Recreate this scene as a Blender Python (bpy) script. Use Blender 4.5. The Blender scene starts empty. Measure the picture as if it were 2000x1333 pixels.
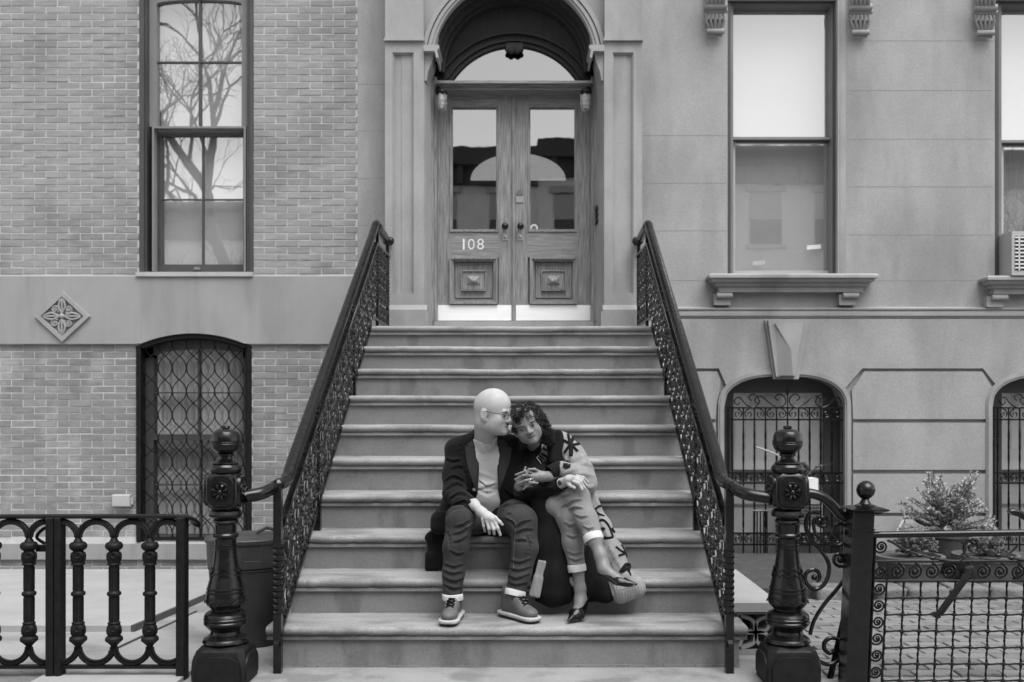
import bpy, bmesh, math, random
import numpy as np
from mathutils import Vector, Matrix, noise
random.seed(7)
PI = math.pi
sc = bpy.context.scene
COL = sc.collection
# ------------------------------------------------------------------ camera, sky, light, exposure
F, VX, VY, HC = 1944.0, 1025.0, 800.0, 1.2327      # focal length in photo pixels, vanishing point, eye height
cam = bpy.data.cameras.new('camera'); camo = bpy.data.objects.new('camera', cam); COL.objects.link(camo)
camo.location = (0, 0, HC); camo.rotation_euler = (PI/2, 0, 0)
cam.sensor_width = 36; cam.lens = 35.0; cam.shift_x = -(VX-1000)/2000; cam.shift_y = (VY-666.5)/2000
cam.clip_start = .05; cam.clip_end = 500
cam.dof.use_dof = True; cam.dof.focus_distance = 4.95; cam.dof.aperture_fstop = 3.2
sc.camera = camo
w = bpy.data.worlds.new('World'); sc.world = w; w.use_nodes = True
nt = w.node_tree; nt.nodes.clear()
sky = nt.nodes.new('ShaderNodeTexSky'); sky.sky_type = 'NISHITA'; sky.sun_disc = False
SUN_EL, SUN_AZ = math.radians(64), math.radians(150)
sky.sun_elevation = SUN_EL; sky.sun_rotation = SUN_AZ; sky.dust_density = 1.5; sky.air_density = 1.0
bw = nt.nodes.new('ShaderNodeRGBToBW'); bg = nt.nodes.new('ShaderNodeBackground'); bg.inputs[1].default_value = 0.115
wo = nt.nodes.new('ShaderNodeOutputWorld')
nt.links.new(sky.outputs[0], bw.inputs[0]); nt.links.new(bw.outputs[0], bg.inputs[0]); nt.links.new(bg.outputs[0], wo.inputs[0])
sl = bpy.data.lights.new('sun', 'SUN'); so = bpy.data.objects.new('sun', sl); COL.objects.link(so)
sl.energy = 1.25; sl.angle = math.radians(50)
so.rotation_euler = Vector((math.sin(SUN_AZ)*math.cos(SUN_EL), math.cos(SUN_AZ)*math.cos(SUN_EL), math.sin(SUN_EL))).to_track_quat('Z', 'Y').to_euler()
sc.view_settings.view_transform = 'Standard'; sc.view_settings.look = 'None'
sc.view_settings.exposure = 1.62; sc.view_settings.gamma = 1.0
sc.render.engine = 'CYCLES'; sc.cycles.max_bounces = 6; sc.cycles.transparent_max_bounces = 12
sc.cycles.use_denoising = True

def P(x, y, d): return Vector(((x-VX)*d/F, d, HC-(y-VY)*d/F))
def PX(x, d): return (x-VX)*d/F
def PZ(y, d): return HC-(y-VY)*d/F

# ------------------------------------------------------------------ materials
def newmat(name):
    m = bpy.data.materials.new(name); m.use_nodes = True
    t = m.node_tree; b = t.nodes['Principled BSDF']; return m, t, b
def N(t, typ, **kw):
    n = t.nodes.new(typ)
    for k, v in kw.items(): setattr(n, k, v)
    return n
def g(v): return (v, v, v, 1)
def plain(name, v, rough=.5, metal=0, coat=0, spec=.5):
    m, t, b = newmat(name)
    b.inputs['Base Color'].default_value = g(v); b.inputs['Roughness'].default_value = rough
    b.inputs['Metallic'].default_value = metal; b.inputs['Coat Weight'].default_value = coat
    b.inputs['Specular IOR Level'].default_value = spec
    return m
def textured(name, v0, v1, rough=.8, scale=6, stretch=(1, 1, 1), fine=120, bump=.15, bdist=.003, detail=6, rough2=None, spec=.4, isl=0.0, metal=0, stain=None, grit=0.0):
    """two-scale noise colour between v0 and v1, fine bump, optional variation per loose piece"""
    m, t, b = newmat(name); L = t.links.new
    tc = N(t, 'ShaderNodeTexCoord'); mp = N(t, 'ShaderNodeMapping'); mp.inputs['Scale'].default_value = stretch
    geo = N(t, 'ShaderNodeNewGeometry')
    L(geo.outputs['Position'], mp.inputs[0])
    n1 = N(t, 'ShaderNodeTexNoise'); n1.inputs['Scale'].default_value = scale; n1.inputs['Detail'].default_value = detail; n1.inputs['Roughness'].default_value = .62
    n2 = N(t, 'ShaderNodeTexNoise'); n2.inputs['Scale'].default_value = fine; n2.inputs['Detail'].default_value = 3
    L(mp.outputs[0], n1.inputs['Vector']); L(mp.outputs[0], n2.inputs['Vector'])
    mx = N(t, 'ShaderNodeMath', operation='MULTIPLY_ADD'); mx.inputs[1].default_value = .35; 
    n4 = N(t, 'ShaderNodeTexNoise'); n4.inputs['Scale'].default_value = 75; n4.inputs['Detail'].default_value = 4; n4.inputs['Roughness'].default_value = .75
    L(geo.outputs['Position'], n4.inputs['Vector'])
    gr_ = N(t, 'ShaderNodeMath', operation='MULTIPLY_ADD'); gr_.inputs[1].default_value = grit; gr_.inputs[2].default_value = -grit*.5
    L(n4.outputs[0], gr_.inputs[0])
    a5 = N(t, 'ShaderNodeMath', operation='ADD'); L(n1.outputs[0], a5.inputs[0]); L(gr_.outputs[0], a5.inputs[1])
    L(n2.outputs[0], mx.inputs[0]); L(a5.outputs[0], mx.inputs[2])
    mr = N(t, 'ShaderNodeMapRange'); mr.inputs[1].default_value = .42; mr.inputs[2].default_value = .92; mr.inputs[3].default_value = v0; mr.inputs[4].default_value = v1
    L(mx.outputs[0], mr.inputs[0])
    out = mr.outputs[0]
    if stain:
        n3 = N(t, 'ShaderNodeTexNoise'); n3.inputs['Scale'].default_value = stain[0]; n3.inputs['Detail'].default_value = 5
        mp3 = N(t, 'ShaderNodeMapping'); mp3.inputs['Scale'].default_value = stain[3] if len(stain) > 3 else (1, 1, 1); mp3.inputs['Location'].default_value = (5.2, 1.3, 7.7)
        L(geo.outputs['Position'], mp3.inputs[0]); L(mp3.outputs[0], n3.inputs['Vector'])
        r3 = N(t, 'ShaderNodeMapRange'); r3.inputs[1].default_value = stain[1]; r3.inputs[2].default_value = stain[1]+.12; r3.inputs[3].default_value = 1; r3.inputs[4].default_value = stain[2]
        L(n3.outputs[0], r3.inputs[0]); mu = N(t, 'ShaderNodeMath', operation='MULTIPLY'); L(out, mu.inputs[0]); L(r3.outputs[0], mu.inputs[1]); out = mu.outputs[0]
    if isl:
        oi = N(t, 'ShaderNodeObjectInfo')
        ad = N(t, 'ShaderNodeMath', operation='ADD'); L(geo.outputs['Random Per Island'], ad.inputs[0]); L(oi.outputs['Random'], ad.inputs[1])
        fr = N(t, 'ShaderNodeMath', operation='FRACT'); L(ad.outputs[0], fr.inputs[0])
        pw = N(t, 'ShaderNodeMath', operation='POWER'); L(fr.outputs[0], pw.inputs[0]); pw.inputs[1].default_value = 1.6
        r4 = N(t, 'ShaderNodeMapRange'); r4.inputs[3].default_value = 1+isl*.4; r4.inputs[4].default_value = 1-isl; L(pw.outputs[0], r4.inputs[0])
        mu = N(t, 'ShaderNodeMath', operation='MULTIPLY'); L(out, mu.inputs[0]); L(r4.outputs[0], mu.inputs[1]); out = mu.outputs[0]
    L(out, b.inputs['Base Color'])
    if rough2 is not None:
        rr = N(t, 'ShaderNodeMapRange'); rr.inputs[1].default_value = .35; rr.inputs[2].default_value = .65; rr.inputs[3].default_value = rough; rr.inputs[4].default_value = rough2
        L(n1.outputs[0], rr.inputs[0]); L(rr.outputs[0], b.inputs['Roughness'])
    else: b.inputs['Roughness'].default_value = rough
    b.inputs['Specular IOR Level'].default_value = spec; b.inputs['Metallic'].default_value = metal
    bp = N(t, 'ShaderNodeBump'); bp.inputs['Strength'].default_value = bump; bp.inputs['Distance'].default_value = bdist
    L(mx.outputs[0], bp.inputs['Height']); L(bp.outputs[0], b.inputs['Normal'])
    return m
M = {}
M['stucco'] = textured('brownstone_stucco', .25, .36, .9, 2.2, (1, 1, .6), 160, .5, .004, stain=(1.6, .5, .86, (1.8, 1, .3)), grit=.9)
M['stone'] = textured('brownstone_trim', .25, .35, .85, 3, (1, 1, .6), 160, .5, .003, stain=(2.2, .52, .82, (1.5, 1, .4)), grit=.5)
M['step'] = textured('worn_step_stone', .18, .31, .8, 4, (.6, 1.5, 1.2), 190, .6, .004, rough2=.65, stain=(4.0, .5, .66, (.6, 1.6, 1)), grit=.8)  # wear and stains, plus top light put into the paler tone
M['riser'] = textured('step_riser_stone', .145, .215, .85, 3.2, (.7, 1, 1.4), 190, .6, .004, stain=(4, .53, .72, (1.6, 1, .7)), grit=.7)  # darkened against the treads: riser shade put into the stone colour
M['band'] = textured('painted_stone_band', .24, .30, .85, 2.5, (1, 1, .5), 200, .4, .003, stain=(2.2, .5, .86, (2, 1, .3)), grit=.5)
M['brick'] = textured('brick_face', .22, .31, .9, 9, (1, 1, 3), 150, .6, .004, isl=.10, stain=(1.3, .5, .8), grit=.5)
M['brick_old'] = textured('weathered_brick_face', .17, .26, .9, 9, (1, 1, 2.4), 150, .7, .004, isl=.14, stain=(2.0, .53, 1.35, (1.4, 1, .6)), grit=.6)
M['mortar'] = textured('lime_mortar', .42, .55, .95, 12, (1, 1, 1), 220, .5, .003)
M['iron'] = textured('black_painted_iron', .002, .007, .16, 25, (1, 1, 1), 200, .3, .0015, rough2=.30, spec=.42)
M['iron_dull'] = textured('dull_black_iron', .004, .012, .5, 25, (1, 1, 1), 260, .35, .002, rough2=.6, spec=.2)
M['wood'] = textured('oak_door_wood', .06, .36, .5, 9, (9, 6, .5), 90, .3, .002, rough2=.62, detail=8)
M['wood_h'] = textured('oak_rail_wood', .06, .36, .5, 9, (.5, 6, 9), 90, .3, .002, rough2=.62, detail=8)
M['wood_dark'] = textured('shadowed_entry_wood', .018, .04, .6, 9, (3, 3, .6), 90, .3, .002)  # deepened so the shade under the arch sits in the colour
M['frame_dark'] = textured('dark_window_paint', .045, .07, .45, 8, (1, 1, .4), 120, .2, .001)
M['frame_mid'] = textured('grey_window_paint', .15, .20, .5, 8, (1, 1, .4), 120, .2, .001)
M['frame_light'] = textured('pale_window_paint', .34, .42, .5, 8, (1, 1, .4), 120, .2, .001)
M['white'] = textured('white_paint', .68, .8, .5, 10, (1, 1, 1), 150, .1, .001)
M['brass'] = plain('dull_brass', .45, .35, 1.0)
M['kick'] = textured('brushed_kick_plate', .78, .9, .4, 5, (.4, 1, 4), 120, .12, .001, metal=.0, spec=.6)
M['knob'] = plain('dark_door_knob', .03, .3, .6)
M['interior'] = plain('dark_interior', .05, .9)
M['pave'] = textured('sidewalk_concrete', .19, .28, .85, 3, (1, 1, 1), 180, .6, .004, stain=(3.5, .52, .66), grit=.8)
M['pave2'] = textured('areaway_concrete', .22, .30, .85, 2, (1, 1, 1), 160, .6, .004, stain=(2.5, .5, .72), grit=.8)
M['slab'] = textured('flat_stone_slab', .25, .32, .85, 3, (1, 1, 1), 160, .3, .003)
M['paver'] = textured('concrete_paver', .12, .20, .85, 8, (1, 1, 1), 160, .5, .003, isl=.3)
M['soil'] = textured('dark_soil', .03, .07, .95, 12, (1, 1, 1), 90, 1, .01)
M['asphalt'] = textured('asphalt', .05, .08, .9, 10)
M['plastic'] = textured('dark_plastic_bin', .028, .045, .5, 10, (1, 1, 1), 120, .15, .001)
M['pot'] = textured('clay_pot', .07, .13, .7, 8, (1, 1, 1), 120, .3, .002)
M['rock'] = textured('rough_stone_block', .09, .19, .95, 10, (1, 1, 1), 60, 1, .012)
M['leaf'] = textured('pale_feathery_foliage', .28, .48, .7, 20, isl=.5)
M['stem'] = plain('woody_stem', .12, .8)
M['shade'] = textured('white_roller_shade', .72, .78, .8, 1.5)
M['bark'] = plain('bark', .035, .9)
M['opp_brick'] = textured('facing_house_brick', .55, .65, .9, 3)
M['opp_dark'] = plain('facing_house_cornice', .045, .8)
M['opp_trim'] = plain('facing_house_trim', .35, .8)
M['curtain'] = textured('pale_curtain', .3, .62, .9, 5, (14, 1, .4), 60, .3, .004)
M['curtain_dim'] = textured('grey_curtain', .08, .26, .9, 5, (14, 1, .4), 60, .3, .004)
def glassmat(name, refl, tint):
    m = bpy.data.materials.new(name); m.use_nodes = True; t = m.node_tree; t.nodes.clear(); L = t.links.new
    o = N(t, 'ShaderNodeOutputMaterial'); mix = N(t, 'ShaderNodeMixShader'); mix.inputs[0].default_value = refl
    tr = N(t, 'ShaderNodeBsdfTransparent'); tr.inputs[0].default_value = g(tint)
    gl = N(t, 'ShaderNodeBsdfGlossy'); gl.inputs[0].default_value = g(.97); gl.inputs['Roughness'].default_value = .008
    n1 = N(t, 'ShaderNodeTexNoise'); n1.inputs['Scale'].default_value = 3.5; bp = N(t, 'ShaderNodeBump'); bp.inputs['Strength'].default_value = .12; bp.inputs['Distance'].default_value = .002
    geo = N(t, 'ShaderNodeNewGeometry'); L(geo.outputs['Position'], n1.inputs['Vector']); L(n1.outputs[0], bp.inputs['Height']); L(bp.outputs[0], gl.inputs['Normal'])
    L(tr.outputs[0], mix.inputs[1]); L(gl.outputs[0], mix.inputs[2]); L(mix.outputs[0], o.inputs[0]); return m
M['glass'] = glassmat('window_glass', .34, .8)
M['glass_door'] = glassmat('door_glass', .34, .6)
M['glass_dim'] = glassmat('basement_glass', .2, .92)

# ------------------------------------------------------------------ mesh builder
class MB:
    def __init__(s): s.v = []; s.f = []; s.mi = []
    def add(s, vs, fs, mi=0):
        n = len(s.v); s.v += [tuple(v) for v in vs]; s.f += [tuple(i+n for i in f) for f in fs]; s.mi += [mi]*len(fs); return s
    def box(s, x0, x1, y0, y1, z0, z1, mi=0):
        return s.add([(x0,y0,z0),(x1,y0,z0),(x1,y1,z0),(x0,y1,z0),(x0,y0,z1),(x1,y0,z1),(x1,y1,z1),(x0,y1,z1)],
                     [(0,1,5,4),(1,2,6,5),(2,3,7,6),(3,0,4,7),(4,5,6,7),(3,2,1,0)], mi)
    def pbox(s, xa, ya, xb, yb, d0, d1, mi=0):
        """box whose front face (at depth d0) covers the photo rectangle xa,ya-xb,yb"""
        return s.box(PX(xa,d0), PX(xb,d0), d0, d1, PZ(yb,d0), PZ(ya,d0), mi)
    def cbox(s, xa, ya, xb, yb, d0, d1, c=.006):
        """like pbox with the front edges chamfered by c"""
        x0, x1, z0, z1 = PX(xa,d0), PX(xb,d0), PZ(yb,d0), PZ(ya,d0)
        v = [(x0+c,d0,z0+c),(x1-c,d0,z0+c),(x1-c,d0,z1-c),(x0+c,d0,z1-c),(x0,d0+c,z0),(x1,d0+c,z0),(x1,d0+c,z1),(x0,d0+c,z1),(x0,d1,z0),(x1,d1,z0),(x1,d1,z1),(x0,d1,z1)]
        return s.add(v, [(0,1,2,3),(4,5,1,0),(5,6,2,1),(6,7,3,2),(7,4,0,3),(8,9,5,4),(9,10,6,5),(10,11,7,6),(11,8,4,7),(11,10,9,8)])
    def prism(s, pts, y0, y1, mi=0):
        """polygon pts [(x,z)] counter-clockwise seen from the camera, extruded from y0 back to y1"""
        n = len(pts); vs = [(x,y0,z) for x,z in pts]+[(x,y1,z) for x,z in pts]
        fs = [tuple(range(n)), tuple(range(2*n-1, n-1, -1))]+[(i, i+n, (i+1)%n+n, (i+1)%n) for i in range(n)]
        return s.add(vs, fs, mi)
    def pprism(s, pts, d0, d1, mi=0):
        q = [(PX(x,d0), PZ(y,d0)) for x,y in pts]
        a = sum(q[i][0]*q[(i+1)%len(q)][1]-q[(i+1)%len(q)][0]*q[i][1] for i in range(len(q)))
        if a < 0: q.reverse()
        return s.prism(q, d0, d1, mi)
    def xprism(s, prof, x0, x1, mi=0):
        """profile [(y,z)] extruded along X"""
        n = len(prof); vs = [(x0,y,z) for y,z in prof]+[(x1,y,z) for y,z in prof]
        fs = [tuple(range(n)), tuple(range(2*n-1, n-1, -1))]+[(i, i+n, (i+1)%n+n, (i+1)%n) for i in range(n)]
        return s.add(vs, fs, mi)
    def strip(s, path, w0, w1, d0, d1, mi=0):
        """band along a px path [(x,y)] in a plane facing the camera, offset w0..w1 px to the left of travel, d0 front, d1 back"""
        n = len(path); nor = []
        for i in range(n):
            a = path[max(i-1,0)]; b = path[min(i+1,n-1)]; dx, dy = b[0]-a[0], b[1]-a[1]; l = math.hypot(dx,dy) or 1; nor.append((dy/l,-dx/l))
        A = [(p[0]+q[0]*w0, p[1]+q[1]*w0) for p,q in zip(path,nor)]; B = [(p[0]+q[0]*w1, p[1]+q[1]*w1) for p,q in zip(path,nor)]
        vs = []
        for a,b in zip(A,B):
            xa,za,xb,zb = PX(a[0],d0),PZ(a[1],d0),PX(b[0],d0),PZ(b[1],d0)
            vs += [(xa,d0,za),(xb,d0,zb),(xb,d1,zb),(xa,d1,za)]
        fs = []
        for i in range(n-1):
            k = i*4
            for j in range(4): fs.append((k+j, k+(j+1)%4, k+4+(j+1)%4, k+4+j))
        fs += [(0,3,2,1), (4*n-4,4*n-3,4*n-2,4*n-1)]
        return s.add(vs, fs, mi)
    def tube(s, pts, r, k=8, cap=True, mi=0, flat=None, twist=0.0):
        pts = [Vector(p) for p in pts]; n = len(pts)
        rs = r if isinstance(r, (list,tuple)) else [r]*n
        up = None; base = len(s.v); vs = []
        for i in range(n):
            t = (pts[min(i+1,n-1)]-pts[max(i-1,0)])
            t = t.normalized() if t.length > 1e-9 else Vector((0,0,1))
            if up is None:
                up = Vector((0,1,0)) if abs(t.y) < .9 else Vector((1,0,0))
            u = (up - t*up.dot(t)); u = u.normalized() if u.length > 1e-6 else t.orthogonal().normalized(); v = t.cross(u); up = u
            for j in range(k):
                a = 2*PI*(j+.5)/k+twist*i; ru = rs[i]*(flat[0] if flat else 1); rv = rs[i]*(flat[1] if flat else 1)
                vs.append(pts[i]+u*(math.cos(a)*ru)+v*(math.sin(a)*rv))
        fs = []
        for i in range(n-1):
            for j in range(k): fs.append((i*k+j, i*k+(j+1)%k, (i+1)*k+(j+1)%k, (i+1)*k+j))
        if cap: fs += [tuple(range(k-1,-1,-1)), tuple(range((n-1)*k, n*k))]
        return s.add(vs, fs, mi)
    def lathe(s, prof, cx, cy, k=24, mi=0, z0=0.0):
        """prof [(z,r)] top to bottom or bottom to top"""
        vs = []; n = len(prof)
        for z,r in prof:
            for j in range(k): a = 2*PI*j/k; vs.append((cx+math.cos(a)*max(r,1e-4), cy+math.sin(a)*max(r,1e-4), z+z0))
        fs = []
        for i in range(n-1):
            for j in range(k): fs.append((i*k+j, i*k+(j+1)%k, (i+1)*k+(j+1)%k, (i+1)*k+j))
        fs += [tuple(range(k-1,-1,-1)), tuple(range((n-1)*k, n*k))]
        return s.add(vs, fs, mi)
    def ball(s, c, r, k=10, m=7, sc=(1,1,1), mi=0):
        vs = []; 
        for i in range(m+1):
            th = PI*i/m; rr = max(math.sin(th),1e-3)
            for j in range(k): a = 2*PI*j/k; vs.append((c[0]+r*sc[0]*rr*math.cos(a), c[1]+r*sc[1]*rr*math.sin(a), c[2]+r*sc[2]*math.cos(th)))
        fs = [(i*k+j, i*k+(j+1)%k, (i+1)*k+(j+1)%k, (i+1)*k+j) for i in range(m) for j in range(k)]
        return s.add(vs, fs, mi)
def obj(name, mb, mat, parent=None, smooth=False, kind=None):
    me = bpy.data.meshes.new(name); me.from_pydata(mb.v, [], mb.f)
    mats = mat if isinstance(mat, (list,tuple)) else [mat]
    for m in mats: me.materials.append(M[m] if isinstance(m, str) else m)
    if len(mats) > 1: me.polygons.foreach_set('material_index', mb.mi)
    bm = bmesh.new(); bm.from_mesh(me); bmesh.ops.recalc_face_normals(bm, faces=bm.faces); bm.to_mesh(me); bm.free()
    if smooth:
        me.polygons.foreach_set('use_smooth', [True]*len(me.polygons))
        try: me.set_sharp_from_angle(angle=math.radians(smooth if smooth is not True else 40))
        except Exception: pass
    o = bpy.data.objects.new(name, me); COL.objects.link(o)
    if parent: put(o, parent)
    if kind: o['kind'] = kind
    return o
def put(o, parent):
    o.parent = parent
    o.matrix_parent_inverse = world_of(parent).inverted()
def world_of(o):
    m = o.matrix_basis.copy()
    if o.parent: m = world_of(o.parent) @ o.matrix_parent_inverse @ m
    return m
def tag(o, label, cat, group=None):
    o['label'] = label; o['category'] = cat
    if group: o['group'] = group
    return o
def thing(name, label, cat, loc=(0,0,0), group=None):
    o = bpy.data.objects.new(name, None); COL.objects.link(o); o.location = loc; o.empty_display_size = .1
    return tag(o, label, cat, group)
def copy_tree(o, off, parent=None):
    c = o.copy(); COL.objects.link(c)
    if parent:
        mpi = c.matrix_parent_inverse.copy(); c.parent = parent; c.matrix_parent_inverse = mpi
    else: c.location = o.location+Vector(off)
    for ch in [q for q in KIDS.get(o.name, [])]: copy_tree(ch, off, c)
    return c
KIDS = {}
def index_kids():
    KIDS.clear()
    for o in bpy.data.objects:
        if o.parent: KIDS.setdefault(o.parent.name, []).append(o)
def arc(cx, cy, rx, ry, a0, a1, n=24):
    return [(cx+rx*math.cos(math.radians(a0+(a1-a0)*i/n)), cy-ry*math.sin(math.radians(a0+(a1-a0)*i/n))) for i in range(n+1)]
def spiral(cx, cy, r0, r1, a0, turns, n=None):
    """photo-plane spiral from radius r0 inwards to r1, start angle a0 degrees, turns (sign gives sense)"""
    n = n or max(10, int(abs(turns)*14))
    return [(cx+(r0+(r1-r0)*(i/n)**.8)*math.cos(math.radians(a0)+2*PI*turns*i/n), cy-(r0+(r1-r0)*(i/n)**.8)*math.sin(math.radians(a0)+2*PI*turns*i/n)) for i in range(n+1)]
def smoothpath(pts, n=6):
    """Catmull-Rom through pts (tuples of any length)"""
    out = []; L = len(pts)
    for i in range(L-1):
        p0, p1, p2, p3 = pts[max(i-1,0)], pts[i], pts[i+1], pts[min(i+2,L-1)]
        for j in range(n):
            t = j/n
            out.append(tuple(.5*((2*b)+(-a+c)*t+(2*a-5*b+4*c-d)*t*t+(-a+3*b-3*c+d)*t**3) for a,b,c,d in zip(p0,p1,p2,p3)))
    out.append(tuple(pts[-1])); return out
def pts3(path, d): return [P(x,y,d) for x,y in path]
# ================================================================== ground, street
ST = .30; K = 14.75
def dn(i): return (K+i)*ST                        # depth of nosing i
bpx = {10:646.6,9:686.4,8:731,7:784,6:842.5,5:908.3,4:980,3:1060,2:1146.3,1:1241}
zt = {i: HC-(bpx[i]-VY)*dn(i)/F+.038 for i in bpx}
XL, XR = -1.137, .939                            # railing planes (inner side)
WALL, PIL, DOOR = 8.75, 8.5, 9.0
def gz(d): return 0 if d < 5.0 else -(d-5.0)*.049
mb = MB()
mb.add([(-60,-40,-.62),(60,-40,-.62),(60,60,-.62),(-60,60,-.62)], [(0,1,2,3)])
o = obj('ground', mb, 'soil'); o['kind'] = 'structure'
mb = MB().box(-40, 40, -2.2, 5.0, -.11, 0.0)
# sidewalk in scored slabs
o = obj('pavement', mb, 'pave'); o['kind'] = 'structure'
mb = MB().box(-40,40,-11,-2.45,-.14,-.105); o = obj('road', mb, 'asphalt'); o['kind'] = 'structure'
mb = MB().box(-40,40,-2.45,-2.2,-.11,.004); o = obj('kerb', mb, 'pave2'); o['kind'] = 'structure'
mb = MB().box(-40,40,-14.6,-11,-.11,0.01); o = obj('pavement', mb, 'pave2'); o['kind'] = 'structure'
def slope(x0, x1, z_off, name, mat):
    m = MB().xprism([(5.0, 0+z_off), (8.9, gz(8.9)+z_off), (8.9, -.6), (5.0, -.6)], x0, x1)
    o = obj(name, m, mat); o['kind'] = 'structure'; return o
slope(-40, -1.12, 0, 'areaway_floor', 'pave2')
slope(.94, 40, -.045, 'areaway_floor', 'soil')

# ================================================================== brownstone house (door side)
house = thing('brownstone_house', 'smooth brownstone row house with double entry door and tall windows', 'house', (1, WALL, 0))
def cols(x0, x1, zb, zt_, openings, y0, y1, mb, n=14):
    """solid wall between y0,y1 with openings [(xa,xb,zbot,ztopfun)] cut as real holes"""
    xs = sorted(set([x0, x1]+[a for o in openings for a in (o[0], o[1])]+[o[0]+(o[1]-o[0])*k/n for o in openings if callable(o[3]) for k in range(n+1)]))
    xs = [x for x in xs if x0 <= x <= x1]
    for a, b in zip(xs, xs[1:]):
        if b-a < 1e-6: continue
        m = (a+b)/2; op = [o for o in openings if o[0] < m < o[1]]
        op.sort(key=lambda o: o[2])
        za, zb_ = zb, zb
        for o in op:
            if o[2] > za+1e-4: mb.prism([(a,za),(b,za),(b,o[2]),(a,o[2])] if za == zb_ else [(a,za),(b,zb_),(b,o[2]),(a,o[2])], y0, y1)
            f = o[3] if callable(o[3]) else (lambda x, v=o[3]: v)
            za, zb_ = f(a), f(b)
        if max(za, zb_) < zt_-1e-4: mb.prism([(a,za),(b,zb_),(b,zt_),(a,zt_)], y0, y1)
    return mb
def arcfun(cx, cz, rx, rz):
    return lambda x: cz+rz*math.sqrt(max(0, 1-((x-cx)/rx)**2))
def supell(cx, cz, rx, rz, e=3.0):
    return lambda x: cz+rz*max(0, 1-abs((x-cx)/rx)**e)**(1/e)
W = WALL
# opening geometry (photo px at the wall plane)
win1 = (PX(1421,W), PX(1634,W), PZ(538,W), PZ(0,W))
win2 = (PX(1943,W), PX(2160,W), PZ(541,W), PZ(0,W))
bas1 = (PX(1414,W), PX(1651,W), PZ(1112,W), supell(PX(1532.5,W), PZ(800,W), PX(1651,W)-PX(1532.5,W), PZ(735,W)-PZ(800,W), 2.6))
bas2 = (PX(1938,W), PX(2175,W), PZ(1112,W), supell(PX(2056.5,W), PZ(800,W), PX(2175,W)-PX(2056.5,W), PZ(735,W)-PZ(800,W), 2.6))
acx, acz, ar = PX(1004,PIL+.1), PZ(118,PIL+.1), 158*(PIL+.1)/F
dooro = (PX(826,W), PX(1181,W), 0, arcfun(PX(1003.5,W), acz, PX(1181,W)-PX(1003.5,W), .85))
mb = MB(); cols(PX(698,W), PX(2300,W), -.6, PZ(-260,W), [win1, win2, bas1, bas2, dooro], W, W+.35, mb)
obj('wall', mb, 'stucco', house)
# hairline joints scored in the stucco, as thin recessed-looking ribs at the block lines
def joint(x0, y0, x1, y1, wpx=1.2):
    mbj.pbox(min(x0,x1)-(wpx/2 if x0==x1 else 0), min(y0,y1)-(wpx/2 if y0==y1 else 0), max(x0,x1)+(wpx/2 if x0==x1 else 0), max(y0,y1)+(wpx/2 if y0==y1 else 0), W-.0012, W+.002)
mbj = MB()
for y in (79,):
    joint(1254,y,1378,y) if False else None
sjm = plain('scored_joint_grey', .255, .9)
for xa_, xb_, ys_ in ((1256,1420,(265,358,451,548)),(1656,1941,(80,177,272,365,459,548)),(699,750,(165,256,349,440))):
    for y in ys_: mbj = MB(); joint(xa_,y,xb_,y,1.0); obj('scored_joint', mbj, sjm, house)
# water table
def mould(prof, x0, x1, name, mat='stone', par=house, d=W):
    """prof: [(out_m, y_px)] read top to bottom, extruded between photo x0..x1"""
    q = [(d, PZ(prof[0][1], d))]+[(d-o_, PZ(y, d)) for o_, y in prof]+[(d, PZ(prof[-1][1], d))]
    q = [q[0]]+q[1:-1]+[(d+.05, q[-1][1]), (d+.05, q[0][1])]
    m = MB().xprism(q[1:], PX(x0,d), PX(x1,d)); return obj(name, m, mat, par)
mould([(.0,600),(.05,603),(.05,606),(.035,607.5),(.042,612),(.042,618),(.03,619),(.03,621.5),(.0,622)], 1255, 2290, 'water_table')
# rusticated basement course: upper apron panel, then blocks with deep joints
PR = W-.035
def spl(x0, x1, ytop=722): return None
wn = lambda cx: [(cx-118,800)]+[(cx+118.5*math.copysign(abs(math.cos(a))**(2/2.6),math.cos(a)), 800-65*abs(math.sin(a))**(2/2.6)) for a in [PI-PI*k/28 for k in range(1,28)]]+[(cx+118,800)]
apron = [(1256,623),(2300,623),(2300,719)]
arc2 = [(x,y) for x,y in wn(2056.5) if y < 762]
arc1 = [(x,y) for x,y in wn(1532.5) if y < 762]
low = [(2300,719),(2200,719),(2170,755)]+[(x,y-7) for x,y in reversed(arc2)]+[(1953,762),(1920,720),(1684,720),(1652,757)]+[(x,y-7) for x,y in reversed(arc1)]+[(1420,757),(1404,720),(1256,720)]
mb = MB(); mb.pprism([(1256,623),(2300,623)]+low, PR, W+.01)
# triangulated fallback is handled by Blender's tessellation of the n-gon
obj('apron_panel', mb, 'stucco', house)
def block(pts, name='stone_block'):
    mb = MB(); mb.pprism(pts, PR, W+.01); obj(name, mb, 'stucco', house)
for cx0, cx1 in ((1668,1936),):
    block([(cx0-4,762),(1688,726),(1918,726),(cx1+8,765),(cx1-3,778),(cx1-3,819),(cx0-2,819)])
    block([(cx0-2,826),(cx1-3,826),(cx1-3,918),(cx0-2,918)])
    block([(cx0-2,926),(cx1-3,926),(cx1-3,1002),(cx0-2,1002)])
    block([(cx0-2,1009),(cx1-3,1009),(cx1-3,1085),(cx0-2,1085)])
block([(1256,726),(1400,726),(1408,745),(1400,790),(1398,819),(1256,819)])
for ya, yb in ((826,918),(926,1002),(1009,1085)): block([(1256,ya),(1398,ya),(1398,yb),(1256,yb)])
block([(2190,726),(2300,726),(2300,1085),(2185,1085)])
mb = MB().pbox(1256,1090,2300,1150,W-.06,W+.01); obj('plinth', mb, 'stone', house)
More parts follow.
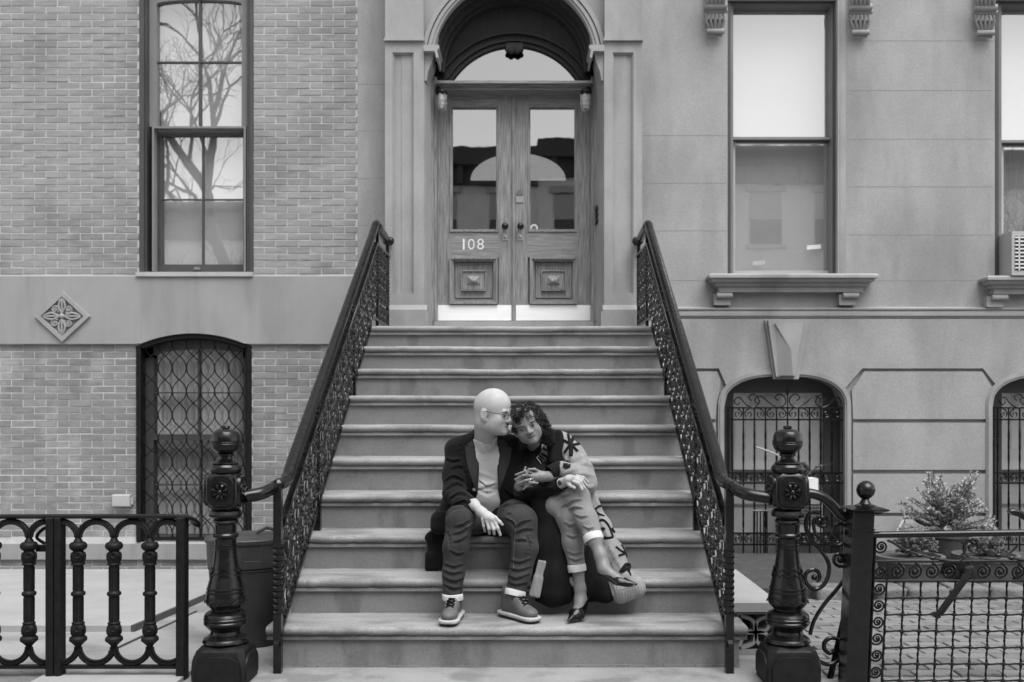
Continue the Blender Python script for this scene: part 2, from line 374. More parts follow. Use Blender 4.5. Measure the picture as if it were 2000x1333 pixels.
# arch surround bands round the basement windows
for cx in (1532.5, 2056.5):
    path = [(cx-118,1112)]+wn(cx)+[(cx+118,1112)]
    mb = MB(); mb.strip(path, 0, 12, W-.045, W+.05); mb.strip(path, 4, 8, W-.055, W-.03); obj('window_surround', mb, 'stone', house)
# keystone
mb = MB(); k0 = W-.11
mb.pprism([(1494,626),(1580,626),(1560,741),(1511,741)], W-.07, W-.02)
mb.pprism([(1500,626),(1573,626),(1554,736),(1516,736)], k0, W-.06)
A_, B_, C_, D_, E_ = P(1507,631,k0), P(1513,634,k0-.004), P(1545,684,k0-.06), P(1549,734,k0-.06), P(1520,734,k0-.001)
T1, T2 = P(1569,631,k0-.06), P(1551,734,k0-.06)
mb.add([A_,E_,D_,C_,B_, T1, P(1513,631,k0-.06)], [(0,1,2,3,4)])
mb.add([B_,C_,D_,T2,T1,P(1513,631,k0-.02)], [(0,1,2,3,4,5)])
mb.add([T1,T2,P(1551,734,k0),P(1569,631,k0)], [(0,1,2,3)]); mb.add([E_,D_,T2,P(1551,734,k0),P(1520,734,k0)], [(0,1,2,3,4)])
obj('keystone', mb, 'stone', house)
# window sills with brackets
def sill(x0, x1, y0, par):
    s = thing_part('window_sill', par)
    d = W
    prof = [(.0,y0),(.175,y0+1),(.185,y0+4),(.185,y0+9),(.16,y0+11),(.15,y0+16),(.12,y0+18),(.11,y0+23),(.085,y0+25),(.085,y0+34),(.0,y0+35)]
    m = MB()
    q = [(d-o_, PZ(y,d)) for o_,y in prof]
    # returns: stack slabs so that the ends step in like the front
    for (o0,ya),(o1,yb) in zip(prof[1:-1], prof[2:]):
        oo = (o0+o1)/2; e = (.185-oo)*1.0
        m.add([(PX(x0,d)+(.185-o0),d-o0,PZ(ya,d)),(PX(x1,d)-(.185-o0),d-o0,PZ(ya,d)),(PX(x1,d)-(.185-o0),d+.02,PZ(ya,d)),(PX(x0,d)+(.185-o0),d+.02,PZ(ya,d)),
               (PX(x0,d)+(.185-o1),d-o1,PZ(yb,d)),(PX(x1,d)-(.185-o1),d-o1,PZ(yb,d)),(PX(x1,d)-(.185-o1),d+.02,PZ(yb,d)),(PX(x0,d)+(.185-o1),d+.02,PZ(yb,d))],
              [(0,1,2,3),(7,6,5,4),(0,4,5,1),(1,5,6,2),(2,6,7,3),(3,7,4,0)])
    obj('sill', m, 'stone', s)
    for bx in (x0+33, x1-47):
        m = MB(); m.pbox(bx-16,y0+36,bx+16,y0+57,W-.07,W+.01)
        z = PZ(y0+41,W); m.tube([(PX(bx-15,W),W-.085,z),(PX(bx+15,W),W-.085,z)], .026, 12)
        m.pbox(bx-12,y0+47,bx+12,y0+59,W-.05,W)
        obj('bracket', m, 'stone', s, smooth=True)
    return s
def thing_part(name, par, loc=None):
    o = bpy.data.objects.new(name, None); COL.objects.link(o); o.location = loc or par.location; o.empty_display_size = .05
    put(o, par); return o
sill(1378, 1702, 539, house); sill(1910, 2235, 543, house)
# sash windows of the brownstone: reveal trim, sashes, panes
def sash_window(x0, x1, meet, bottom, shade, backing_low, par, upper='glass'):
    wnd = thing_part('window', par)
    m = MB(); D = W+.13
    m.pbox(x0,-6,x0+7,bottom,W+.03,W+.34); m.pbox(x1-6,-6,x1,bottom,W+.03,W+.34); m.pbox(x0+7,-6,x1-6,3,W+.03,W+.34)
    obj('outer_frame', m, 'frame_dark', wnd)
    m = MB(); m.pbox(x0+5,3,x0+12,bottom-1,W+.07,W+.2); m.pbox(x1-11,3,x1-2,bottom-1,W+.07,W+.2); m.pbox(x0+12,3,x1-11,11,W+.07,W+.2)
    m.pbox(x0+12,meet-6,x1-11,meet-1,W+.10,W+.2)
    obj('upper_sash', m, 'frame_mid', wnd)
    m = MB(); m.pbox(x0+12,meet-1,x1-11,meet+3,W+.14,W+.2); obj('meeting_rail', m, 'frame_dark', wnd)
    m = MB(); m.pbox(x0+10,meet+3,x0+16,bottom-1,W+.15,W+.22); m.pbox(x1-15,meet+3,x1-9,bottom-1,W+.15,W+.22); m.pbox(x0+16,bottom-8,x1-15,bottom-1,W+.15,W+.22)
    obj('lower_sash', m, 'frame_light', wnd)
    d = W+.17
    m = MB(); m.add([P(x0+11,9,d),P(x1-10,9,d),P(x1-10,meet,d),P(x0+11,meet,d)], [(0,1,2,3)]); obj('pane', m, 'glass', wnd)
    d = W+.185
    m = MB(); m.add([P(x0+14,meet,d),P(x1-13,meet,d),P(x1-13,bottom-6,d),P(x0+14,bottom-6,d)], [(0,1,2,3)]); obj('pane', m, 'glass', wnd)
    m = MB(); m.pbox(x0-10,-30,x1+10,meet+2,W+.26,W+.262); obj('roller_shade', m, shade, wnd)
    m = MB(); m.pbox(x0-10,meet+2,x1+10,bottom+8,W+.235,W+.24); obj('lower_backing', m, backing_low, wnd)
    return wnd
M['backing_low'] = textured('bright_lower_backing', .74, .84, .9, 2)  # pale sheet tone stands in for bright reflections in the lower left panes
M['backing_mid'] = textured('pale_lower_backing', .58, .68, .9, 2)  # lightened to put reflected light into the main window's lower pane
w1 = sash_window(1420, 1635, 274, 537, 'shade', 'backing_mid', house)
for a,b,c,d_ in ((1576,478,1603,488),(1470,509,1494,519)): m = MB(); m.pprism([(a,b+2),(c,b),(c,d_-2),(a,d_)], W+.182, W+.183); obj('window_sticker', m, 'frame_light' if a < 1500 else 'white', w1)
w2 = sash_window(1944, 2160, 280, 540, 'shade', 'curtain', house)
# air conditioner in the far right window
ac = thing('air_conditioner', 'white window air conditioner jutting from the sash at the photo edge', 'air conditioner', P(1990,500,W-.1))
m = MB(); m.pbox(1976,452,2130,538,W-.2,W+.12); obj('case', m, 'frame_light', ac)
m = MB(); m.pbox(1983,461,2125,528,W-.204,W-.2); obj('grille_shade', m, plain('grille_shadow', .04, .8), ac)  # dark sheet stands in for the shade between the louvres
m = MB()
for k in range(9): m.pbox(1983,463+k*7.4,2125,465.4+k*7.4,W-.212,W-.204)
for k in range(8): m.pbox(1990+k*18,461,1992+k*18,528,W-.212,W-.2)
obj('louvre', m, 'white', ac)
m = MB(); m.pbox(1946,456,1975,538,W+.1,W+.12); obj('side_panel', m, 'frame_mid', ac)
# moulded jamb on the right of the main window
for x in (1635, ):
    m = MB(); m.pbox(1636,-10,1640,538,W-.02,W+.01); m.pbox(1640.5,-10,1652,538,W-.012,W+.01); obj('window_moulding', m, 'stone', house)
# hood consoles
def console(cx, y0):
    m = MB(); s = W/F
    m.pbox(cx-19,y0-40,cx+19,y0+38,W-.04,W+.01)
    for k in range(5):
        x = cx-16+k*8; r = .017
        pts = [P(x,y0-30,W-.2), P(x,y0-6,W-.19), P(x,y0+8,W-.15), P(x,y0+16,W-.10)]
        m.tube(pts, [.019,.019,.017,.012], 8)
    m.tube([P(cx-22,y0+13,W-.13),P(cx+22,y0+13,W-.13)], .030, 12)
    m.tube([P(cx-23,y0+22,W-.10),P(cx+23,y0+22,W-.10)], .020, 12)
    for k in range(5):
        a = (k-2)/2
        m.tube(smoothpath([tuple(P(cx+a*14,y0+26,W-.09)),tuple(P(cx+a*18,y0+40,W-.085)),tuple(P(cx+a*13,y0+52,W-.06)),tuple(P(cx+a*10,y0+62,W-.03))],4), .011, 6)
    m.tube([P(cx-17,y0+62,W-.06),P(cx+17,y0+62,W-.06)], .024, 10)
    m.tube([P(cx-13,y0+70,W-.035),P(cx+13,y0+70,W-.035)], .012, 8)
    obj('console_bracket', m, 'stone', house, smooth=True)
console(1397,0); console(1680,2); console(1924,3)
# ---------------------------------------------------------------- entrance surround
def pilaster(x0, x1, px0, px1):
    p = thing_part('pilaster', house)
    m = MB(); d = PIL
    zt0, zb0 = PZ(82,d), PZ(596,d)
    X0,X1,Q0,Q1 = PX(x0,d),PX(x1,d),PX(px0,d),PX(px1,d)
    zp0, zp1 = PZ(103,d), PZ(574,d)
    m.box(X0,Q0,d,W+.05,zb0,zt0); m.box(Q1,X1,d,W+.05,zb0,zt0); m.box(Q0,Q1,d,W+.05,zp0,zt0); m.box(Q0,Q1,d,W+.05,zb0,zp1)
    m.box(Q0,Q1,d+.035,W+.05,zp1,zp0)
    # inner moulding of the panel
    e = .012
    m.box(Q0+.0005,Q0+e,d+.015,d+.036,zp1,zp0); m.box(Q1-e,Q1-.0005,d+.015,d+.036,zp1,zp0); m.box(Q0+e,Q1-e,d+.015,d+.036,zp0-e,zp0-.0005); m.box(Q0+e,Q1-e,d+.015,d+.036,zp1+.0005,zp1+e)
    obj('shaft', m, 'stone', p)
    m = MB(); m.box(X0-.006,X1+.006,d-.03,W+.05,zt0+.001,zt0+.02); obj('necking', m, 'stone', p)
    m = MB(); m.box(X0+.003,X1-.003,d-.015,W+.05,zt0+.021,PZ(-200,d)); obj('upper_block', m, 'stone', p)
    m = MB()
    m.xprism([(W+.05,zb0-.001),(d-.008,zb0-.001),(d-.03,zb0-.03),(d-.045,zb0-.045),(d-.045,zb0-.06),(W+.05,zb0-.06)], X0-.015, X1+.03)
    m.box(X0-.03,X1+.045,d-.055,W+.05,1.8,zb0-.061)
    obj('base', m, 'stone', p)
    return p
pilaster(752, 828, 767, 808); pilaster(1180, 1254, 1197, 1237)
# splayed reveals between pilasters and wood frame, spandrels over the arch
m = MB(); dA = PIL+.1
xi0, xi1 = PX(830,PIL), PX(1179,PIL)
AX = (xi0+xi1)/2
cols(PX(826,dA), PX(1183,dA), acz-.05, PZ(-200,dA), [(acx-ar, acx+ar, acz-.06, arcfun(acx, acz, ar, ar))], dA, W+.02, m, 28)
obj('spandrel', m, 'stone', house)
m = MB(); P0 = arc(1004,118,158,158,180,0,36)
m.strip(P0, 0, 6, dA-.03, dA+.05); m.strip(P0, 6, 12, dA-.045, dA+.05); m.strip(P0, 12, 15, dA-.025, dA+.05); m.strip(P0, 15, 23, dA-.055, dA+.05)
obj('archivolt', m, 'stone', house)
# impost brackets
for sx, x in ((1, 830), (-1, 1178)):
    m = MB()
    m.pprism([(x-sx*2,88),(x+sx*27,88),(x+sx*28,94),(x+sx*24,98),(x+sx*26,112),(x+sx*22,114),(x+sx*19,100),(x-sx*2,100)], PIL-.04, PIL+.3)
    m.pprism([(x-sx*1,100),(x+sx*18,100),(x+sx*14,120),(x+sx*6,140),(x+sx*3,158),(x-sx*1,158)], PIL+.02, PIL+.3)
    obj('impost', m, 'stone', house)
# stone jambs: splay from front to frame
def jamb(xa, xb, da, db):
    m = MB(); z0, z1 = 1.8, acz+.05
    m.add([(PX(xa,da),da,z0),(PX(xb,db),db,z0),(PX(xb,db),db,z1),(PX(xa,da),da,z1),(PX(xa,da)+(-.2 if xa<1000 else .2),da,z0),(PX(xb,db)+(-.2 if xa<1000 else .2),db,z0),(PX(xb,db)+(-.2 if xa<1000 else .2),db,z1),(PX(xa,da)+(-.2 if xa<1000 else .2),da,z1)],
          [(0,1,2,3),(4,7,6,5),(3,2,6,7),(0,4,5,1),(0,3,7,4),(1,5,6,2)])
    obj('stone_jamb', m, 'stone', house)
jamb(830, 846, PIL+.03, DOOR-.12); jamb(1179, 1160, PIL+.03, DOOR-.12)
# tunnel soffit (dark boarded barrel) stepping back to the fanlight
m = MB()
n = 30
def ring(r, y, cz): return [(acx+r*math.cos(PI*k/n), y, cz+r*math.sin(PI*k/n)) for k in range(n+1)]
rg = [ring(ar,dA+.02,acz),ring(ar-.012,dA+.12,acz),ring(ar-.03,dA+.12,acz),ring(ar-.03,dA+.22,acz),ring(ar-.055,dA+.22,acz),ring(ar-.055,dA+.30,acz),ring(ar-.075,dA+.30,acz),ring(ar-.08,DOOR-.02,acz)]
vs = [v for r_ in rg for v in r_]; fs = [(i*(n+1)+k, i*(n+1)+k+1, (i+1)*(n+1)+k+1, (i+1)*(n+1)+k) for i in range(len(rg)-1) for k in range(n)]
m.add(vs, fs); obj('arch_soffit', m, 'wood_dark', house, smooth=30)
# wood: jamb casings, transom bar, fanlight
for q_ in ((846,853,838,847),(1155,1161,1161,1168)):
    m = MB(); m.pbox(q_[0],150,q_[1],628,DOOR-.14,DOOR+.1); m.pbox(q_[2],158,q_[3],628,DOOR-.2,DOOR+.1); obj('door_casing', m, 'wood', house)
m = MB()
zt1 = PZ(158,DOOR-.2)
m.pbox(852,158,1157,163,DOOR-.22,DOOR+.05); m.pbox(855,163.2,1154,168,DOOR-.19,DOOR+.05); m.pbox(857,168.2,1152,176,DOOR-.15,DOOR+.05)
obj('transom_bar', m, 'wood_h', house)
fan = thing_part('fanlight', house)
m = MB(); dF = DOOR-.0
gl = [(883,160)]+[(1005+143.4*math.cos(math.radians(a)), 233-143.4*math.sin(math.radians(a))) for a in [149-(149-31)*k/24 for k in range(25)]]+[(1127,160)]
outer = [(846,160)]+[(1004+163*math.cos(math.radians(180-180*k/24)), 160-150*abs(math.sin(math.radians(180*k/24)))-20*(k not in (0,24))) for k in range(25)]+[(1162,160)]
vs = [P(x,y,dF) for x,y in outer]+[P(x,y,dF) for x,y in gl]
nn = len(outer)
m.add(vs+[Vector((p.x,p.y+.04,p.z)) for p in vs[nn:]], [(i, i+1, nn+i+1, nn+i) for i in range(nn-1)]+[(nn+i, nn+i+1, 2*nn+i+1, 2*nn+i) for i in range(nn-1)])
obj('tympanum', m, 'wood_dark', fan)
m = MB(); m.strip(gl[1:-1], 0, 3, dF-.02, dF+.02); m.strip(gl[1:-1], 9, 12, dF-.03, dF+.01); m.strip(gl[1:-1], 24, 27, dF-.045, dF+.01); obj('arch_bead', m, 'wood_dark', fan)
m = MB(); m.add([P(x,y,dF+.02) for x,y in gl], [tuple(range(len(gl)))]); obj('pane', m, 'glass_door', fan)
m = MB()
for k,(x,r) in enumerate(((991,5),(998,6.5),(1004,6),(1011,6.5),(1018,5))): m.ball(P(x,98+(k%2)*2,dF-.05), r*DOOR/F, 8, 6)
m.pbox(988,84,1021,96,dF-.07,dF)
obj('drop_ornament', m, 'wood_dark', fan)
# threshold
m = MB(); m.box(PX(842,8.86),PX(1163,8.86),8.86,9.3,1.8,PZ(627.5,8.86)); obj('threshold', m, 'stone', house)
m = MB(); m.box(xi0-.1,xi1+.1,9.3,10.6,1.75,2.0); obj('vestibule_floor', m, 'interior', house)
# ---------------------------------------------------------------- double door
def leaf(xa, xb, gx0, gx1, px0, px1, side):
    lf = thing_part('door', house)
    D = DOOR
    m = MB(); m.pbox(xa,176.5,gx0-3,627,D,D+.05); obj('stile', m, 'wood', lf); m = MB(); m.pbox(gx1+3,176.5,xb,627,D,D+.05); obj('stile', m, 'wood', lf)
    for ya_, yb_ in ((176.5,207),(453,503),(594,627)):
        m = MB(); m.pbox(gx0-3,ya_,gx1+3,yb_,D,D+.05); obj('rail', m, 'wood_h', lf)
    m = MB(); 
    for e,dd in ((0,-.012),(2.4,.004)):
        m.pbox(gx0-3+e,207,gx0-.5+e,453,D+dd,D+.05); m.pbox(gx1+.5-e,207,gx1+3-e,453,D+dd,D+.05); m.pbox(gx0-.5+e,207+e,gx1+.5-e,209.4+e,D+dd,D+.05); m.pbox(gx0-.5+e,450.6-e,gx1+.5-e,453-e,D+dd,D+.05)
    obj('glazing_bead', m, 'wood', lf)
    m = MB(); m.add([P(gx0-1,208,D+.03),P(gx1+1,208,D+.03),P(gx1+1,452,D+.03),P(gx0-1,452,D+.03)], [(0,1,2,3)]); obj('pane', m, 'glass_door', lf)
    # raised panel: nested mouldings
    pn = MB()
    def fr(a,b,c,d_,wd,f0,f1): 
        pn.pbox(a,b,c,b+wd,f0,f1); pn.pbox(a,d_-wd,c,d_,f0,f1); pn.pbox(a,b+wd,a+wd,d_-wd,f0,f1); pn.pbox(c-wd,b+wd,c,d_-wd,f0,f1)
    pn.pbox(min(px0-2,gx0-3),503,max(px1+2,gx1+3),594,D+.035,D+.05)
    fr(px0-2,503,px1+2,594,3,D-.03,D+.05); fr(px0+1,506,px1-1,591,3,D-.018,D+.036); fr(px0+4.2,509.2,px1-4.2,587.8,2.2,D-.006,D+.036)
    fr(px0+10,515,px1-10,582,1.6,D+.018,D+.036)
    cx, cy = (px0+px1)/2, 549
    fr(cx-24,528,cx+24,568,2.2,D+.005,D+.036); pn.pbox(cx-21,531,cx+21,565,D+.02,D+.036)
    q = [P(cx-13,539,D+.02),P(cx+13,539,D+.02),P(cx+13,557,D+.02),P(cx-13,557,D+.02),P(cx-5,547,D-.012),P(cx+5,547,D-.012),P(cx+5,550,D-.012),P(cx-5,550,D-.012)]
    pn.add(q, [(0,1,5,4),(1,2,6,5),(2,3,7,6),(3,0,4,7),(4,5,6,7)])
    obj('raised_panel', pn, 'wood', lf)
    m = MB(); m.pbox(xa+2,596.5,xb-2,626.5,D-.008,D-.001); obj('kick_plate', m, 'kick', lf)
    kx = 986.5 if side < 0 else 1016.5
    m = MB(); c = P(kx,442,D-.075); m.ball(c, .031, 14, 10); m.tube([P(kx,442,D),P(kx,442,D-.05)], .012, 10); m.tube([P(kx,442,D-.001),P(kx,442,D-.012)], .026, 14)
    obj('door_knob', m, 'knob', lf, smooth=True)
    m = MB(); m.pbox(kx-5,456,kx+5,470,D-.006,D-.0005); m.ball(P(kx,463,D-.01), .013, 8, 6); obj('keyhole_plate', m, 'brass', lf)
    return lf
l1 = leaf(852.5, 1001, 882, 971, 880, 970, -1); l2 = leaf(1005.5, 1155, 1034, 1124, 1037, 1125, 1)
m = MB(); m.pbox(1001,176.5,1006,627,DOOR-.022,DOOR+.04); obj('astragal', m, 'wood', l2)
m = MB(); m.tube([P(1015,377,DOOR),P(1015,377,DOOR-.02)], .026, 16); m.pbox(1008,383,1022,396,DOOR-.008,DOOR-.0005); obj('deadbolt', m, 'brass', l2)
m = MB(); m.tube([P(1043,446,DOOR+.028),P(1043,446,DOOR+.0255)], .036, 20); obj('round_sticker', m, 'white', l2)
m = MB(); m.tube([P(1043,446,DOOR+.0254),P(1043,446,DOOR+.0248)], .020, 20); m2_ = m; obj('sticker_centre', m, 'frame_mid', l2)
# painted house number
for ch, xa_, xb_ in (('1',904,907.5),('0',914,927),('8',932,945)):
    fc = bpy.data.curves.new('number', 'FONT'); fc.body = ch; fc.size = .125; fc.extrude = .0006; fc.offset = -.001; fc.resolution_u = 3
    fo = bpy.data.objects.new('number_tmp', fc); COL.objects.link(fo); bpy.context.view_layer.update()
    dg = bpy.context.evaluated_depsgraph_get(); me = bpy.data.meshes.new_from_object(fo.evaluated_get(dg)); bpy.data.objects.remove(fo)
    xs = [v.co.x for v in me.vertices]; ys = [v.co.y for v in me.vertices]; a0 = P(xa_,488,DOOR-.0025); a1 = P(xb_,467,DOOR-.0025)
    for v in me.vertices:
        v.co = Vector((a0.x+(v.co.x-min(xs))/(max(xs)-min(xs))*(a1.x-a0.x), DOOR-.0025-v.co.z, a0.z+(v.co.y-min(ys))/(max(ys)-min(ys))*(a1.z-a0.z)))
    me.materials.append(M['white']); no = bpy.data.objects.new('painted_digit', me); COL.objects.link(no); put(no, l1)
# vestibule behind the door: side walls, inner door with a lit fanlight
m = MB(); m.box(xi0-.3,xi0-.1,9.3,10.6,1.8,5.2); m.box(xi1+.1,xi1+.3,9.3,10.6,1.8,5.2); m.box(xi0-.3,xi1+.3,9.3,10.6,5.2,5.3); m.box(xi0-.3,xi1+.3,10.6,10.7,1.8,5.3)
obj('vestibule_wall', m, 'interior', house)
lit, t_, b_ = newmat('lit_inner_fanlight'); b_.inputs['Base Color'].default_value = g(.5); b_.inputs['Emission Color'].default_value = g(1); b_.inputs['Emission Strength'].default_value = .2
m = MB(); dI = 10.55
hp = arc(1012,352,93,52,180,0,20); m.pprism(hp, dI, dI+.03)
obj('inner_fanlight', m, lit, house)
# buzzer
m = MB(); m.pbox(1163,402,1171,438,DOOR-.26,DOOR-.2)
for k in range(3): m.ball(P(1167,408+k*12,DOOR-.27), .016, 8, 6)
obj('door_buzzer', m, 'knob', house)
# caged lamps
def lamp(x):
    L_ = thing('wall_lamp', 'caged glass jar lamp %s' % ('over the door leaf with painted number' if x < 1000 else 'above the three-button door buzzer'), 'lamp', P(x,195,DOOR-.2), 'jar lamps beside the transom')
    d = DOOR-.24; c = P(x,195,d); s = d/F
    m = MB(); m.lathe([(c.z+.085,.012),(c.z+.08,.045),(c.z+.06,.052),(c.z+.045,.045)], c.x, c.y, 18)
    sx = -1 if x < 1000 else 1
    m.tube(smoothpath([tuple(P(x,180,d)),tuple(P(x+sx*2,172,d-.02)),tuple(P(x+sx*7,172,d+.02)),tuple(P(x+sx*10,178,d+.08))],4), .010, 8); obj('bracket', m, 'iron_dull', L_, smooth=True)
    m = MB(); m.lathe([(c.z+.045,.032),(c.z+.03,.036),(c.z-.05,.036),(c.z-.085,.026),(c.z-.095,.006)], c.x, c.y, 18)
    gm = plain('frosted_jar_glass', .7, .12) if not M.get('jar') else M['jar']; M['jar'] = gm
    gm.node_tree.nodes['Principled BSDF'].inputs['Transmission Weight'].default_value = .5
    obj('glass_jar', m, 'jar', L_, smooth=True)
    m = MB()
    for k in range(6):
        a = k*PI/3+.3; u = Vector((math.cos(a), math.sin(a), 0))
        m.tube([c+u*.045+Vector((0,0,.045)), c+u*.046+Vector((0,0,-.05)), c+u*.034+Vector((0,0,-.088)), c+u*.005+Vector((0,0,-.102))], .0035, 5)
    for z in (-.01,-.05):
        m.tube([c+Vector((math.cos(a)*.047, math.sin(a)*.047, z)) for a in [k*PI/8 for k in range(17)]], .0035, 5)
    obj('cage', m, 'brass', L_)
lamp(862); lamp(1144)

# ================================================================== brick house
bh = thing('brick_house', 'brick row house with smooth stone band, diamond ornament and dark framed windows', 'house', (-3, WALL, 0))
segw = lambda cx, cz, rx, rz: arcfun(cx, cz, rx, rz)
lw1 = (PX(272,W), PX(495,W), PZ(532,W), PZ(-60,W))
def seg_arch(xa, xb, yc, ys):
    X0, X1, zc, zs = PX(xa,W), PX(xb,W), PZ(yc,W), PZ(ys,W); c = (X1-X0)/2; h = zc-zs; R = (c*c+h*h)/(2*h); cx = (X0+X1)/2
    return lambda x: zc-R+math.sqrt(max(0,R*R-(x-cx)**2))
lb1 = (PX(266,W), PX(491,W), PZ(1060,W), seg_arch(266,491,652,677))
BX0, BX1 = PX(-420,W), PX(698,W)
m = MB(); cols(BX0-6, BX1, -.6, PZ(-260,W), [lw1, lb1], W+.0085, W+.35, m, 18); obj('mortar_wall', m, 'mortar', bh)
# stone band between floors, follows the basement window arch
mbb = MB()
cols(BX0-6, BX1-.002, PZ(672.5,W), PZ(541,W), [(lb1[0]-.0, lb1[1]+.0, PZ(690,W), lambda x: max(lb1[3](x), PZ(672.5,W)))], W-.03, W+.02, mbb, 18)
obj('stone_band', mbb, 'band', bh)
m = MB(); m.box(BX0-6,PX(640,W),W-.03,W+.02,PZ(1092,W),PZ(1062,W)); obj('base_course', m, 'band', bh)
# bricks
bm_list = []
pitch_z = 13.42*W/F; pl = 44.9*W/F; jz = .0078; jx = .0068
rb = random.Random(3)
def inside_open(xa, xb, za, zb):
    """free intervals of a brick row cell outside the openings"""
    iv = [(xa, xb)]
    for (oa, ob, oz0, ozt) in (lw1, lb1):
        top = ozt if not callable(ozt) else ozt((oa+ob)/2)
        if zb <= oz0-.0 or za >= top: continue
        niv = []
        for a, b in iv:
            if b <= oa or a >= ob: niv.append((a,b)); continue
            if a < oa: niv.append((a, oa-.001))
            if b > ob: niv.append((ob+.001, b))
        iv = niv
    return iv
cells = []
def rows(ytop, ybot, x0, x1, mat):
    z = PZ(ytop,W)-.004; r = 0
    while z-pitch_z > PZ(ybot,W)-.004:
        x = x0-(r%2)*pl/2-.13; k = 0
        hdr = rb.random() < .0
        while x < x1:
            a, b = max(x,x0), min(x+pl-jx, x1)
            if b-a > .03:
                for ia, ib in inside_open(a, b, z-pitch_z+jz, z):
                    if ib-ia > .018: cells.append((ia, ib, z-pitch_z+jz, z, mat))
            x += pl; k += 1
        z -= pitch_z; r += 1
rows(-255.56, 540, BX0, BX1, 'brick'); rows(673.5, 1060, BX0, BX1, 'brick_old'); rows(1094, 1125, BX0, BX1, 'brick_old')
def brick_mesh(wd, ht, mat, seed):
    q = random.Random(seed); e = lambda: q.uniform(-.0014,.0014); c = .0022
    x0, x1, z0, z1 = -wd/2, wd/2, -ht/2, ht/2; f = -.004+q.uniform(-.002,.002)
    mbx = MB(); mbx.add([(x0+c+e(),f+e(),z0+c+e()),(x1-c+e(),f+e(),z0+c+e()),(x1-c+e(),f+e(),z1-c+e()),(x0+c+e(),f+e(),z1-c+e()),
        (x0+e(),.003,z0+e()),(x1+e(),.003,z0+e()),(x1+e(),.003,z1+e()),(x0+e(),.003,z1+e()),(x0,.05,z0),(x1,.05,z0),(x1,.05,z1),(x0,.05,z1)],
        [(0,1,2,3),(4,5,1,0),(5,6,2,1),(6,7,3,2),(7,4,0,3),(8,9,5,4),(9,10,6,5),(10,11,7,6),(11,8,4,7)])
    return mbx
inv = [c for c in cells if PX(0,W) < (c[0]+c[1])/2 and PZ(1060,W) < c[2] and c[3] < PZ(0,W) and (c[1]-c[0]) > .8*(pl-jx)
       and not (PZ(1000,W) > c[2] and c[0] > PX(560,W))]
inv.sort(key=lambda c: abs((c[0]+c[1])/2)+abs((c[2]+c[3])/2-HC))
singles = set(id(c) for c in inv[:298]); meshes = {}
for mt in ('brick','brick_old'):
    meshes[mt] = []
    for k in range(10):
        o = obj('brick', brick_mesh(pl-jx, pitch_z-jz, mt, k*7+(mt == 'brick')), mt); meshes[mt].append(o.data); bpy.data.objects.remove(o)
rest = {'brick': MB(), 'brick_old': MB()}
for c in cells:
    wd = c[1]-c[0]; ct = ((c[0]+c[1])/2, W+.008, (c[2]+c[3])/2)
    if id(c) in singles and abs(wd-(pl-jx)) < .001:
        o = bpy.data.objects.new('brick', rb.choice(meshes[c[4]])); COL.objects.link(o); o.location = ct; put(o, bh)
    else:
        q = brick_mesh(wd, c[3]-c[2], c[4], rb.randint(0,9999)); rest[c[4]].add([(x+ct[0],y+ct[1],z+ct[2]) for x,y,z in q.v], q.f)
for mt in rest: obj('bricks_beyond' if mt == 'brick' else 'weathered_bricks', rest[mt], mt, bh, kind='stuff')
# diamond ornament
orn = thing_part('diamond_ornament', bh)
def dia(r, d0, d1, name, mat):
    m = MB(); m.pprism([(121,618-r*.93),(121+r*.98,618),(121,618+r*.93),(121-r*.98,618)], d0, d1); obj(name, m, mat, orn)
m = MB(); path = [(121,618-53*.93),(121+54,618),(121,618+50),(121-54,618)]
for i in range(4):
    a, b = path[i], path[(i+1)%4]; ia = ((a[0]-121)*.78+121, (a[1]-618)*.78+618); ib = ((b[0]-121)*.78+121, (b[1]-618)*.78+618)
    m.pprism([a,b,ib,ia], W-.055, W-.03)
obj('rim', m, 'band', orn); dia(42, W-.032, W-.02, 'field', 'frame_mid')
m = MB()
for k in range(4):
    a = PI/2*k; ux, uy = math.cos(a), math.sin(a); vx, vy = -uy, ux
    for s_ in (-1,0,1):
        m.tube(smoothpath([(121+ux*5,W-.04,618+uy*5),(121+ux*18+vx*s_*6,W-.05,618+uy*18+vy*s_*6),(121+ux*30+vx*s_*4,W-.045,618+uy*30+vy*s_*4),(121+ux*38,W-.035,618+uy*38)],4), .01, 6) if False else \
        m.tube([P(x,y,d) for x,y,d in smoothpath([(121+ux*5,618+uy*5,W-.04),(121+ux*18+vx*s_*6,618+uy*18+vy*s_*6,W-.045),(121+ux*30+vx*s_*4,618+uy*30+vy*s_*4,W-.045),(121+ux*38,618+uy*38,W-.035)],4)], .0095, 6)
    b = a+PI/4; cx, cy = 121+19*math.cos(b), 618+19*math.sin(b)
    m.tube([P(x,y,W-.042) for x,y in spiral(cx,cy,8.5,1.5,math.degrees(-b)+180,1.6)], .008, 6)
    m.ball(P(cx,cy,W-.04), .010, 8, 6)
m.ball(P(121,618,W-.04), .024, 12, 8); obj('rosette', m, 'band', orn, smooth=True)
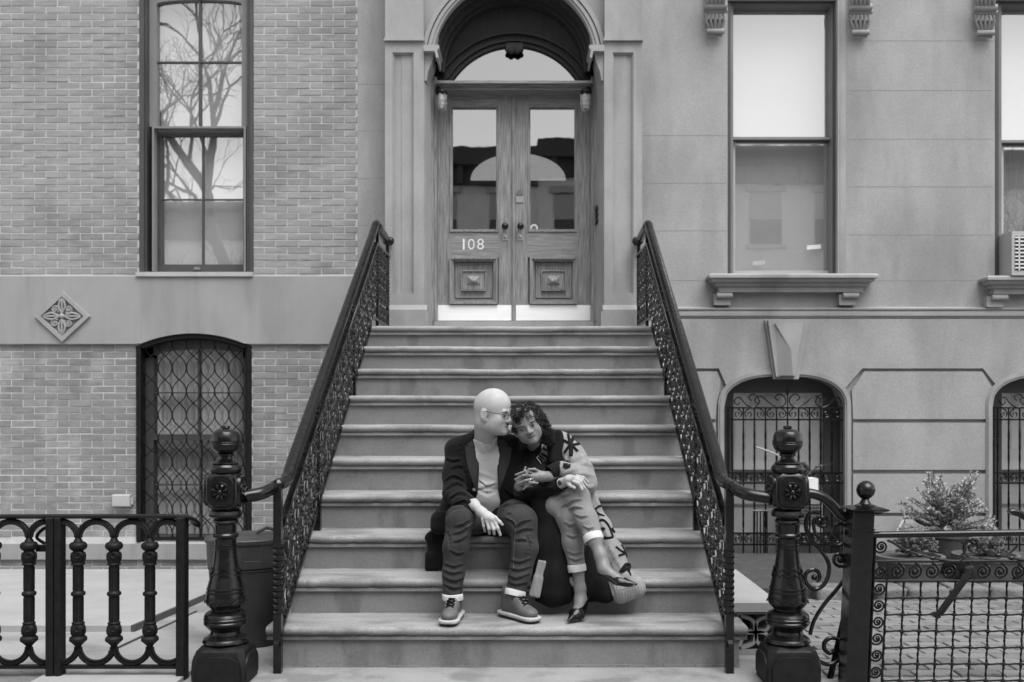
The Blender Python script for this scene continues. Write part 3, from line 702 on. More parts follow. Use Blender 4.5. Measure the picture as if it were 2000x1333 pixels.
# upper left window
uw = thing_part('window', bh)
m = MB(); m.pbox(265,531.5,493,540,W-.05,W+.08); obj('sill', m, 'frame_light', uw)
m = MB(); m.pbox(272,-60,281,531,W-.0,W+.3); m.pbox(488,-60,494.5,531,W-.0,W+.3); m.pbox(281,-60,287,531,W+.03,W+.3); m.pbox(482,-60,488,531,W+.03,W+.3)
obj('outer_frame', m, 'frame_dark', uw)
m = MB(); m.pbox(287,-60,306,248,W+.09,W+.2); m.pbox(472,-60,482,248,W+.09,W+.2)
top = [(306,9)]+arc(390,22,84,20,170,10,10)+[(472,9)]
m.pprism([(306,-60)]+[(306,8)]+[(390+83*math.sin(PI*(k/10-.5)), 8-8*math.cos(PI*(k/10-.5))) for k in range(1,10)]+[(472,8),(472,-60)], W+.09, W+.2)
obj('upper_sash', m, 'frame_mid', uw)
m = MB(); m.pbox(388,0,391.5,245,W+.10,W+.16); m.pbox(306,120.5,388,123,W+.11,W+.15); m.pbox(391.5,120.5,472,123,W+.11,W+.15); obj('muntin', m, 'frame_dark', uw)
m = MB(); m.pbox(297,247,480,251,W+.02,W+.1); m.pbox(297,251,301,530,W+.02,W+.1); m.pbox(476,251,480,530,W+.02,W+.1); obj('screen_frame', m, 'frame_mid', uw)
m = MB(); m.pbox(297,251,480,266,W+.12,W+.2); m.pbox(297,266,315,517,W+.12,W+.2); m.pbox(475,266,484,517,W+.12,W+.2); m.pbox(297,517,484,531,W+.12,W+.2); obj('lower_sash', m, 'frame_dark', uw)
m = MB(); m.pbox(394.5,266,397.5,517,W+.13,W+.17); m.pbox(315,389,394.5,391.5,W+.135,W+.165); m.pbox(397.5,389,475,391.5,W+.135,W+.165); obj('muntin', m, 'frame_dark', uw)
m = MB(); m.pbox(379,522,391,527,W+.112,W+.12); obj('sash_lift', m, 'brass', uw)
for a,b,c,e in ((306,-2,388,120.5),(391.5,-2,472,120.5),(306,123,388,247),(391.5,123,472,247)):
    m = MB(); d = W+.13; m.add([P(a-1,b-1,d),P(c+1,b-1,d),P(c+1,e+1,d),P(a-1,e+1,d)], [(0,1,2,3)]); obj('pane', m, 'glass', uw)
for a,b,c,e in ((315,266,394.5,389),(397.5,266,475,389),(315,391.5,394.5,517),(397.5,391.5,475,517)):
    m = MB(); d = W+.15; m.add([P(a-1,b-1,d),P(c+1,b-1,d),P(c+1,e+1,d),P(a-1,e+1,d)], [(0,1,2,3)]); obj('pane', m, 'glass', uw)
m = MB(); m.pbox(285,-40,500,246,W+.24,W+.245); obj('roller_shade', m, 'shade', uw)
m = MB(); m.pbox(285,246,500,560,W+.215,W+.22); obj('lower_backing', m, 'backing_low', uw)
# basement window
bw_ = thing_part('window', bh)
m = MB(); arcp = [(266,1058)]+[(266+225*k/20, VY-(lb1[3](PX(266,W)+(PX(491,W)-PX(266,W))*k/20)-HC)*F/W) for k in range(21)]+[(491,1058)]
m.strip(arcp, -9, 0.0, W-.01, W+.12); obj('outer_frame', m, 'iron_dull', bw_)
m = MB(); m.pbox(284,660,300,1056,W+.1,W+.2); m.pbox(475,660,484,1056,W+.1,W+.2)
m.pprism([(300,700),(300,694)]+[(387+87*math.sin(PI*(k/10-.5)), 694-12*math.cos(PI*(k/10-.5))) for k in range(1,10)]+[(475,694),(475,700),(484,700),(484,650),(284,650),(284,700)], W+.1, W+.2)
m.pbox(300,849,475,860,W+.1,W+.2); m.pbox(386,684,389,849,W+.1,W+.16); m.pbox(300,766.5,386,769,W+.11,W+.16); m.pbox(389,766.5,475,769,W+.11,W+.16)
m.pbox(389,860,392,1050,W+.12,W+.18); m.pbox(300,946,389,949,W+.13,W+.18); m.pbox(392,946,475,949,W+.13,W+.18)
m.pbox(284,1048,484,1058,W+.1,W+.2)
obj('sash', m, 'frame_dark', bw_)
m = MB(); d = W+.15
for a,b,c,e in ((300,680,386,767),(389,680,475,767),(300,769,386,849),(389,769,475,849),(300,860,389,946),(392,860,475,946),(300,949,389,1048),(392,949,475,1048)):
    m = MB(); m.add([P(a,b,d),P(c,b,d),P(c,e,d),P(a,e,d)], [(0,1,2,3)]); obj('pane', m, 'glass_dim', bw_)
m = MB(); n = 60
for j in range(2):
    pass
def curtain(x0, x1, y0, y1, d, amp, per, name, mat, par):
    m = MB(); n = int((x1-x0)/2); vs = []
    for k in range(n+1):
        x = x0+(x1-x0)*k/n; o_ = amp*math.sin(2*PI*x/per+math.sin(x*.05)*1.5)
        vs += [P(x,y0,d)+Vector((0,o_,0)), P(x,y1,d)+Vector((0,o_*1.2,0))]
    m.add(vs, [(2*k,2*k+2,2*k+3,2*k+1) for k in range(n)]); obj(name, m, mat, par, smooth=True)
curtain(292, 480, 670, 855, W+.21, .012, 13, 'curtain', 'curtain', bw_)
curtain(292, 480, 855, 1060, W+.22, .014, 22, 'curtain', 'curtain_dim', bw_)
m = MB(); m.pbox(262,1061,560,1064,W-.06,W+.03); 
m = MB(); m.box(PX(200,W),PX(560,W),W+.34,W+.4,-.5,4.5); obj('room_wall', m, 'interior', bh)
# grille of bent bars
gr = thing('window_grille', 'black wavy diamond wire grille on the arched basement window of the brick house', 'window grille', P(378,1058,W+.03))
def inside(x, y):
    if not (268 < x < 489 and y < 1056): return False
    return y > VY-(lb1[3](PX(x,W))-HC)*F/W+2
for fam, rr in ((1,.0066),(-1,.0050)):
    m = MB()
    for k in range(-24, 26):
        run = []
        for j in range(0, 420, 3):
            y = 650+j; ph = j/46.0
            x = 378+k*27.6+fam*(j*.6)+fam*3.6*math.sin(2*PI*ph*1.0+k*0)
            if inside(x, y): run.append(P(x,y,W+.04+(.006*fam)))
            else:
                if len(run) > 2: m.tube(run, rr, 4, cap=False)
                run = []
        if len(run) > 2: m.tube(run, rr, 4, cap=False)
    obj('grille_wire', m, 'iron_dull', gr, kind='stuff')
m = MB()
for k in range(-1, 19):
    for q in range(0, 22):
        for off in (0,):
            j = q*23.0; x = 378+(k-9)*27.6+(q%2)*13.8; y = 650+j
            if inside(x, y): m.ball(P(x,y,W+.035), .0085, 6, 4)
obj('knot', m, 'iron_dull', gr, kind='stuff')
m = MB(); m.strip([(p[0],p[1]) for p in arcp], -12, -9.2, W+.02, W+.05); m.pbox(275,1050,482,1055,W+.02,W+.05); obj('grille_frame', m, 'iron_dull', gr)
# junction box
jb = thing('junction_box', 'small white metal box fixed to the brick wall left of the grille', 'utility box', P(237,979,W))
m = MB(); m.cbox(218,967,253,990,W-.07,W-.001,.006); obj('box', m, 'frame_light', jb)
m = MB(); m.cbox(253,974,259,986,W-.035,W-.001,.004); obj('connector', m, 'frame_light', jb)
jb = thing('junction_box', 'small white plate on brick wall seen behind the left handrail', 'utility box', P(566,925,W))
m = MB(); m.cbox(560,917,572,934,W-.05,W-.001,.005); obj('box', m, 'white', jb)
# ================================================================== stoop
stoop = thing('front_stoop', 'ten-riser worn brownstone stoop with rounded nosings up to the double door', 'steps', ((XL+XR)/2, 5, 0))
rs = random.Random(5)
for i in range(1, 11):
    d = dn(i); z = zt[i]; back = dn(i+1)+.05 if i < 10 else 8.87
    if i == 1: x0, x1 = PX(519,d), PX(1461,d)
    else: x0, x1 = XL-.075, XR+.085
    prof = []
    R_ = .0165; cz_ = z-R_-.0035
    # top edge worn, rounded nose, groove, bead
    prof += [(back, z), (d+.05, z), (d+.018, z-.001)]
    prof += [(d+R_-R_*math.sin(math.radians(a)), cz_+(R_+.0025)*math.cos(math.radians(a))) for a in range(10, 181, 17)]
    prof += [(d+.026, z-.040), (d+.026, z-.046)]
    prof += [(d+.020, z-.050), (d+.020, z-.064), (d+.026, z-.067), (d+.04, z-.067), (back, z-.067)]
    # slight unevenness along the nose: several segments across
    m = MB(); ns = 170; n = len(prof); vs = []; chips = [(rs.uniform(x0,x1), rs.uniform(.008,.03), rs.uniform(.002,.007)) for _ in range(16)]
    ph = rs.uniform(0, 9)
    for k in range(ns+1):
        x = x0+(x1-x0)*k/ns
        wv = .0022*noise.noise(Vector((x*3.1+ph, i*1.7, 0)))+.0016*noise.noise(Vector((x*13+ph, i*3.7, 2)))
        wear = .004*math.exp(-((x-(XL+XR)/2)/.45)**2); chip = max(dp*max(0,1-abs(x-cx_)/wc)**.6 for cx_,wc,dp in chips)
        for j,(y,zz) in enumerate(prof):
            q = 1 if 2 <= j <= n-7 else 0
            vs.append((x, y+(wv*1.2+wear*.6+chip*(1 if j > 4 else .4) if q else 0), zz+((wv-wear-(chip*.5 if 2 < j < 7 else 0)) if j < n-7 else 0)))
    fs = [(k*n+j, k*n+(j+1)%n, (k+1)*n+(j+1)%n, (k+1)*n+j) for k in range(ns) for j in range(n)]
    fs += [tuple(range(n)), tuple(range((ns+1)*n-1, ns*n-1, -1))]
    m.add(vs, fs); obj('tread', m, 'step', stoop, smooth=35)
    zb = zt[i-1]-.002 if i > 1 else -.02
    xr0, xr1 = (x0+.03, x1-.035) if i == 1 else (x0+.02, x1-.02)
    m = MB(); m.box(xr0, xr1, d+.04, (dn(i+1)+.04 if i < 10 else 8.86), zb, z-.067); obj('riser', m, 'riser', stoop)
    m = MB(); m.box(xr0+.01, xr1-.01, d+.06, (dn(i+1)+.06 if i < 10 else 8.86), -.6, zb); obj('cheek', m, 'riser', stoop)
# cracked skirt at the foot of the first riser
m = MB(); x = PX(533,4.76); q = random.Random(2)
while x < PX(1440,4.76):
    x2 = min(x+q.uniform(.05,.16), PX(1445,4.76)); m.box(x, x2-.003, dn(1)+.035-q.uniform(.0,.006), dn(1)+.045, 0, .005+q.uniform(0,.008)); x = x2
obj('mortar_skirt', m, 'riser', stoop, kind='stuff')

# ================================================================== railings
def railing(X, sg, label):
    """X plane of the cast panels, sg=-1 left, +1 right"""
    r = thing('stair_railing', label, 'railing', (X, 4.7, 0))
    Xp = X-0.02*(-sg)*-1 if False else X+sg*.018
    d0, z0 = 4.70, .905; dA_, zA = 7.78, 2.70                     # handrail line: foot and apex
    sl_ = .611
    hz = lambda d: 1.099+(d-5.206)*sl_
    # handrail: newel end, sweep, slope, apex, level run back to the pilaster
    nx = -1.363 if sg < 0 else 1.197
    hx = Xp+sg*.01
    q3 = lambda off, y, d: (hx+sg*off, d, PZ(y, d))
    pts = [(nx-sg*.085, 4.535, PZ(972,4.535)), q3(.105,970,4.54), q3(.05,965,4.565), q3(.018,956.5,4.63), q3(.004,947,4.72), (hx,4.87,hz(4.87)-.004), (hx,5.0,hz(5.0)), (hx,5.4,hz(5.4)), (hx,6.2,hz(6.2)), (hx,7.0,hz(7.0)), (hx,7.64,hz(7.64)), (hx,7.78,zA-.022), (hx,7.86,zA-.012), (hx,7.95,zA-.02), (hx,8.2,zA-.03), (hx,8.42,zA-.04), (hx-sg*.03,8.47,zA-.04)]
    m = MB(); m.tube(smoothpath(pts, 6), .034, 14, flat=(1,.86)); obj('handrail', m, 'iron', r, smooth=True)
    m = MB(); m.ball((hx-sg*.02, 8.45, zA-.04), .038, 12, 8); m.tube([(hx,8.38,zA-.045),(hx,8.47,zA-.045)], .036, 10); obj('rail_boss', m, 'iron', r, smooth=True)
    # flat bars
    bt = lambda d: hz(d)-.118; 
    bbz = lambda d: HC-(np.interp(d, [dn(i) for i in range(1,11)], [bpx[i] for i in range(1,11)])-VY)*d/F+.012
    def bar(d0, d1, f0, f1, w, h, name):
        m = MB(); n = 14; vs = []
        for k in range(n+1):
            d = d0+(d1-d0)*k/n; z = f0+(f1-f0)*k/n
            vs += [(Xp-w,d,z-h),(Xp+w,d,z-h),(Xp+w,d,z+h),(Xp-w,d,z+h)]
        m.add(vs, [(k*4+j, k*4+(j+1)%4, k*4+4+(j+1)%4, k*4+4+j) for k in range(n) for j in range(4)]+[(0,3,2,1),(4*n,4*n+1,4*n+2,4*n+3)])
        obj(name, m, 'iron', r)
    s0 = bbz(4.75); s1 = bbz(7.45)
    bar(4.74, 7.72, bt(4.74), bt(7.72), .016, .014, 'upper_bar')
    bar(4.62, 7.45, bbz(4.75)-.055, s1+.02, .012, .012, 'lower_bar')
    bar(7.72, 8.45, bt(7.72), bt(7.72)+.01, .016, .010, 'upper_bar')
    bar(7.50, 8.45, 1.93, 1.93, .012, .010, 'lower_bar')
    lo = lambda d: (bbz(4.75)-.055)+(d-4.62)*((s1+.02)-(bbz(4.75)-.055))/(7.45-4.62)
    # posts with twisted middles
    def post(d, zb, ztp, twist0=None, twist1=None, w=.017, name='post'):
        m = MB(); n = 150; vs = []
        tw = 0
        z_ = [zb+(ztp-zb)*k/n for k in range(n+1)]; 
        for z in z_:
            if twist0 is not None and twist0 < z < twist1: tw += (ztp-zb)/n*2*PI/.115
            ww = w*1.414*(.92 if tw and twist0 < z < twist1 else 1)
            for j in range(4):
                a = PI/4+PI/2*j+tw; vs.append((Xp+ww*math.cos(a), d+ww*math.sin(a), z))
            if twist0 is not None and z >= twist1: tw = round(tw/(PI/2))*PI/2
        m.add(vs, [(k*4+j, k*4+(j+1)%4, k*4+4+(j+1)%4, k*4+4+j) for k in range(n) for j in range(4)]+[(3,2,1,0),(4*n,4*n+1,4*n+2,4*n+3)])
        m.ball((Xp,d,ztp), .03, 8, 6); obj(name, m, 'iron', r, smooth=30)
    post(4.66, 0.0, PZ(948,4.66), .28, .60, .0185)
    for i in (3.72, 7.55):
        d = dn(i)+.0; zz = zt[int(i)]
        post(d, zz, hz(d)-.03, zz+.22, zz+.7, .013)
        m = MB(); m.box(Xp-.02,Xp+.02,d-.02,d+.02,zz+.001,zz+.17); obj('post_foot', m, 'iron', r)
    post(7.80, 1.855, zA-.03, 2.1, 2.5, .012); post(8.38, 1.855, zA-.05, 2.1, 2.5, .013)
    # cast scroll panels: one sheared cell repeated along the slope
    def cell(m, d, zlo, zhi, shear, wd, seed):
        q = random.Random(seed); rows_ = 4; h = (zhi-zlo)/rows_
        def pt(u, v, o=0): return (Xp+o, d+u*wd, zlo+u*wd*shear+v*h)
        for k in range(rows_):
            for s_ in (0,1):
                c0 = .25+.5*s_; fl = 1 if (k+s_) % 2 else -1
                # C scroll
                pp = [pt(c0+.20*fl*math.cos(a)*(1-.10*(a)), k+.5+.42*math.sin(a)*(1-.08*a), .0) for a in [PI*(-.55+1.9*t/10) for t in range(11)]]
                m.tube(pp, .0052, 4, cap=False)
                m.ball(pp[-1], .0105, 5, 4, (.9,1,1.2)); m.ball(pt(c0-.12*fl, k+.18, sg*-.006), .012, 5, 4, (.6,.8,1.7))
                # leaf: bent diamond
                c = pt(c0+.05*fl, k+.72, -sg*.004); L_ = .026; Wd = .010
                m.add([(c[0],c[1],c[2]+L_),(c[0]-sg*.008,c[1]+Wd,c[2]),(c[0],c[1],c[2]-L_),(c[0]-sg*.008,c[1]-Wd,c[2]),(c[0]-sg*.016,c[1],c[2]),(c[0]+sg*.006,c[1],c[2])],
                      [(0,1,4),(1,2,4),(2,3,4),(3,0,4),(1,0,5),(2,1,5),(3,2,5),(0,3,5)])
            m.tube([pt(0,k,0), pt(.5,k+.12,0), pt(1,k,0)], .0055, 4, cap=False)
            m.ball(pt(.5,k+.06,-sg*.006), .013, 6, 4)
            m.ball(pt(0,k+.5,-sg*.006), .010, 5, 4)
        m.tube([pt(0,0), pt(0,rows_)], .0055, 4, cap=False); 
    def panel(da, db, flat=False):
        m = MB(); n = max(1, round((db-da)/.20)); wd = (db-da)/n
        for k in range(n):
            d = da+k*wd
            if flat: cell(m, d, 1.94, bt(7.72), 0, wd, k)
            else: cell(m, d, lo(d)+.012, bt(d)-.012, sl_, wd, k)
        obj('scroll_panel', m, 'iron_cast', r, kind='stuff')
    M.setdefault('iron_cast', textured('glossy_cast_iron', .008, .025, .14, 25, (1,1,1), 200, .3, .002, rough2=.25, spec=.7))
    panel(4.70, dn(3.72)); panel(dn(3.72)+.0, dn(7.55)); panel(dn(7.55), 7.72); panel(7.82, 8.36, True)
    return r
railing(XL, -1, 'ornate black iron stair railing beside the brick wall, left of the seated couple')
railing(XR, 1, 'ornate black iron stair railing on the side of the smooth brownstone wall')

# ================================================================== newel posts
def newel():
    c = Vector((-1.363, 4.535, 0)); s = 4.535/F
    r = thing('newel_post', 'black cast iron newel post at the brick side of the stoop, next to the bin', 'newel post', c, 'cast newel posts at the foot of the stoop')
    z = lambda y: PZ(y, 4.535)
    prof = [(838,0),(838.5,9),(840,17),(844,23.5),(850,27),(858,28),(861,28.2),(861.3,29.3),(863,29.3),(863.4,28.4),(864.6,29.3),(866.2,29.3),(866.6,28.4),(868,29.3),(869.4,29.3),(870,28.2),(875,26.5),(880,23),(884,18),(886,14),(887,16),(891,16),(892,13),(897,13.5),(900,17),(903,24),(905,26),(906,24),(908,28),(912,31),(917,32),(922,30),(925,25)]
    m = MB(); m.lathe([(z(y),x*s) for y,x in prof], c.x, c.y, 36)
    obj('ball_finial', m, 'iron', r, smooth=25)
    m = MB()
    for k in range(6):
        a = k*PI/3; u = Vector((math.cos(a),math.sin(a),0))
        m.tube([c+u*.006+Vector((0,0,z(838))), c+u*.018+Vector((0,0,z(835.5))), c+u*.014+Vector((0,0,z(833)))], .004, 6)
    obj('bud', m, 'iron', r, smooth=True)
    # square block with rounded raised faces
    hb = 31*s; z1, z0 = z(924), z(994)
    m = MB(); ch = .022
    ring = lambda zz, h, c_: [(c.x-h+c_,c.y-h,zz),(c.x+h-c_,c.y-h,zz),(c.x+h,c.y-h+c_,zz),(c.x+h,c.y+h-c_,zz),(c.x+h-c_,c.y+h,zz),(c.x-h+c_,c.y+h,zz),(c.x-h,c.y+h-c_,zz),(c.x-h,c.y-h+c_,zz)]
    rr = [ring(z1,hb*.80,ch),ring(z1-.008,hb*.86,ch*.6),ring(z1-.02,hb*.93,.006),ring(z1-.035,hb*.95,.005),ring(z0+.035,hb*.95,.005),ring(z0+.018,hb*.9,.012),ring(z0,hb*.78,ch)]
    m.add([v for q in rr for v in q], [(i*8+j, i*8+(j+1)%8, i*8+8+(j+1)%8, i*8+8+j) for i in range(len(rr)-1) for j in range(8)]+[tuple(range(7,-1,-1)), tuple(range((len(rr)-1)*8, len(rr)*8))])
    obj('block', m, 'iron', r, smooth=28)
    zc = (z0+z1)/2; hh = (z1-z0)/2-.008
    def shield(axis, sgn, part='face_plate'):
        m = MB(); n = 28; pts = []
        for k in range(n):
            a = 2*PI*k/n; e = 2/3.6
            pts.append((hb*.86*math.copysign(abs(math.cos(a))**e, math.cos(a)), hh*.95*math.copysign(abs(math.sin(a))**e, math.sin(a))))
        f0, f1, f2 = hb*.90, hb+.002, hb+.010
        def w3(u, v, o):
            return (c.x+u, c.y-o, zc+v) if axis == 'y' else (c.x+sgn*o, c.y+u*(-sgn), zc+v)
        vs = [w3(u,v,f0) for u,v in pts]+[w3(u,v,f1) for u,v in pts]+[w3(u*.94,v*.94,f2) for u,v in pts]
        m.add(vs, [(i*n+j, i*n+(j+1)%n, i*n+n+(j+1)%n, i*n+n+j) for i in range(2) for j in range(n)]+[tuple(range(2*n, 3*n))])
        fp = obj(part, m, 'iron', r, smooth=35)
        m = MB(); R_ = 17.5*s
        m.tube([w3(R_*math.cos(2*PI*k/24), R_*math.sin(2*PI*k/24), f2+.001) for k in range(25)], .004, 6)
        for k in range(8):
            a = 2*PI*k/8+PI/8; pts_ = [w3(R_*t*math.cos(a), R_*t*math.sin(a), f2+.002) for t in (.28,.5,.75,.9)]
            m.tube(pts_, [.003,.0085,.011,.005], 6)
        m.ball(w3(0,0,f2+.003), .012, 10, 6)
        obj('rosette', m, 'iron', fp, smooth=True)
    shield('y', 1); shield('x', 1); shield('x', -1)
    prof = [(993,24),(995,27),(998,30),(1004,32),(1008,31),(1012,26),(1014,22),(1016,24),(1019,25),(1022,23),(1024,20.5),(1040,20),(1041,23),(1044,25),(1048,24.5),(1050,22),(1052,20.5),(1062,20.5),(1063,22),(1065,22),(1066,20.8),(1068,20.8),(1069,22),(1071,22),(1072,21),(1085,22),(1100,24),(1112,26),(1126,29.5),(1138,32.5),(1146,34.5),(1147,36),(1149,36),(1150,35),(1153,35.5),(1154,37),(1156,37),(1157,36),(1159.5,36.5),(1170,38),(1177,37),(1183,33),(1188,27),(1190,27),(1193,33),(1197,38.5),(1202,41),(1204,39.8),(1206,41.5),(1209,41.5),(1211,40),(1213,41.5),(1217,41),(1219,39),(1223,36),(1228,31),(1231,28),(1237,30),(1242,36),(1245,41),(1248,43),(1252,44),(1254,38)]
    m = MB(); m.lathe([(z(y),x*s) for y,x in prof], c.x, c.y, 40); obj('shaft', m, 'iron', r, smooth=25)
    m = MB()
    for y0_, n_, amp, rad in ((1111,9,5,26.5),(1121,9,5,29),(1172,10,4.5,38)):
        pts = []
        for k in range(n_*2+1):
            a = 2*PI*k/(n_*2); yy = y0_+(amp/2 if k%2 else -amp/2)*1.4; rr_ = (rad+(yy-y0_)*.28+.4)*s
            pts.append((c.x+rr_*math.cos(a), c.y+rr_*math.sin(a), z(yy)))
        m.tube(pts, .0042, 5, cap=False); obj('zigzag_moulding', m, 'iron', r); m = MB()
    # base: chamfered cube with arched faces
    hb = 50*s; m = MB(); zt_ = z(1252)
    rr = [ring(zt_,hb*.55,.04),ring(zt_-.012,hb*.80,.035),ring(zt_-.028,hb*.93,.03),ring(zt_-.055,hb*.985,.022),ring(zt_-.11,hb,.008),ring(.0,hb,.008)]
    m.add([v for q in rr for v in q], [(i*8+j, i*8+(j+1)%8, i*8+8+(j+1)%8, i*8+8+j) for i in range(len(rr)-1) for j in range(8)]+[tuple(range(7,-1,-1)), tuple(range((len(rr)-1)*8, len(rr)*8))])
    b = obj('base_block', m, 'iron_dull', r, smooth=28)
    for axis, sgn in (('y',1),('x',1),('x',-1)):
        m = MB(); W2 = hb*.86; zt2 = zt_-.045
        pts = [(-W2,.02),(W2,.02),(W2,zt2-.07)]+[(W2*math.cos(a), zt2-.07+.07*math.sin(a)) for a in [PI*.5*k/6 for k in range(1,6)] if 0]+[(W2*abs(math.cos(PI/2*k/7))**.55, zt2-.07+.07*abs(math.sin(PI/2*k/7))**.8) for k in range(1,7)]+[(0,zt2)]
        pts = pts[:]+[(-u,v) for u,v in reversed(pts[2:-1])]
        w3 = lambda u,v,o: (c.x+u, c.y-o, v) if axis == 'y' else (c.x+sgn*o, c.y-u*sgn, v)
        n = len(pts); vs = [w3(u,v,hb*.96) for u,v in pts]+[w3(u*.98,v if v<.1 else v-.003,hb+.007) for u,v in pts]
        m.add(vs, [(j,(j+1)%n,n+(j+1)%n,n+j) for j in range(n)]+[tuple(range(n,2*n))]); obj('face_plate', m, 'iron_dull', r)
    return r
nw = newel(); index_kids()
nc = copy_tree(nw, (1.197+1.363, 0, 0)); nc['label'] = 'black cast iron newel post at the brownstone side of the stoop, joined to the scrollwork'

# ================================================================== left fence
fl = thing('iron_fence', 'low black iron fence of arched cast balusters in front of the brick house', 'fence', P(180,1320,4.55))
d = 4.55; s = d/F
m = MB(); 
tr = [(-60,1009.5),(120,1009),(320,1009),(352,1010),(366,1013),(374,1022),(374,1030)]
pts = [P(x,y,d) for x,y in tr]; 
for k,q in enumerate(pts):
    if k >= 4: q.y += (0,0,0,0,.03,.06,.07)[k]
m.tube(smoothpath([tuple(p) for p in pts],5), .014, 8, flat=(1.9,.75)); obj('top_rail', m, 'iron_dull', fl, smooth=True)
m = MB(); m.pbox(-60,1301,345,1307,d-.015,d+.015); obj('bottom_rail', m, 'iron_dull', fl)
for (xa, xb, yb) in ((88,103,1345),(104.5,117,1345),(343,360,1330)):
    m = MB(); m.cbox(xa,1012,xb,yb,d-.03,d+.03,.004); obj('post', m, 'iron_dull', fl)
bxs = [-14, 57, 153, 223, 293]
def baluster(x):
    c = P(x,1300,d); m = MB(); z = lambda y: PZ(y,d)
    prof = [(1046,3),(1052,6),(1058,9),(1060,14),(1064,16.5),(1069,16.5),(1073,14),(1076,9.5),(1078,10),(1080,13.5),(1086,14.5),(1093,14),(1099,11.5),(1101,13),(1103,13),(1104,10),(1106,9.6),(1154,9.6),(1156,12),(1158,13.5),(1161,13.5),(1163,12),(1165,9.6),(1214,9.6),(1216,12),(1218,12),(1220,11),(1224,13.5),(1231,14.5),(1237,14),(1241,11.5),(1243,14),(1246,16.5),(1251,16.5),(1254,13),(1260,7),(1266,4)]
    m.lathe([(z(y),r*s) for y,r in prof], c.x, c.y, 20)
    b = obj('baluster', m, 'iron_dull', fl, smooth=30)
    m = MB()
    for y in (1086,1230):
        m.tube([P(x+9*math.cos(a)*(1-.1*a),y-8*math.sin(a)*(1-.1*a),d-.036) for a in [k*.6 for k in range(12)]], .003, 5)
        for sx in (-1,1): m.tube([P(x+sx*11,y+8,d-.02),P(x+sx*13.5,y,d-.022),P(x+sx*10,y-7,d-.024)], .003, 5)
    for k in range(8):
        a = 2*PI*k/8; m.tube([(c.x+.0225*math.cos(a),c.y+.0225*math.sin(a),z(1108)),(c.x+.0225*math.cos(a),c.y+.0225*math.sin(a),z(1152))], .003, 4)
        m.tube([(c.x+.0225*math.cos(a),c.y+.0225*math.sin(a),z(1167)),(c.x+.0225*math.cos(a),c.y+.0225*math.sin(a),z(1212))], .003, 4)
    obj('carving', m, 'iron_dull', b)
for x in bxs: baluster(x)
sup = [(-84,-14),(-14,57),(57,88),(117,153),(153,223),(223,293),(293,345)]
for a, b in sup:
    for top in (1, 0):
        full = (b-a) > 60
        if full: cx = (a+b)/2; rx = (b-a)/2; a0, a1 = 180, 0
        elif a in (57, 293): cx = a+35; rx = 35; a0, a1 = 180, 90+(8 if a==57 else -35)
        else: cx = b-35; rx = 35; a0, a1 = 88, 0
        pth = arc(cx, 1050, rx-1, 32, a0, a1, 16) if top else [(x, 2*1157-y) for x,y in arc(cx, 1050, rx-1, 32, a0, a1, 16)]
        m = MB(); m.tube([P(x,y,d) for x,y in pth], 5.5*s, 8, flat=(1.1,1)); m.tube([P(x,y,d-.012) for x,y in [(cx+(x-cx)*.86, (1050 if top else 1264)+(y-(1050 if top else 1264))*.86) for x,y in pth]], 2.6*s, 6)
        obj('arch', m, 'iron_dull', fl, smooth=True)
m = MB()
for x in (140,166): pass
m.tube([P(x,y,d+.05) for x,y in smoothpath([(117,1042),(100,1030),(84,1034),(72,1050),(88,1062)],5)], .008, 6); m.pbox(70,1066,90,1078,d+.03,d+.06); obj('latch', m, 'iron_dull', fl)

# ================================================================== bin, slabs, hatch
bn = thing('trash_bin', 'round dark plastic trash bin with lid behind the newel post at the brick side', 'bin', P(505,1255,5.35))
cb = P(484,1255,5.32); 
m = MB(); m.lathe([(gz(5.3)+.0,.165),(gz(5.3)+.02,.172),(PZ(1110,5.3),.20),(PZ(1107,5.3),.206),(PZ(1103,5.3),.19)], cb.x, cb.y, 40)
obj('barrel', m, 'plastic', bn, smooth=30)
m = MB(); zl = PZ(1052,5.3); m.lathe([(PZ(1104,5.3),.204),(PZ(1102,5.3),.208),(zl-.012,.212),(zl-.012,.220),(zl+.006,.222),(zl+.012,.216),(zl+.022,.150),(zl+.018,.142),(zl+.020,.13),(zl+.024,.0)], cb.x, cb.y, 48)
obj('lid', m, 'plastic', bn, smooth=25)
m = MB(); m.tube([P(x,y,5.08) for x,y in ((476,1072),(476,1098),(510,1098),(513,1062))], .0045, 6); m.tube([(cb.x+.05,cb.y-.02,zl+.03),(cb.x+.1,cb.y,zl+.055),(cb.x+.18,cb.y+.03,zl+.03)], .01, 8); obj('handle', m, 'plastic', bn)
ht = thing('cellar_hatch', 'flat grey stone cellar hatch cover lying in the areaway below the brick wall', 'hatch', (-3, 6.5, gz(6.5)))
m = MB(); xR = -2.24; ya, yb = 5.66, 8.55
hz_ = lambda y: gz(y)+.035
m.add([(-6.5,ya,hz_(ya)),(xR,ya,hz_(ya)),(xR,yb,hz_(yb)),(-6.5,yb,hz_(yb)),(-6.5,ya,hz_(ya)-.035),(xR,ya,hz_(ya)-.035),(xR,yb,hz_(yb)-.035),(-6.5,yb,hz_(yb)-.035)], [(0,1,2,3),(4,5,1,0),(5,6,2,1),(6,7,3,2),(7,4,0,3)])
obj('cover', m, 'slab', ht)
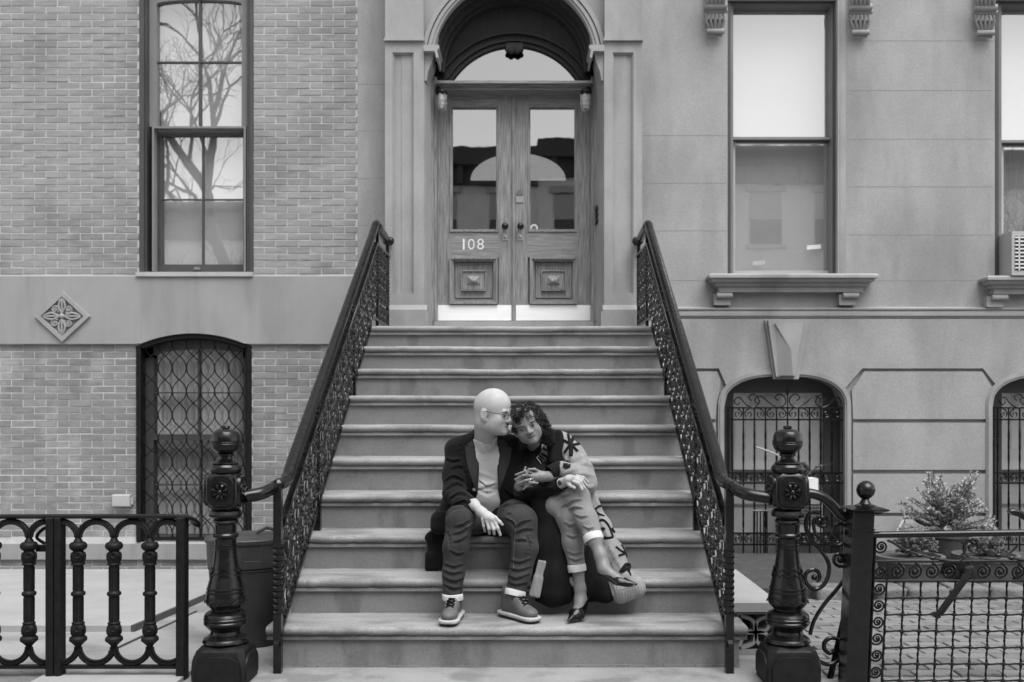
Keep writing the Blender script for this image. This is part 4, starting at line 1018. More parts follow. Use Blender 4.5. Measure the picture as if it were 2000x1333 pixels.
m = MB(); m.add([(xR+.002,ya,hz_(ya)+.003),(xR+.022,ya,hz_(ya)+.003),(xR+.022,yb,hz_(yb)+.003),(xR+.002,yb,hz_(yb)+.003),(xR+.002,ya,hz_(ya)-.04),(xR+.022,ya,hz_(ya)-.04),(xR+.022,yb,hz_(yb)-.04),(xR+.002,yb,hz_(yb)-.04)], [(0,1,2,3),(4,5,1,0),(5,6,2,1),(6,7,3,2),(7,4,0,3)]); obj('dark_edge', m, 'frame_dark', ht)  # thin dark strip along the right side of the cover
m = MB(); m.tube([(xR+.13,5.05,.004),(xR+.13,6.4,gz(6.4)+.004)], .006, 4); m.tube([(-1.62,5.02,.004),(-1.45,5.3,gz(5.3)+.006)], .005, 4); o = obj('expansion_joint', m, 'frame_dark'); o['kind'] = 'structure'
m = MB(); m.prism([(-30,0),(-1.98,0),(-1.98,.006),(-30,.006)], 3.2, 4.40); m.prism([(-2.75,0),(-2.2,0),(-2.2,.012),(-2.75,.012)], 4.2, 4.75); o = obj('dark_ground_strip', m, 'rock'); o['kind'] = 'structure'  # thin darker sheets laid on the paving below the fence
# raised stone pad under the fence end
m = MB(); m.prism([(0,0)]*0 or [(-2.2,0),(-1.55,0),(-1.55,.02),(-2.2,.02)], 4.40, 4.75); o = obj('kerb_stone', m, 'slab'); o['kind'] = 'structure'
# stone slab bench on pierced blocks to the right of the stairs
sb = thing('stone_bench', 'pale stone slab resting on a pierced flower-pattern block beside the right railing', 'bench', (1.1, 5.2, 0))
m = MB(); xa, xb_ = XR+.10, PX(1512,4.95); z1 = PZ(1178,4.95); m.box(xa,xb_+.03,4.95,6.0,z1-.045,z1); obj('slab', m, 'slab', sb)
m = MB(); d = 5.0; x0_, x1_, y0_, y1_ = 1439, 1513, 1197, 1279
m.pbox(x0_,y1_-10,x1_,y1_,d,d+.09); m.pbox(x0_,y0_,x1_,y0_+3,d,d+.09)
cx, cy, R_ = (x0_+x1_)/2, (y0_+y1_)/2-3, 38
for k in range(4):
    a = PI/4+PI/2*k; ux, uy = math.cos(a), math.sin(a)
    for s_ in (-1,1):
        pth = smoothpath([(cx,cy),(cx+ux*R_*.5-uy*s_*12,cy+uy*R_*.5+ux*s_*12),(cx+ux*R_*1.22,cy+uy*R_*1.22)],6)
        m.strip(pth, -3, 3.4, d, d+.08)
obj('pierced_block', m, 'slab', sb)
m = MB(); m.pbox(x0_,y0_,x1_,y1_,d+.12,d+.14); obj('dark_backing', m, 'iron_dull', sb)  # dark sheet set behind the openings of the pierced block

# ================================================================== right side ironwork
d = 4.535
def sc_tube(m, pth, d, r, k=6, off=0): m.tube([P(x,y,d)+Vector((0,off,0)) for x,y in pth], r, k)
bx = thing('scroll_bracket', 'black iron scroll bracket with curved rail between right newel and box post', 'bracket', P(1620,1240,d))
m = MB(); m.tube([P(x,y,d) for x,y in smoothpath([(1578,964),(1592,966),(1610,974),(1628,990),(1640,1004),(1656,1013),(1668,1016)],6)], .0255, 12, flat=(1,.9)); obj('curved_rail', m, 'iron', bx, smooth=True)
m = MB()
S1 = smoothpath([(1600,1002),(1585,1000),(1576,1012),(1574,1030),(1582,1052),(1598,1070),(1612,1088),(1619,1106),(1617,1126),(1608,1143),(1594,1151),(1580,1146),(1572,1132),(1576,1118),(1588,1113),(1598,1118),(1600,1130),(1593,1135)],5)
sc_tube(m, S1, d, .0095, 8)
S2 = smoothpath([(1606,1020),(1600,1012),(1590,1016),(1590,1034),(1598,1050),(1616,1062),(1636,1066),(1650,1058),(1656,1042),(1650,1028),(1638,1023),(1628,1030),(1628,1042),(1637,1048)],5)
sc_tube(m, S2, d, .0085, 8)
sc_tube(m, spiral(1608,1018,15,3,140,1.4), d, .0085, 8)
sc_tube(m, spiral(1640,1092,20,3,60,-1.7), d, .0085, 8)
for x,y in ((1600,1018),(1642,1040),(1640,1092),(1590,1128)): m.ball(P(x,y,d), .014, 8, 6)
obj('scroll', m, 'iron', bx, smooth=True)
m = MB(); sc_tube(m, smoothpath([(1582,1240),(1590,1212),(1610,1180),(1634,1152),(1652,1128)],6), d+.02, .009, 8)
sc_tube(m, smoothpath([(1600,1292),(1618,1298),(1636,1290),(1646,1270),(1640,1252),(1624,1246),(1611,1254),(1610,1268),(1620,1276),(1630,1270)],6), d+.02, .010, 8)
m.tube([P(1655,1180,d+.03),P(1618,1340,d+.03)], .015, 6)
obj('lower_scroll', m, 'iron', bx, smooth=True)
def lean(o, px, py, dd, ang=2.2):
    c = P(px,py,dd); o.matrix_basis = Matrix.Translation(c) @ Matrix.Rotation(math.radians(ang),4,'Y') @ Matrix.Translation(-c) @ o.matrix_basis
dg_ = 4.42; s = dg_/F
gp = thing('gate_post', 'square black iron box post topped by a ball at the right gate', 'post', P(1672,1390,dg_))
m = MB(); m.cbox(1667,1000,1709,1390,dg_-.01,dg_+.10,.004); obj('shaft', m, 'iron', gp)
m = MB(); m.pbox(1665,1034,1711,1037,dg_-.016,dg_+.105); obj('band', m, 'iron', gp)
m = MB(); cc = P(1689,1000,dg_+.045)
def sq(zz, h): return [(cc.x-h,cc.y-h,zz),(cc.x+h,cc.y-h,zz),(cc.x+h,cc.y+h,zz),(cc.x-h,cc.y+h,zz)]
lv = [(1003,22),(999,27),(995,36),(993,36),(991,30),(989,24)]
m.add([v for y,h in lv for v in sq(PZ(y,dg_+.045),h*s)], [(i*4+j,i*4+(j+1)%4,i*4+4+(j+1)%4,i*4+4+j) for i in range(len(lv)-1) for j in range(4)]+[(3,2,1,0),(20,21,22,23)])
obj('cap', m, 'iron', gp)
m = MB(); m.lathe([(PZ(y,dg_+.045),r*s) for y,r in ((990,20),(987,20),(984,12),(979,9),(975,7),(973,9),(970,13),(965,16.5),(957,18.5),(949,16.5),(944,12),(940,6),(939,0))], cc.x, cc.y, 28); obj('ball_finial', m, 'iron', gp, smooth=35)
gt = thing('iron_gate', 'black iron gate of small scrolls and knotted lattice bars at the right edge', 'gate', P(1850,1390,dg_))
dG = dg_+.04; s = dG/F
m = MB(); m.tube([P(1706,1045,dG),P(1850,1043,dG-.03),P(2060,1040,dG-.08)], .0150, 10); obj('top_rail', m, 'iron', gt, smooth=True)
m = MB(); m.pbox(1712,1096,2060,1099.5,dG-.01,dG+.01); m.pbox(1712,1134,2060,1137,dG-.01,dG+.01); obj('cross_bar', m, 'iron', gt)
for k in range(11):
    cx = 1758+33.5*k; m = MB(); sc_tube(m, [(cx+(x-cx)*1.0, y) for x,y in spiral(cx,1117,16,3,90,-1.9)], dG, .0048, 6); m.ball(P(cx,1117,dG), .008, 6, 5); obj('scroll', m, 'iron', gt, smooth=True)
for k in range(9):
    cy = 1068+0 if k == 0 else 1118+32.4*(k-1); m = MB(); sc_tube(m, spiral(1724,cy,14,2.5,180,1.9), dG, .0048, 6); m.ball(P(1724,cy,dG), .008, 6, 5); obj('scroll', m, 'iron', gt, smooth=True)
m = MB(); m.tube([P(1738,1098,dG),P(1736,1400,dG)], .005, 5); m.tube([P(1711,1046,dG),P(1711,1400,dG)], .008, 5); obj('stile', m, 'iron', gt)
# long S scrolls under the top rail
for cx in (1886, 2040):
    m = MB(); sc_tube(m, spiral(cx+16,1069,20,3,250,-1.6), dG, .006, 7); sc_tube(m, smoothpath([(cx+2,1088),(cx-14,1096),(cx-60,1090),(cx-110,1076),(cx-140,1060),(cx-150,1056)],6), dG, .006, 7)
    sc_tube(m, smoothpath([(cx-20,1056),(cx-2,1062),(cx+2,1078),(cx-14,1094)],5), dG, .005, 7)
    sc_tube(m, smoothpath([(cx+30,1090),(cx+60,1092),(cx+90,1080),(cx+104,1066)],5), dG, .005, 7)
    for x,y in ((cx-110,1076),(cx-86,1085),(cx-60,1090)): m.ball(P(x,y,dG), .010, 6, 5, (1.8,1,1))
    obj('long_scroll', m, 'iron', gt, smooth=True)
for k in range(10):
    x = 1738+33.6*k; m = MB(); 
    pts = []; rad = []
    for y in range(1136, 1402, 4):
        pts.append(P(x+.5*math.sin(y*.19),y,dG)); ph = ((y-1136+32)%32.2)/32.2; rad.append(.0048+.0030*math.exp(-((min(ph,1-ph))/.12)**2)+.0012*math.sin(y*1.1))
    m.tube(pts, rad, 6); obj('lattice_bar', m, 'iron', gt, smooth=True)
for k in range(9):
    y = 1136.5+32.2*(k+0); m = MB(); pts = []; rad = []
    if k == 0: continue
    for i_ in range(0, 340, 4):
        x = 1738+i_; pts.append(P(x,y+.6*math.sin(i_*.187),dG-.006)); ph = (i_%33.6)/33.6; rad.append(.0042+.0052*math.exp(-((min(ph,1-ph))/.10)**2))
    m.tube(pts, rad, 6); obj('lattice_bar', m, 'iron', gt, smooth=True)
m = MB(); m.tube([P(1899,1116,dG-.04),P(1887,1136,dG-.05),P(1843,1200,dG-.06)], .013, 6, flat=(1,1.3)); m.ball(P(1896,1116,dG-.03), .028, 10, 6, (1,.6,1)); m.pprism([(1828,1200),(1838,1196),(1848,1206),(1840,1210)], dG-.07, dG-.05); obj('latch_arm', m, 'iron_dull', gt)
for o_ in bpy.data.objects:
    if o_.parent in (gp, gt):
        zz0 = PZ(1000, dg_)
        for v_ in o_.data.vertices: v_.co.x += (v_.co.z-zz0)*.045
hp_ = thing('pipe_rail', 'short dark pipe rail end reaching in above the gate at the edge', 'rail', P(2000,1010,4.9))
m = MB(); m.tube([P(x,y,4.9) for x,y in smoothpath([(1972,1003),(1976,1000),(1990,1003),(2008,1014),(2040,1036)],5)], .018, 10); obj('pipe', m, 'iron', hp_, smooth=True)

# ================================================================== basement window grilles (right)
def scroll_grille(cx, label, has_inner):
    gr = thing('window_grille', label, 'window grille', P(cx,1108,W+.02))
    dd = W-.01+.03; xs = [cx-108+21.6*k for k in range(11)]
    for k, x in enumerate(xs):
        m = MB(); 
        segs = []
        n = 60; ya, yb_ = 797, 1110; pts = [P(x,ya+(yb_-ya)*j/n,dd) for j in range(n+1)]
        rad = []
        for j in range(n+1):
            y = ya+(yb_-ya)*j/n; tw = (840 < y < 905) or (960 < y < 1030); rad.append(.0075+(.0032*abs(math.sin((y-840)*.145)) if tw else 0))
        m.tube(pts, rad, 5); obj('twisted_bar', m, 'iron', gr, smooth=True)
    m = MB()
    for y in (797, 820, 924, 944, 1042, 1064): m.pbox(cx-115,y-1.4,cx+115,y+1.6,dd-.012,dd+.006)
    m.pbox(cx-115,1104,cx+115,1112,dd-.012,dd+.012)
    m.pbox(cx-118,795,cx-113,1112,dd-.015,dd+.015); m.pbox(cx+113,795,cx+118,1112,dd-.015,dd+.015)
    obj('grille_rail', m, 'iron', gr)
    for row, (yc, r_) in enumerate(((809,9.5),(934,8.5),(1053,9.5))):
        for k in range(10):
            x = xs[k]+10.8; m = MB(); sc_tube(m, spiral(x,yc,r_,1.5,90 if k%2 else 90,(1.5 if k%2 else -1.5)), dd, .0058, 5); obj('scroll', m, 'iron', gr, smooth=True)
    for s_ in (-1,1):
        for (a, b) in ((0,1),(1,2)):
            m = MB(); x0_ = cx+s_*(2+56*a); 
            sc_tube(m, [(cx+s_*(x-cx), y) for x,y in smoothpath([(cx+18+52*a,783),(cx+24+52*a,777),(cx+16+52*a,770),(cx+6+52*a,776),(cx+4+52*a,788),(cx+16+52*a,796),(cx+32+50*a,790),(cx+46+46*a,778),(cx+56+44*a,774+4*a),(cx+64+40*a,782+3*a),(cx+58+40*a,789+2*a),(cx+53+40*a,784+2*a)],5)], dd, .0055, 5)
            obj('crest_scroll', m, 'iron', gr, smooth=True)
    m = MB(); m.tube([P(cx,798,dd),P(cx,760,dd)], .005, 5); m.ball(P(cx,770,dd), .012, 6, 5); obj('crest_spike', m, 'iron', gr)
    return gr
scroll_grille(1538, 'black scrollwork grille with twisted bars on the arched window behind the right newel', 1)
scroll_grille(2056, 'black scrollwork grille with twisted bars at the far right photo edge', 1)
for cx, mt in ((1532.5, 'glass_dim'), (2056.5, 'glass_dim')):
    bw2 = thing_part('window', house)
    m = MB(); m.pbox(cx-120,730,cx-100,1112,W+.15,W+.3); m.pbox(cx+78,730,cx+120,1112,W+.15,W+.3); m.pbox(cx-100,730,cx+78,768,W+.15,W+.3); m.pbox(cx-100,918,cx+78,926,W+.15,W+.25); obj('frame', m, 'frame_dark', bw2)
    m = MB(); q_ = W+.2; m.add([P(cx-102,766,q_),P(cx+80,766,q_),P(cx+80,920,q_),P(cx-102,920,q_)], [(0,1,2,3)]); obj('pane', m, mt, bw2)
    m = MB(); m.pbox(cx-130,740,cx+100,930,W+.215,W+.22); obj('interior_blind', m, 'blind_dk', bw2) if M.setdefault('blind_dk', textured('grey_blind', .6, .7, .9, 1.5)) else None
    m = MB(); m.pbox(cx-100,926,cx+78,1040,W+.22,W+.24); obj('lower_panel', m, 'frame_light', bw2)
    m = MB(); m.pbox(cx-100,1040,cx+78,1112,W+.2,W+.22); m.pbox(cx-100,984,cx+78,988,W+.21,W+.22); obj('lower_frame', m, 'frame_mid', bw2)
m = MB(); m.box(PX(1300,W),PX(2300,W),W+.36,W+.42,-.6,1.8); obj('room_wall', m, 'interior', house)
ac2 = thing('air_conditioner', 'pale box air conditioner behind the bars of the basement window', 'air conditioner', P(1575,1060,W+.1))
m = MB(); m.pbox(1554,975,1606,1040,W+.06,W+.2); 
obj('case', m, 'frame_light', ac2)
m = MB(); 
for k in range(7): m.pbox(1559,985+k*6,1601,987.5+k*6,W+.052,W+.059)
obj('louvre', m, 'frame_dark', ac2)
m = MB(); bars = thing('vent_guard', 'small guard of close vertical bars at the foot of the arched window', 'guard', P(1487,1100,W))
for k in range(5): m.tube([P(1472+k*6.5,998,W-.03),P(1472+k*6.5,1104,W-.03)], .006, 5)
m.tube([P(1470,998,W-.03),P(1500,998,W-.03)], .007, 5); obj('guard_bar', m, 'iron', bars)

# ================================================================== planting and paving on the right
pv = MB(); q = random.Random(11); pav = []
pl_, pw = .205, .102
z_of = lambda y: gz(y)-.002
def paver_mesh(seed):
    r_ = random.Random(seed); c = .004; a, b = pl_/2-.006, pw/2-.006; j = .014
    # interlocking zig-zag outline
    out = [(-a,-b),(-a*.5,-b+j),(0,-b),(a*.5,-b+j),(a,-b),(a,b),(a*.5,b+j),(0,b),(-a*.5,b+j),(-a,b)]
    mb_ = MB(); n = len(out); h = .0+r_.uniform(-.002,.002)
    mb_.add([(x*.97,y*.95,h) for x,y in out]+[(x,y,h-.005) for x,y in out]+[(x,y,-.04) for x,y in out], [tuple(range(n))]+[(i,n+i,n+(i+1)%n,(i+1)%n) for i in range(n)]+[(n+i,2*n+i,2*n+(i+1)%n,n+(i+1)%n) for i in range(n)])
    return mb_
pms = []
for k in range(8):
    o = obj('paver', paver_mesh(k), 'paver'); pms.append(o.data); bpy.data.objects.remove(o)
area = bpy.data.objects.new('paved_area', None); COL.objects.link(area); area.location = (2, 5.5, 0); area['kind'] = 'structure'
allp = []
r_ = 0; y = 4.62
while y < 6.95:
    x = 1.28+(r_%2)*pl_/2-.2
    while x < 4.4:
        if y < 5.0 or True: allp.append((x, y))
        x += pl_
    y += pw; r_ += 1
vis = [p for p in allp if 1560 < VX+p[0]*F/p[1] < 2030 and (p[0]-pl_/2 > 1.30 if p[1] < 5.3 else True)]
vis.sort(key=lambda p: p[1]); one = set(vis[:296])
for p in allp:
    if p[0] < (1.33 if p[1] < 5.3 else 1.02): continue
    zz = (gz(p[1]) if p[1] >= 5.0 else 0)+.012
    if p in one:
        o = bpy.data.objects.new('paver', q.choice(pms)); COL.objects.link(o); o.location = (p[0],p[1],zz); o.rotation_euler = (-.049 if p[1] >= 5 else 0, q.uniform(-.012,.012), q.uniform(-.012,.012)); put(o, area)
    else:
        t = paver_mesh(q.randint(0,99)); pv.add([(a+p[0],b+p[1],c+zz-.049*b) for a,b,c in t.v], t.f)
if pv.v: obj('pavers_beyond', pv, 'paver', area, kind='stuff')
# rough kerb stones with pots
def rock(x0, x1, y0, y1, d0, d1, label, seed):
    bm = bmesh.new(); bmesh.ops.create_cube(bm, size=1); bmesh.ops.subdivide_edges(bm, edges=bm.edges, cuts=5, use_grid_fill=True)
    X0,X1,Z0,Z1 = PX(x0,d0),PX(x1,d0),PZ(y1,d0),PZ(y0,d0)
    for v in bm.verts:
        c = v.co.copy(); nn = noise.noise_vector(c*2.2+Vector((seed*3.1,0,0)))*.10+noise.noise_vector(c*6+Vector((seed,9,0)))*.04
        c = c*(1-.10*max(0,c.length-.62))+nn*.7
        v.co = Vector((X0+(c.x+.5)*(X1-X0), d0+(c.y+.5)*(d1-d0), Z0+(c.z+.5)*(Z1-Z0)))
    me = bpy.data.meshes.new('edging_stone'); bm.to_mesh(me); bm.free(); me.materials.append(M['rock'])
    me.polygons.foreach_set('use_smooth', [True]*len(me.polygons))
    o = bpy.data.objects.new('edging_stone', me); COL.objects.link(o); tag(o, label, 'stone', 'rough stones edging the planting bed')
seg = [(1600,1668,'rough dark edging stone behind the scroll bracket and box post'),(1712,1772,'rough edging stone nearest the gate post under the first pot'),(1776,1858,'long rough edging stone under the wide planter pot'),(1862,1934,'rough edging stone seen behind the diagonal latch arm'),(1938,2008,'rough edging stone at the edge of the photo')]
for k,(a,b,lb) in enumerate(seg): rock(a,b,1150,1186,6.85,7.1,lb,k+1)
m = MB(); m.box(1.0,8,7.0,8.72,-.5,PZ(1150,7.0)); o = obj('planting_bed', m, 'soil'); o['kind'] = 'structure'
def pot(x, ytop, ybot, rpx, d, label, rimr=1.08):
    t = thing('plant_pot', label, 'plant pot', P(x,ybot,d)); c = P(x,ybot,d); sx = d/F
    m = MB(); z1, z0 = PZ(ytop,d), PZ(ybot,d); R_ = rpx*sx
    m.lathe([(z0,R_*.62),(z0+.01,R_*.68),((z0+z1)/2,R_*.88),(z1-.035,R_),(z1-.033,R_*rimr),(z1,R_*rimr),(z1,R_*.95),(z1-.03,R_*.9)], c.x, c.y, 32); obj('body', m, 'pot', t, smooth=30)
    m = MB(); m.lathe([(z1-.022,R_*.9),(z1-.018,R_*.5),(z1-.012,.0)], c.x, c.y, 24); obj('earth', m, 'soil', t, smooth=True)
    return t
pot(1775,1084,1152,62,7.25,'wide dark planter pot on edging stones nearest the gate post')
pot(1925,1082,1150,58,7.3,'wide dark planter pot at the far side of the shrub')
pot(1850,1040,1110,40,7.7,'raised pot holding the pale feathery shrub')
pot(1995,1085,1150,50,7.4,'dark planter pot cut off by the photo edge')
# shrub: feathery pale sprigs
def sprigs(name, lab, cat, c0, tips, seed, mat='leaf'):
    t = thing(name, lab, cat, c0); r_ = random.Random(seed); ms = MB(); ml = MB()
    for tip in tips:
        tip = Vector(tip); mid = (c0*.45+tip*.55)+Vector((r_.uniform(-.03,.03),r_.uniform(-.05,.05),.03))
        path = [Vector(p) for p in smoothpath([tuple(c0),tuple(mid),tuple(tip)],5)]
        ms.tube(path, [.004]*6+[.003]*(len(path)-7)+[.0015], 4, cap=False)
        for k in range(2, len(path)):
            a, b = path[k-1], path[k]; ax = (b-a).normalized()
            for j in range(9):
                t_ = r_.random(); p = a.lerp(b, t_); w_ = Vector((r_.uniform(-1,1),r_.uniform(-1,1),r_.uniform(-.3,1))).normalized()
                dr = (ax*.5+w_).normalized(); L_ = r_.uniform(.014,.034); sd = dr.cross(Vector((r_.uniform(-1,1),r_.uniform(-1,1),r_.uniform(-1,1)))).normalized()*r_.uniform(.0035,.0065)
                ml.add([p, p+dr*L_*.5+sd, p+dr*L_, p+dr*L_*.5-sd], [(0,1,2,3)])
    obj('stem', ms, 'stem', t, kind='stuff'); obj('foliage', ml, mat, t, kind='stuff'); return t
r_ = random.Random(4); d = 7.6; c0 = P(1850,1042,d); tips = []
for k in range(240):
    x = r_.gauss(1858, 44); x = min(max(x,1758),1942)
    top = np.interp(x, [1755,1775,1800,1815,1832,1850,1875,1900,1925,1943], [975,960,935,928,936,952,942,930,985,1010])
    y = top+abs(r_.gauss(0,1))*38
    tips.append(P(x, min(y,1035), d+r_.uniform(-.22,.22)))
for x in (1812,1818,1824,1836,1906,1898,1910): tips.append(P(x, r_.uniform(920,930), d+r_.uniform(-.05,.05)))
sprigs('shrub', 'pale feathery grey-green shrub growing behind the gate', 'shrub', c0, tips, 8)
r_ = random.Random(9); c0 = P(1560,958,W-.2); tips = [P(1566+r_.gauss(0,16),905+abs(r_.gauss(0,1))*22,W-.2+r_.uniform(-.08,.08)) for k in range(26)]
hg = thing('flower_box', 'white window box with a small bushy plant behind the right newel', 'planter', P(1575,960,W-.2))
m = MB(); m.pbox(1535,935,1598,965,W-.22,W-.04); obj('box', m, 'white', hg)
sprigs('potted_plant', 'small dark bushy plant in the white box by the newel ball', 'plant', P(1565,940,W-.15), tips, 3, M.setdefault('leaf_dk', textured('dim_foliage', .08, .18, .7, 20, isl=.5)))
dw = thing('driftwood_stick', 'thin bleached stick leaning across the twisted bars left of newel ball', 'stick', P(1500,885,W-.2))
m = MB(); m.tube([P(x,y,W-.2) for x,y in smoothpath([(1476,873),(1496,880),(1516,888),(1532,898)],4)], .007, 6); obj('stick', m, 'frame_light', dw)
hs = thing('garden_hose', 'coiled garden hose end with pale nozzle at the wall tap by the shrub', 'hose', P(1770,1015,W-.1))
m = MB(); m.tube([P(x,y,W-.15) for x,y in smoothpath([(1788,1014),(1796,1020),(1812,1026),(1834,1024),(1850,1018)],5)], .017, 8); obj('hose', m, 'iron_dull', hs, smooth=True)
m = MB(); m.pbox(1768,1010,1784,1022,W-.16,W-.1); m.tube([P(1764,1016,W-.15),P(1752,1038,W-.2)], .010, 6); obj('nozzle', m, 'frame_light', hs)
# low weeds and twigs in the pots
tips = []; r_ = random.Random(21)
for k in range(40): tips.append(P(1740+r_.random()*90, 1045+r_.random()*35, 7.25+r_.uniform(-.15,.15)))
sprigs('pot_plant', 'straggly dry twigs growing in the wide pot next to the gate post', 'plant', P(1775,1086,7.25), tips, 5, 'leaf_dk')
tips = [P(1890+r_.random()*80, 1052+r_.random()*30, 7.3+r_.uniform(-.15,.15)) for k in range(34)]
sprigs('pot_plant', 'straggly dry twigs growing in the wide pot under the shrub', 'plant', P(1925,1084,7.3), tips, 6, 'leaf_dk')
# ================================================================== street side seen mirrored in the panes
def facing(x0, x1, y, h, label, seed, col):
    r_ = random.Random(seed); t = thing('facing_house', label, 'house', ((x0+x1)/2, y, 0))
    m = MB(); m.box(x0,x1,y-.4,y,0,h-1.0); obj('wall', m, col, t)
    m = MB(); m.box(x0,x1,y-.5,y+.55,h-1.0+.55,h-.0+.1); m.box(x0,x1,y-.5,y+.2,h-1.0,h-.45)
    k = x0+.4
    while k < x1-.3: m.box(k,k+.18,y+.2,y+.45,h-1.0,h-.46); k += .8
    obj('cornice', m, 'opp_dark', t)
    nb = 3; bw_2 = (x1-x0)/nb
    for st in range(3):
        for b in range(nb):
            cx = x0+bw_2*(b+.5); z0 = .9+st*2.75
            if z0+1.75 > h-1.05: continue
            m = MB(); m.box(cx-.62,cx+.62,y,y+.12,z0+1.62,z0+1.82); m.box(cx-.62,cx+.62,y,y+.14,z0-.16,z0-.04); wd = obj('window', m, 'opp_trim', t)
            m = MB(); m.box(cx-.5,cx+.5,y,y+.03,z0,z0+.8); obj('lower_pane', m, 'frame_dark', wd)
            m = MB(); m.box(cx-.5,cx+.5,y,y+.03,z0+.84,z0+1.6); obj('upper_pane', m, 'opp_trim', wd)
for k in range(8):
    facing(-24+6.1*k, -24+6.1*k+6.12, -13.2-.03*(k%2), 9.25-(1.6 if k == 2 else 0)+(.25 if k%3==1 else 0)-(.15 if k%4==2 else 0), ['pale brick','light stone','grey brick','plain stone','painted brick','old brick','smooth stone','corner brick'][k]+' house across the street mirrored in the panes', k, 'white' if k == 2 else ('opp_brick' if k%2 else 'opp_trim2')) if M.setdefault('opp_trim2', textured('facing_house_stone', .6, .7, .9, 2)) else None
def tree(x, y, h, label, seed, tl=None):
    t = thing('street_tree', label, 'tree', (x,y,0)); r_ = random.Random(seed); m = MB(); br = MB()
    def grow(p, dr, L_, r, lev):
        n = 5; pts = [p]; q = p; dd = dr
        for k in range(n):
            dd = (dd+Vector((r_.uniform(-.16,.16),r_.uniform(-.16,.16),r_.uniform(-.05,.10)))).normalized(); q = q+dd*L_/n; pts.append(q)
        (m if lev == 0 else br).tube(pts, [r*(1-.45*k/n) for k in range(n+1)], 7 if lev < 2 else 4, cap=False)
        if lev >= 6 or r < .004: return
        for b in range(4 if lev < 3 else 3):
            i_ = n if b < 2 else r_.randint(2,4); az = r_.uniform(0,2*PI); sp = r_.uniform(.45,.8)
            o_ = dd.orthogonal().normalized(); o_ = Matrix.Rotation(az,3,dd) @ o_
            grow(pts[i_] if lev else pts[n if b < 2 else 4], (dd*math.cos(sp)+o_*math.sin(sp)).normalized(), (h*.24 if lev == 0 else L_)*r_.uniform(.62,.8), r*(.58 if b < 2 else .4), lev+1)
    grow(Vector((x,y,-.1)), Vector((.03,0,1)), tl or h*.34, .17, 0)
    obj('trunk', m, 'bark', t, smooth=True); obj('branches', br, 'bark', t, smooth=True, kind='stuff')
tree(-5.25, -1.7, 8.5, 'bare street tree on the near pavement mirrored in the left window', 3, 5.6)
tree(10.4, -1.9, 8.5, 'bare street tree on the near pavement mirrored in the right window', 8)
tree(-8.5, -11.6, 8, 'bare street tree across the road', 5)
tree(2.0, -11.6, 7, 'slim bare tree on the far pavement', 12)
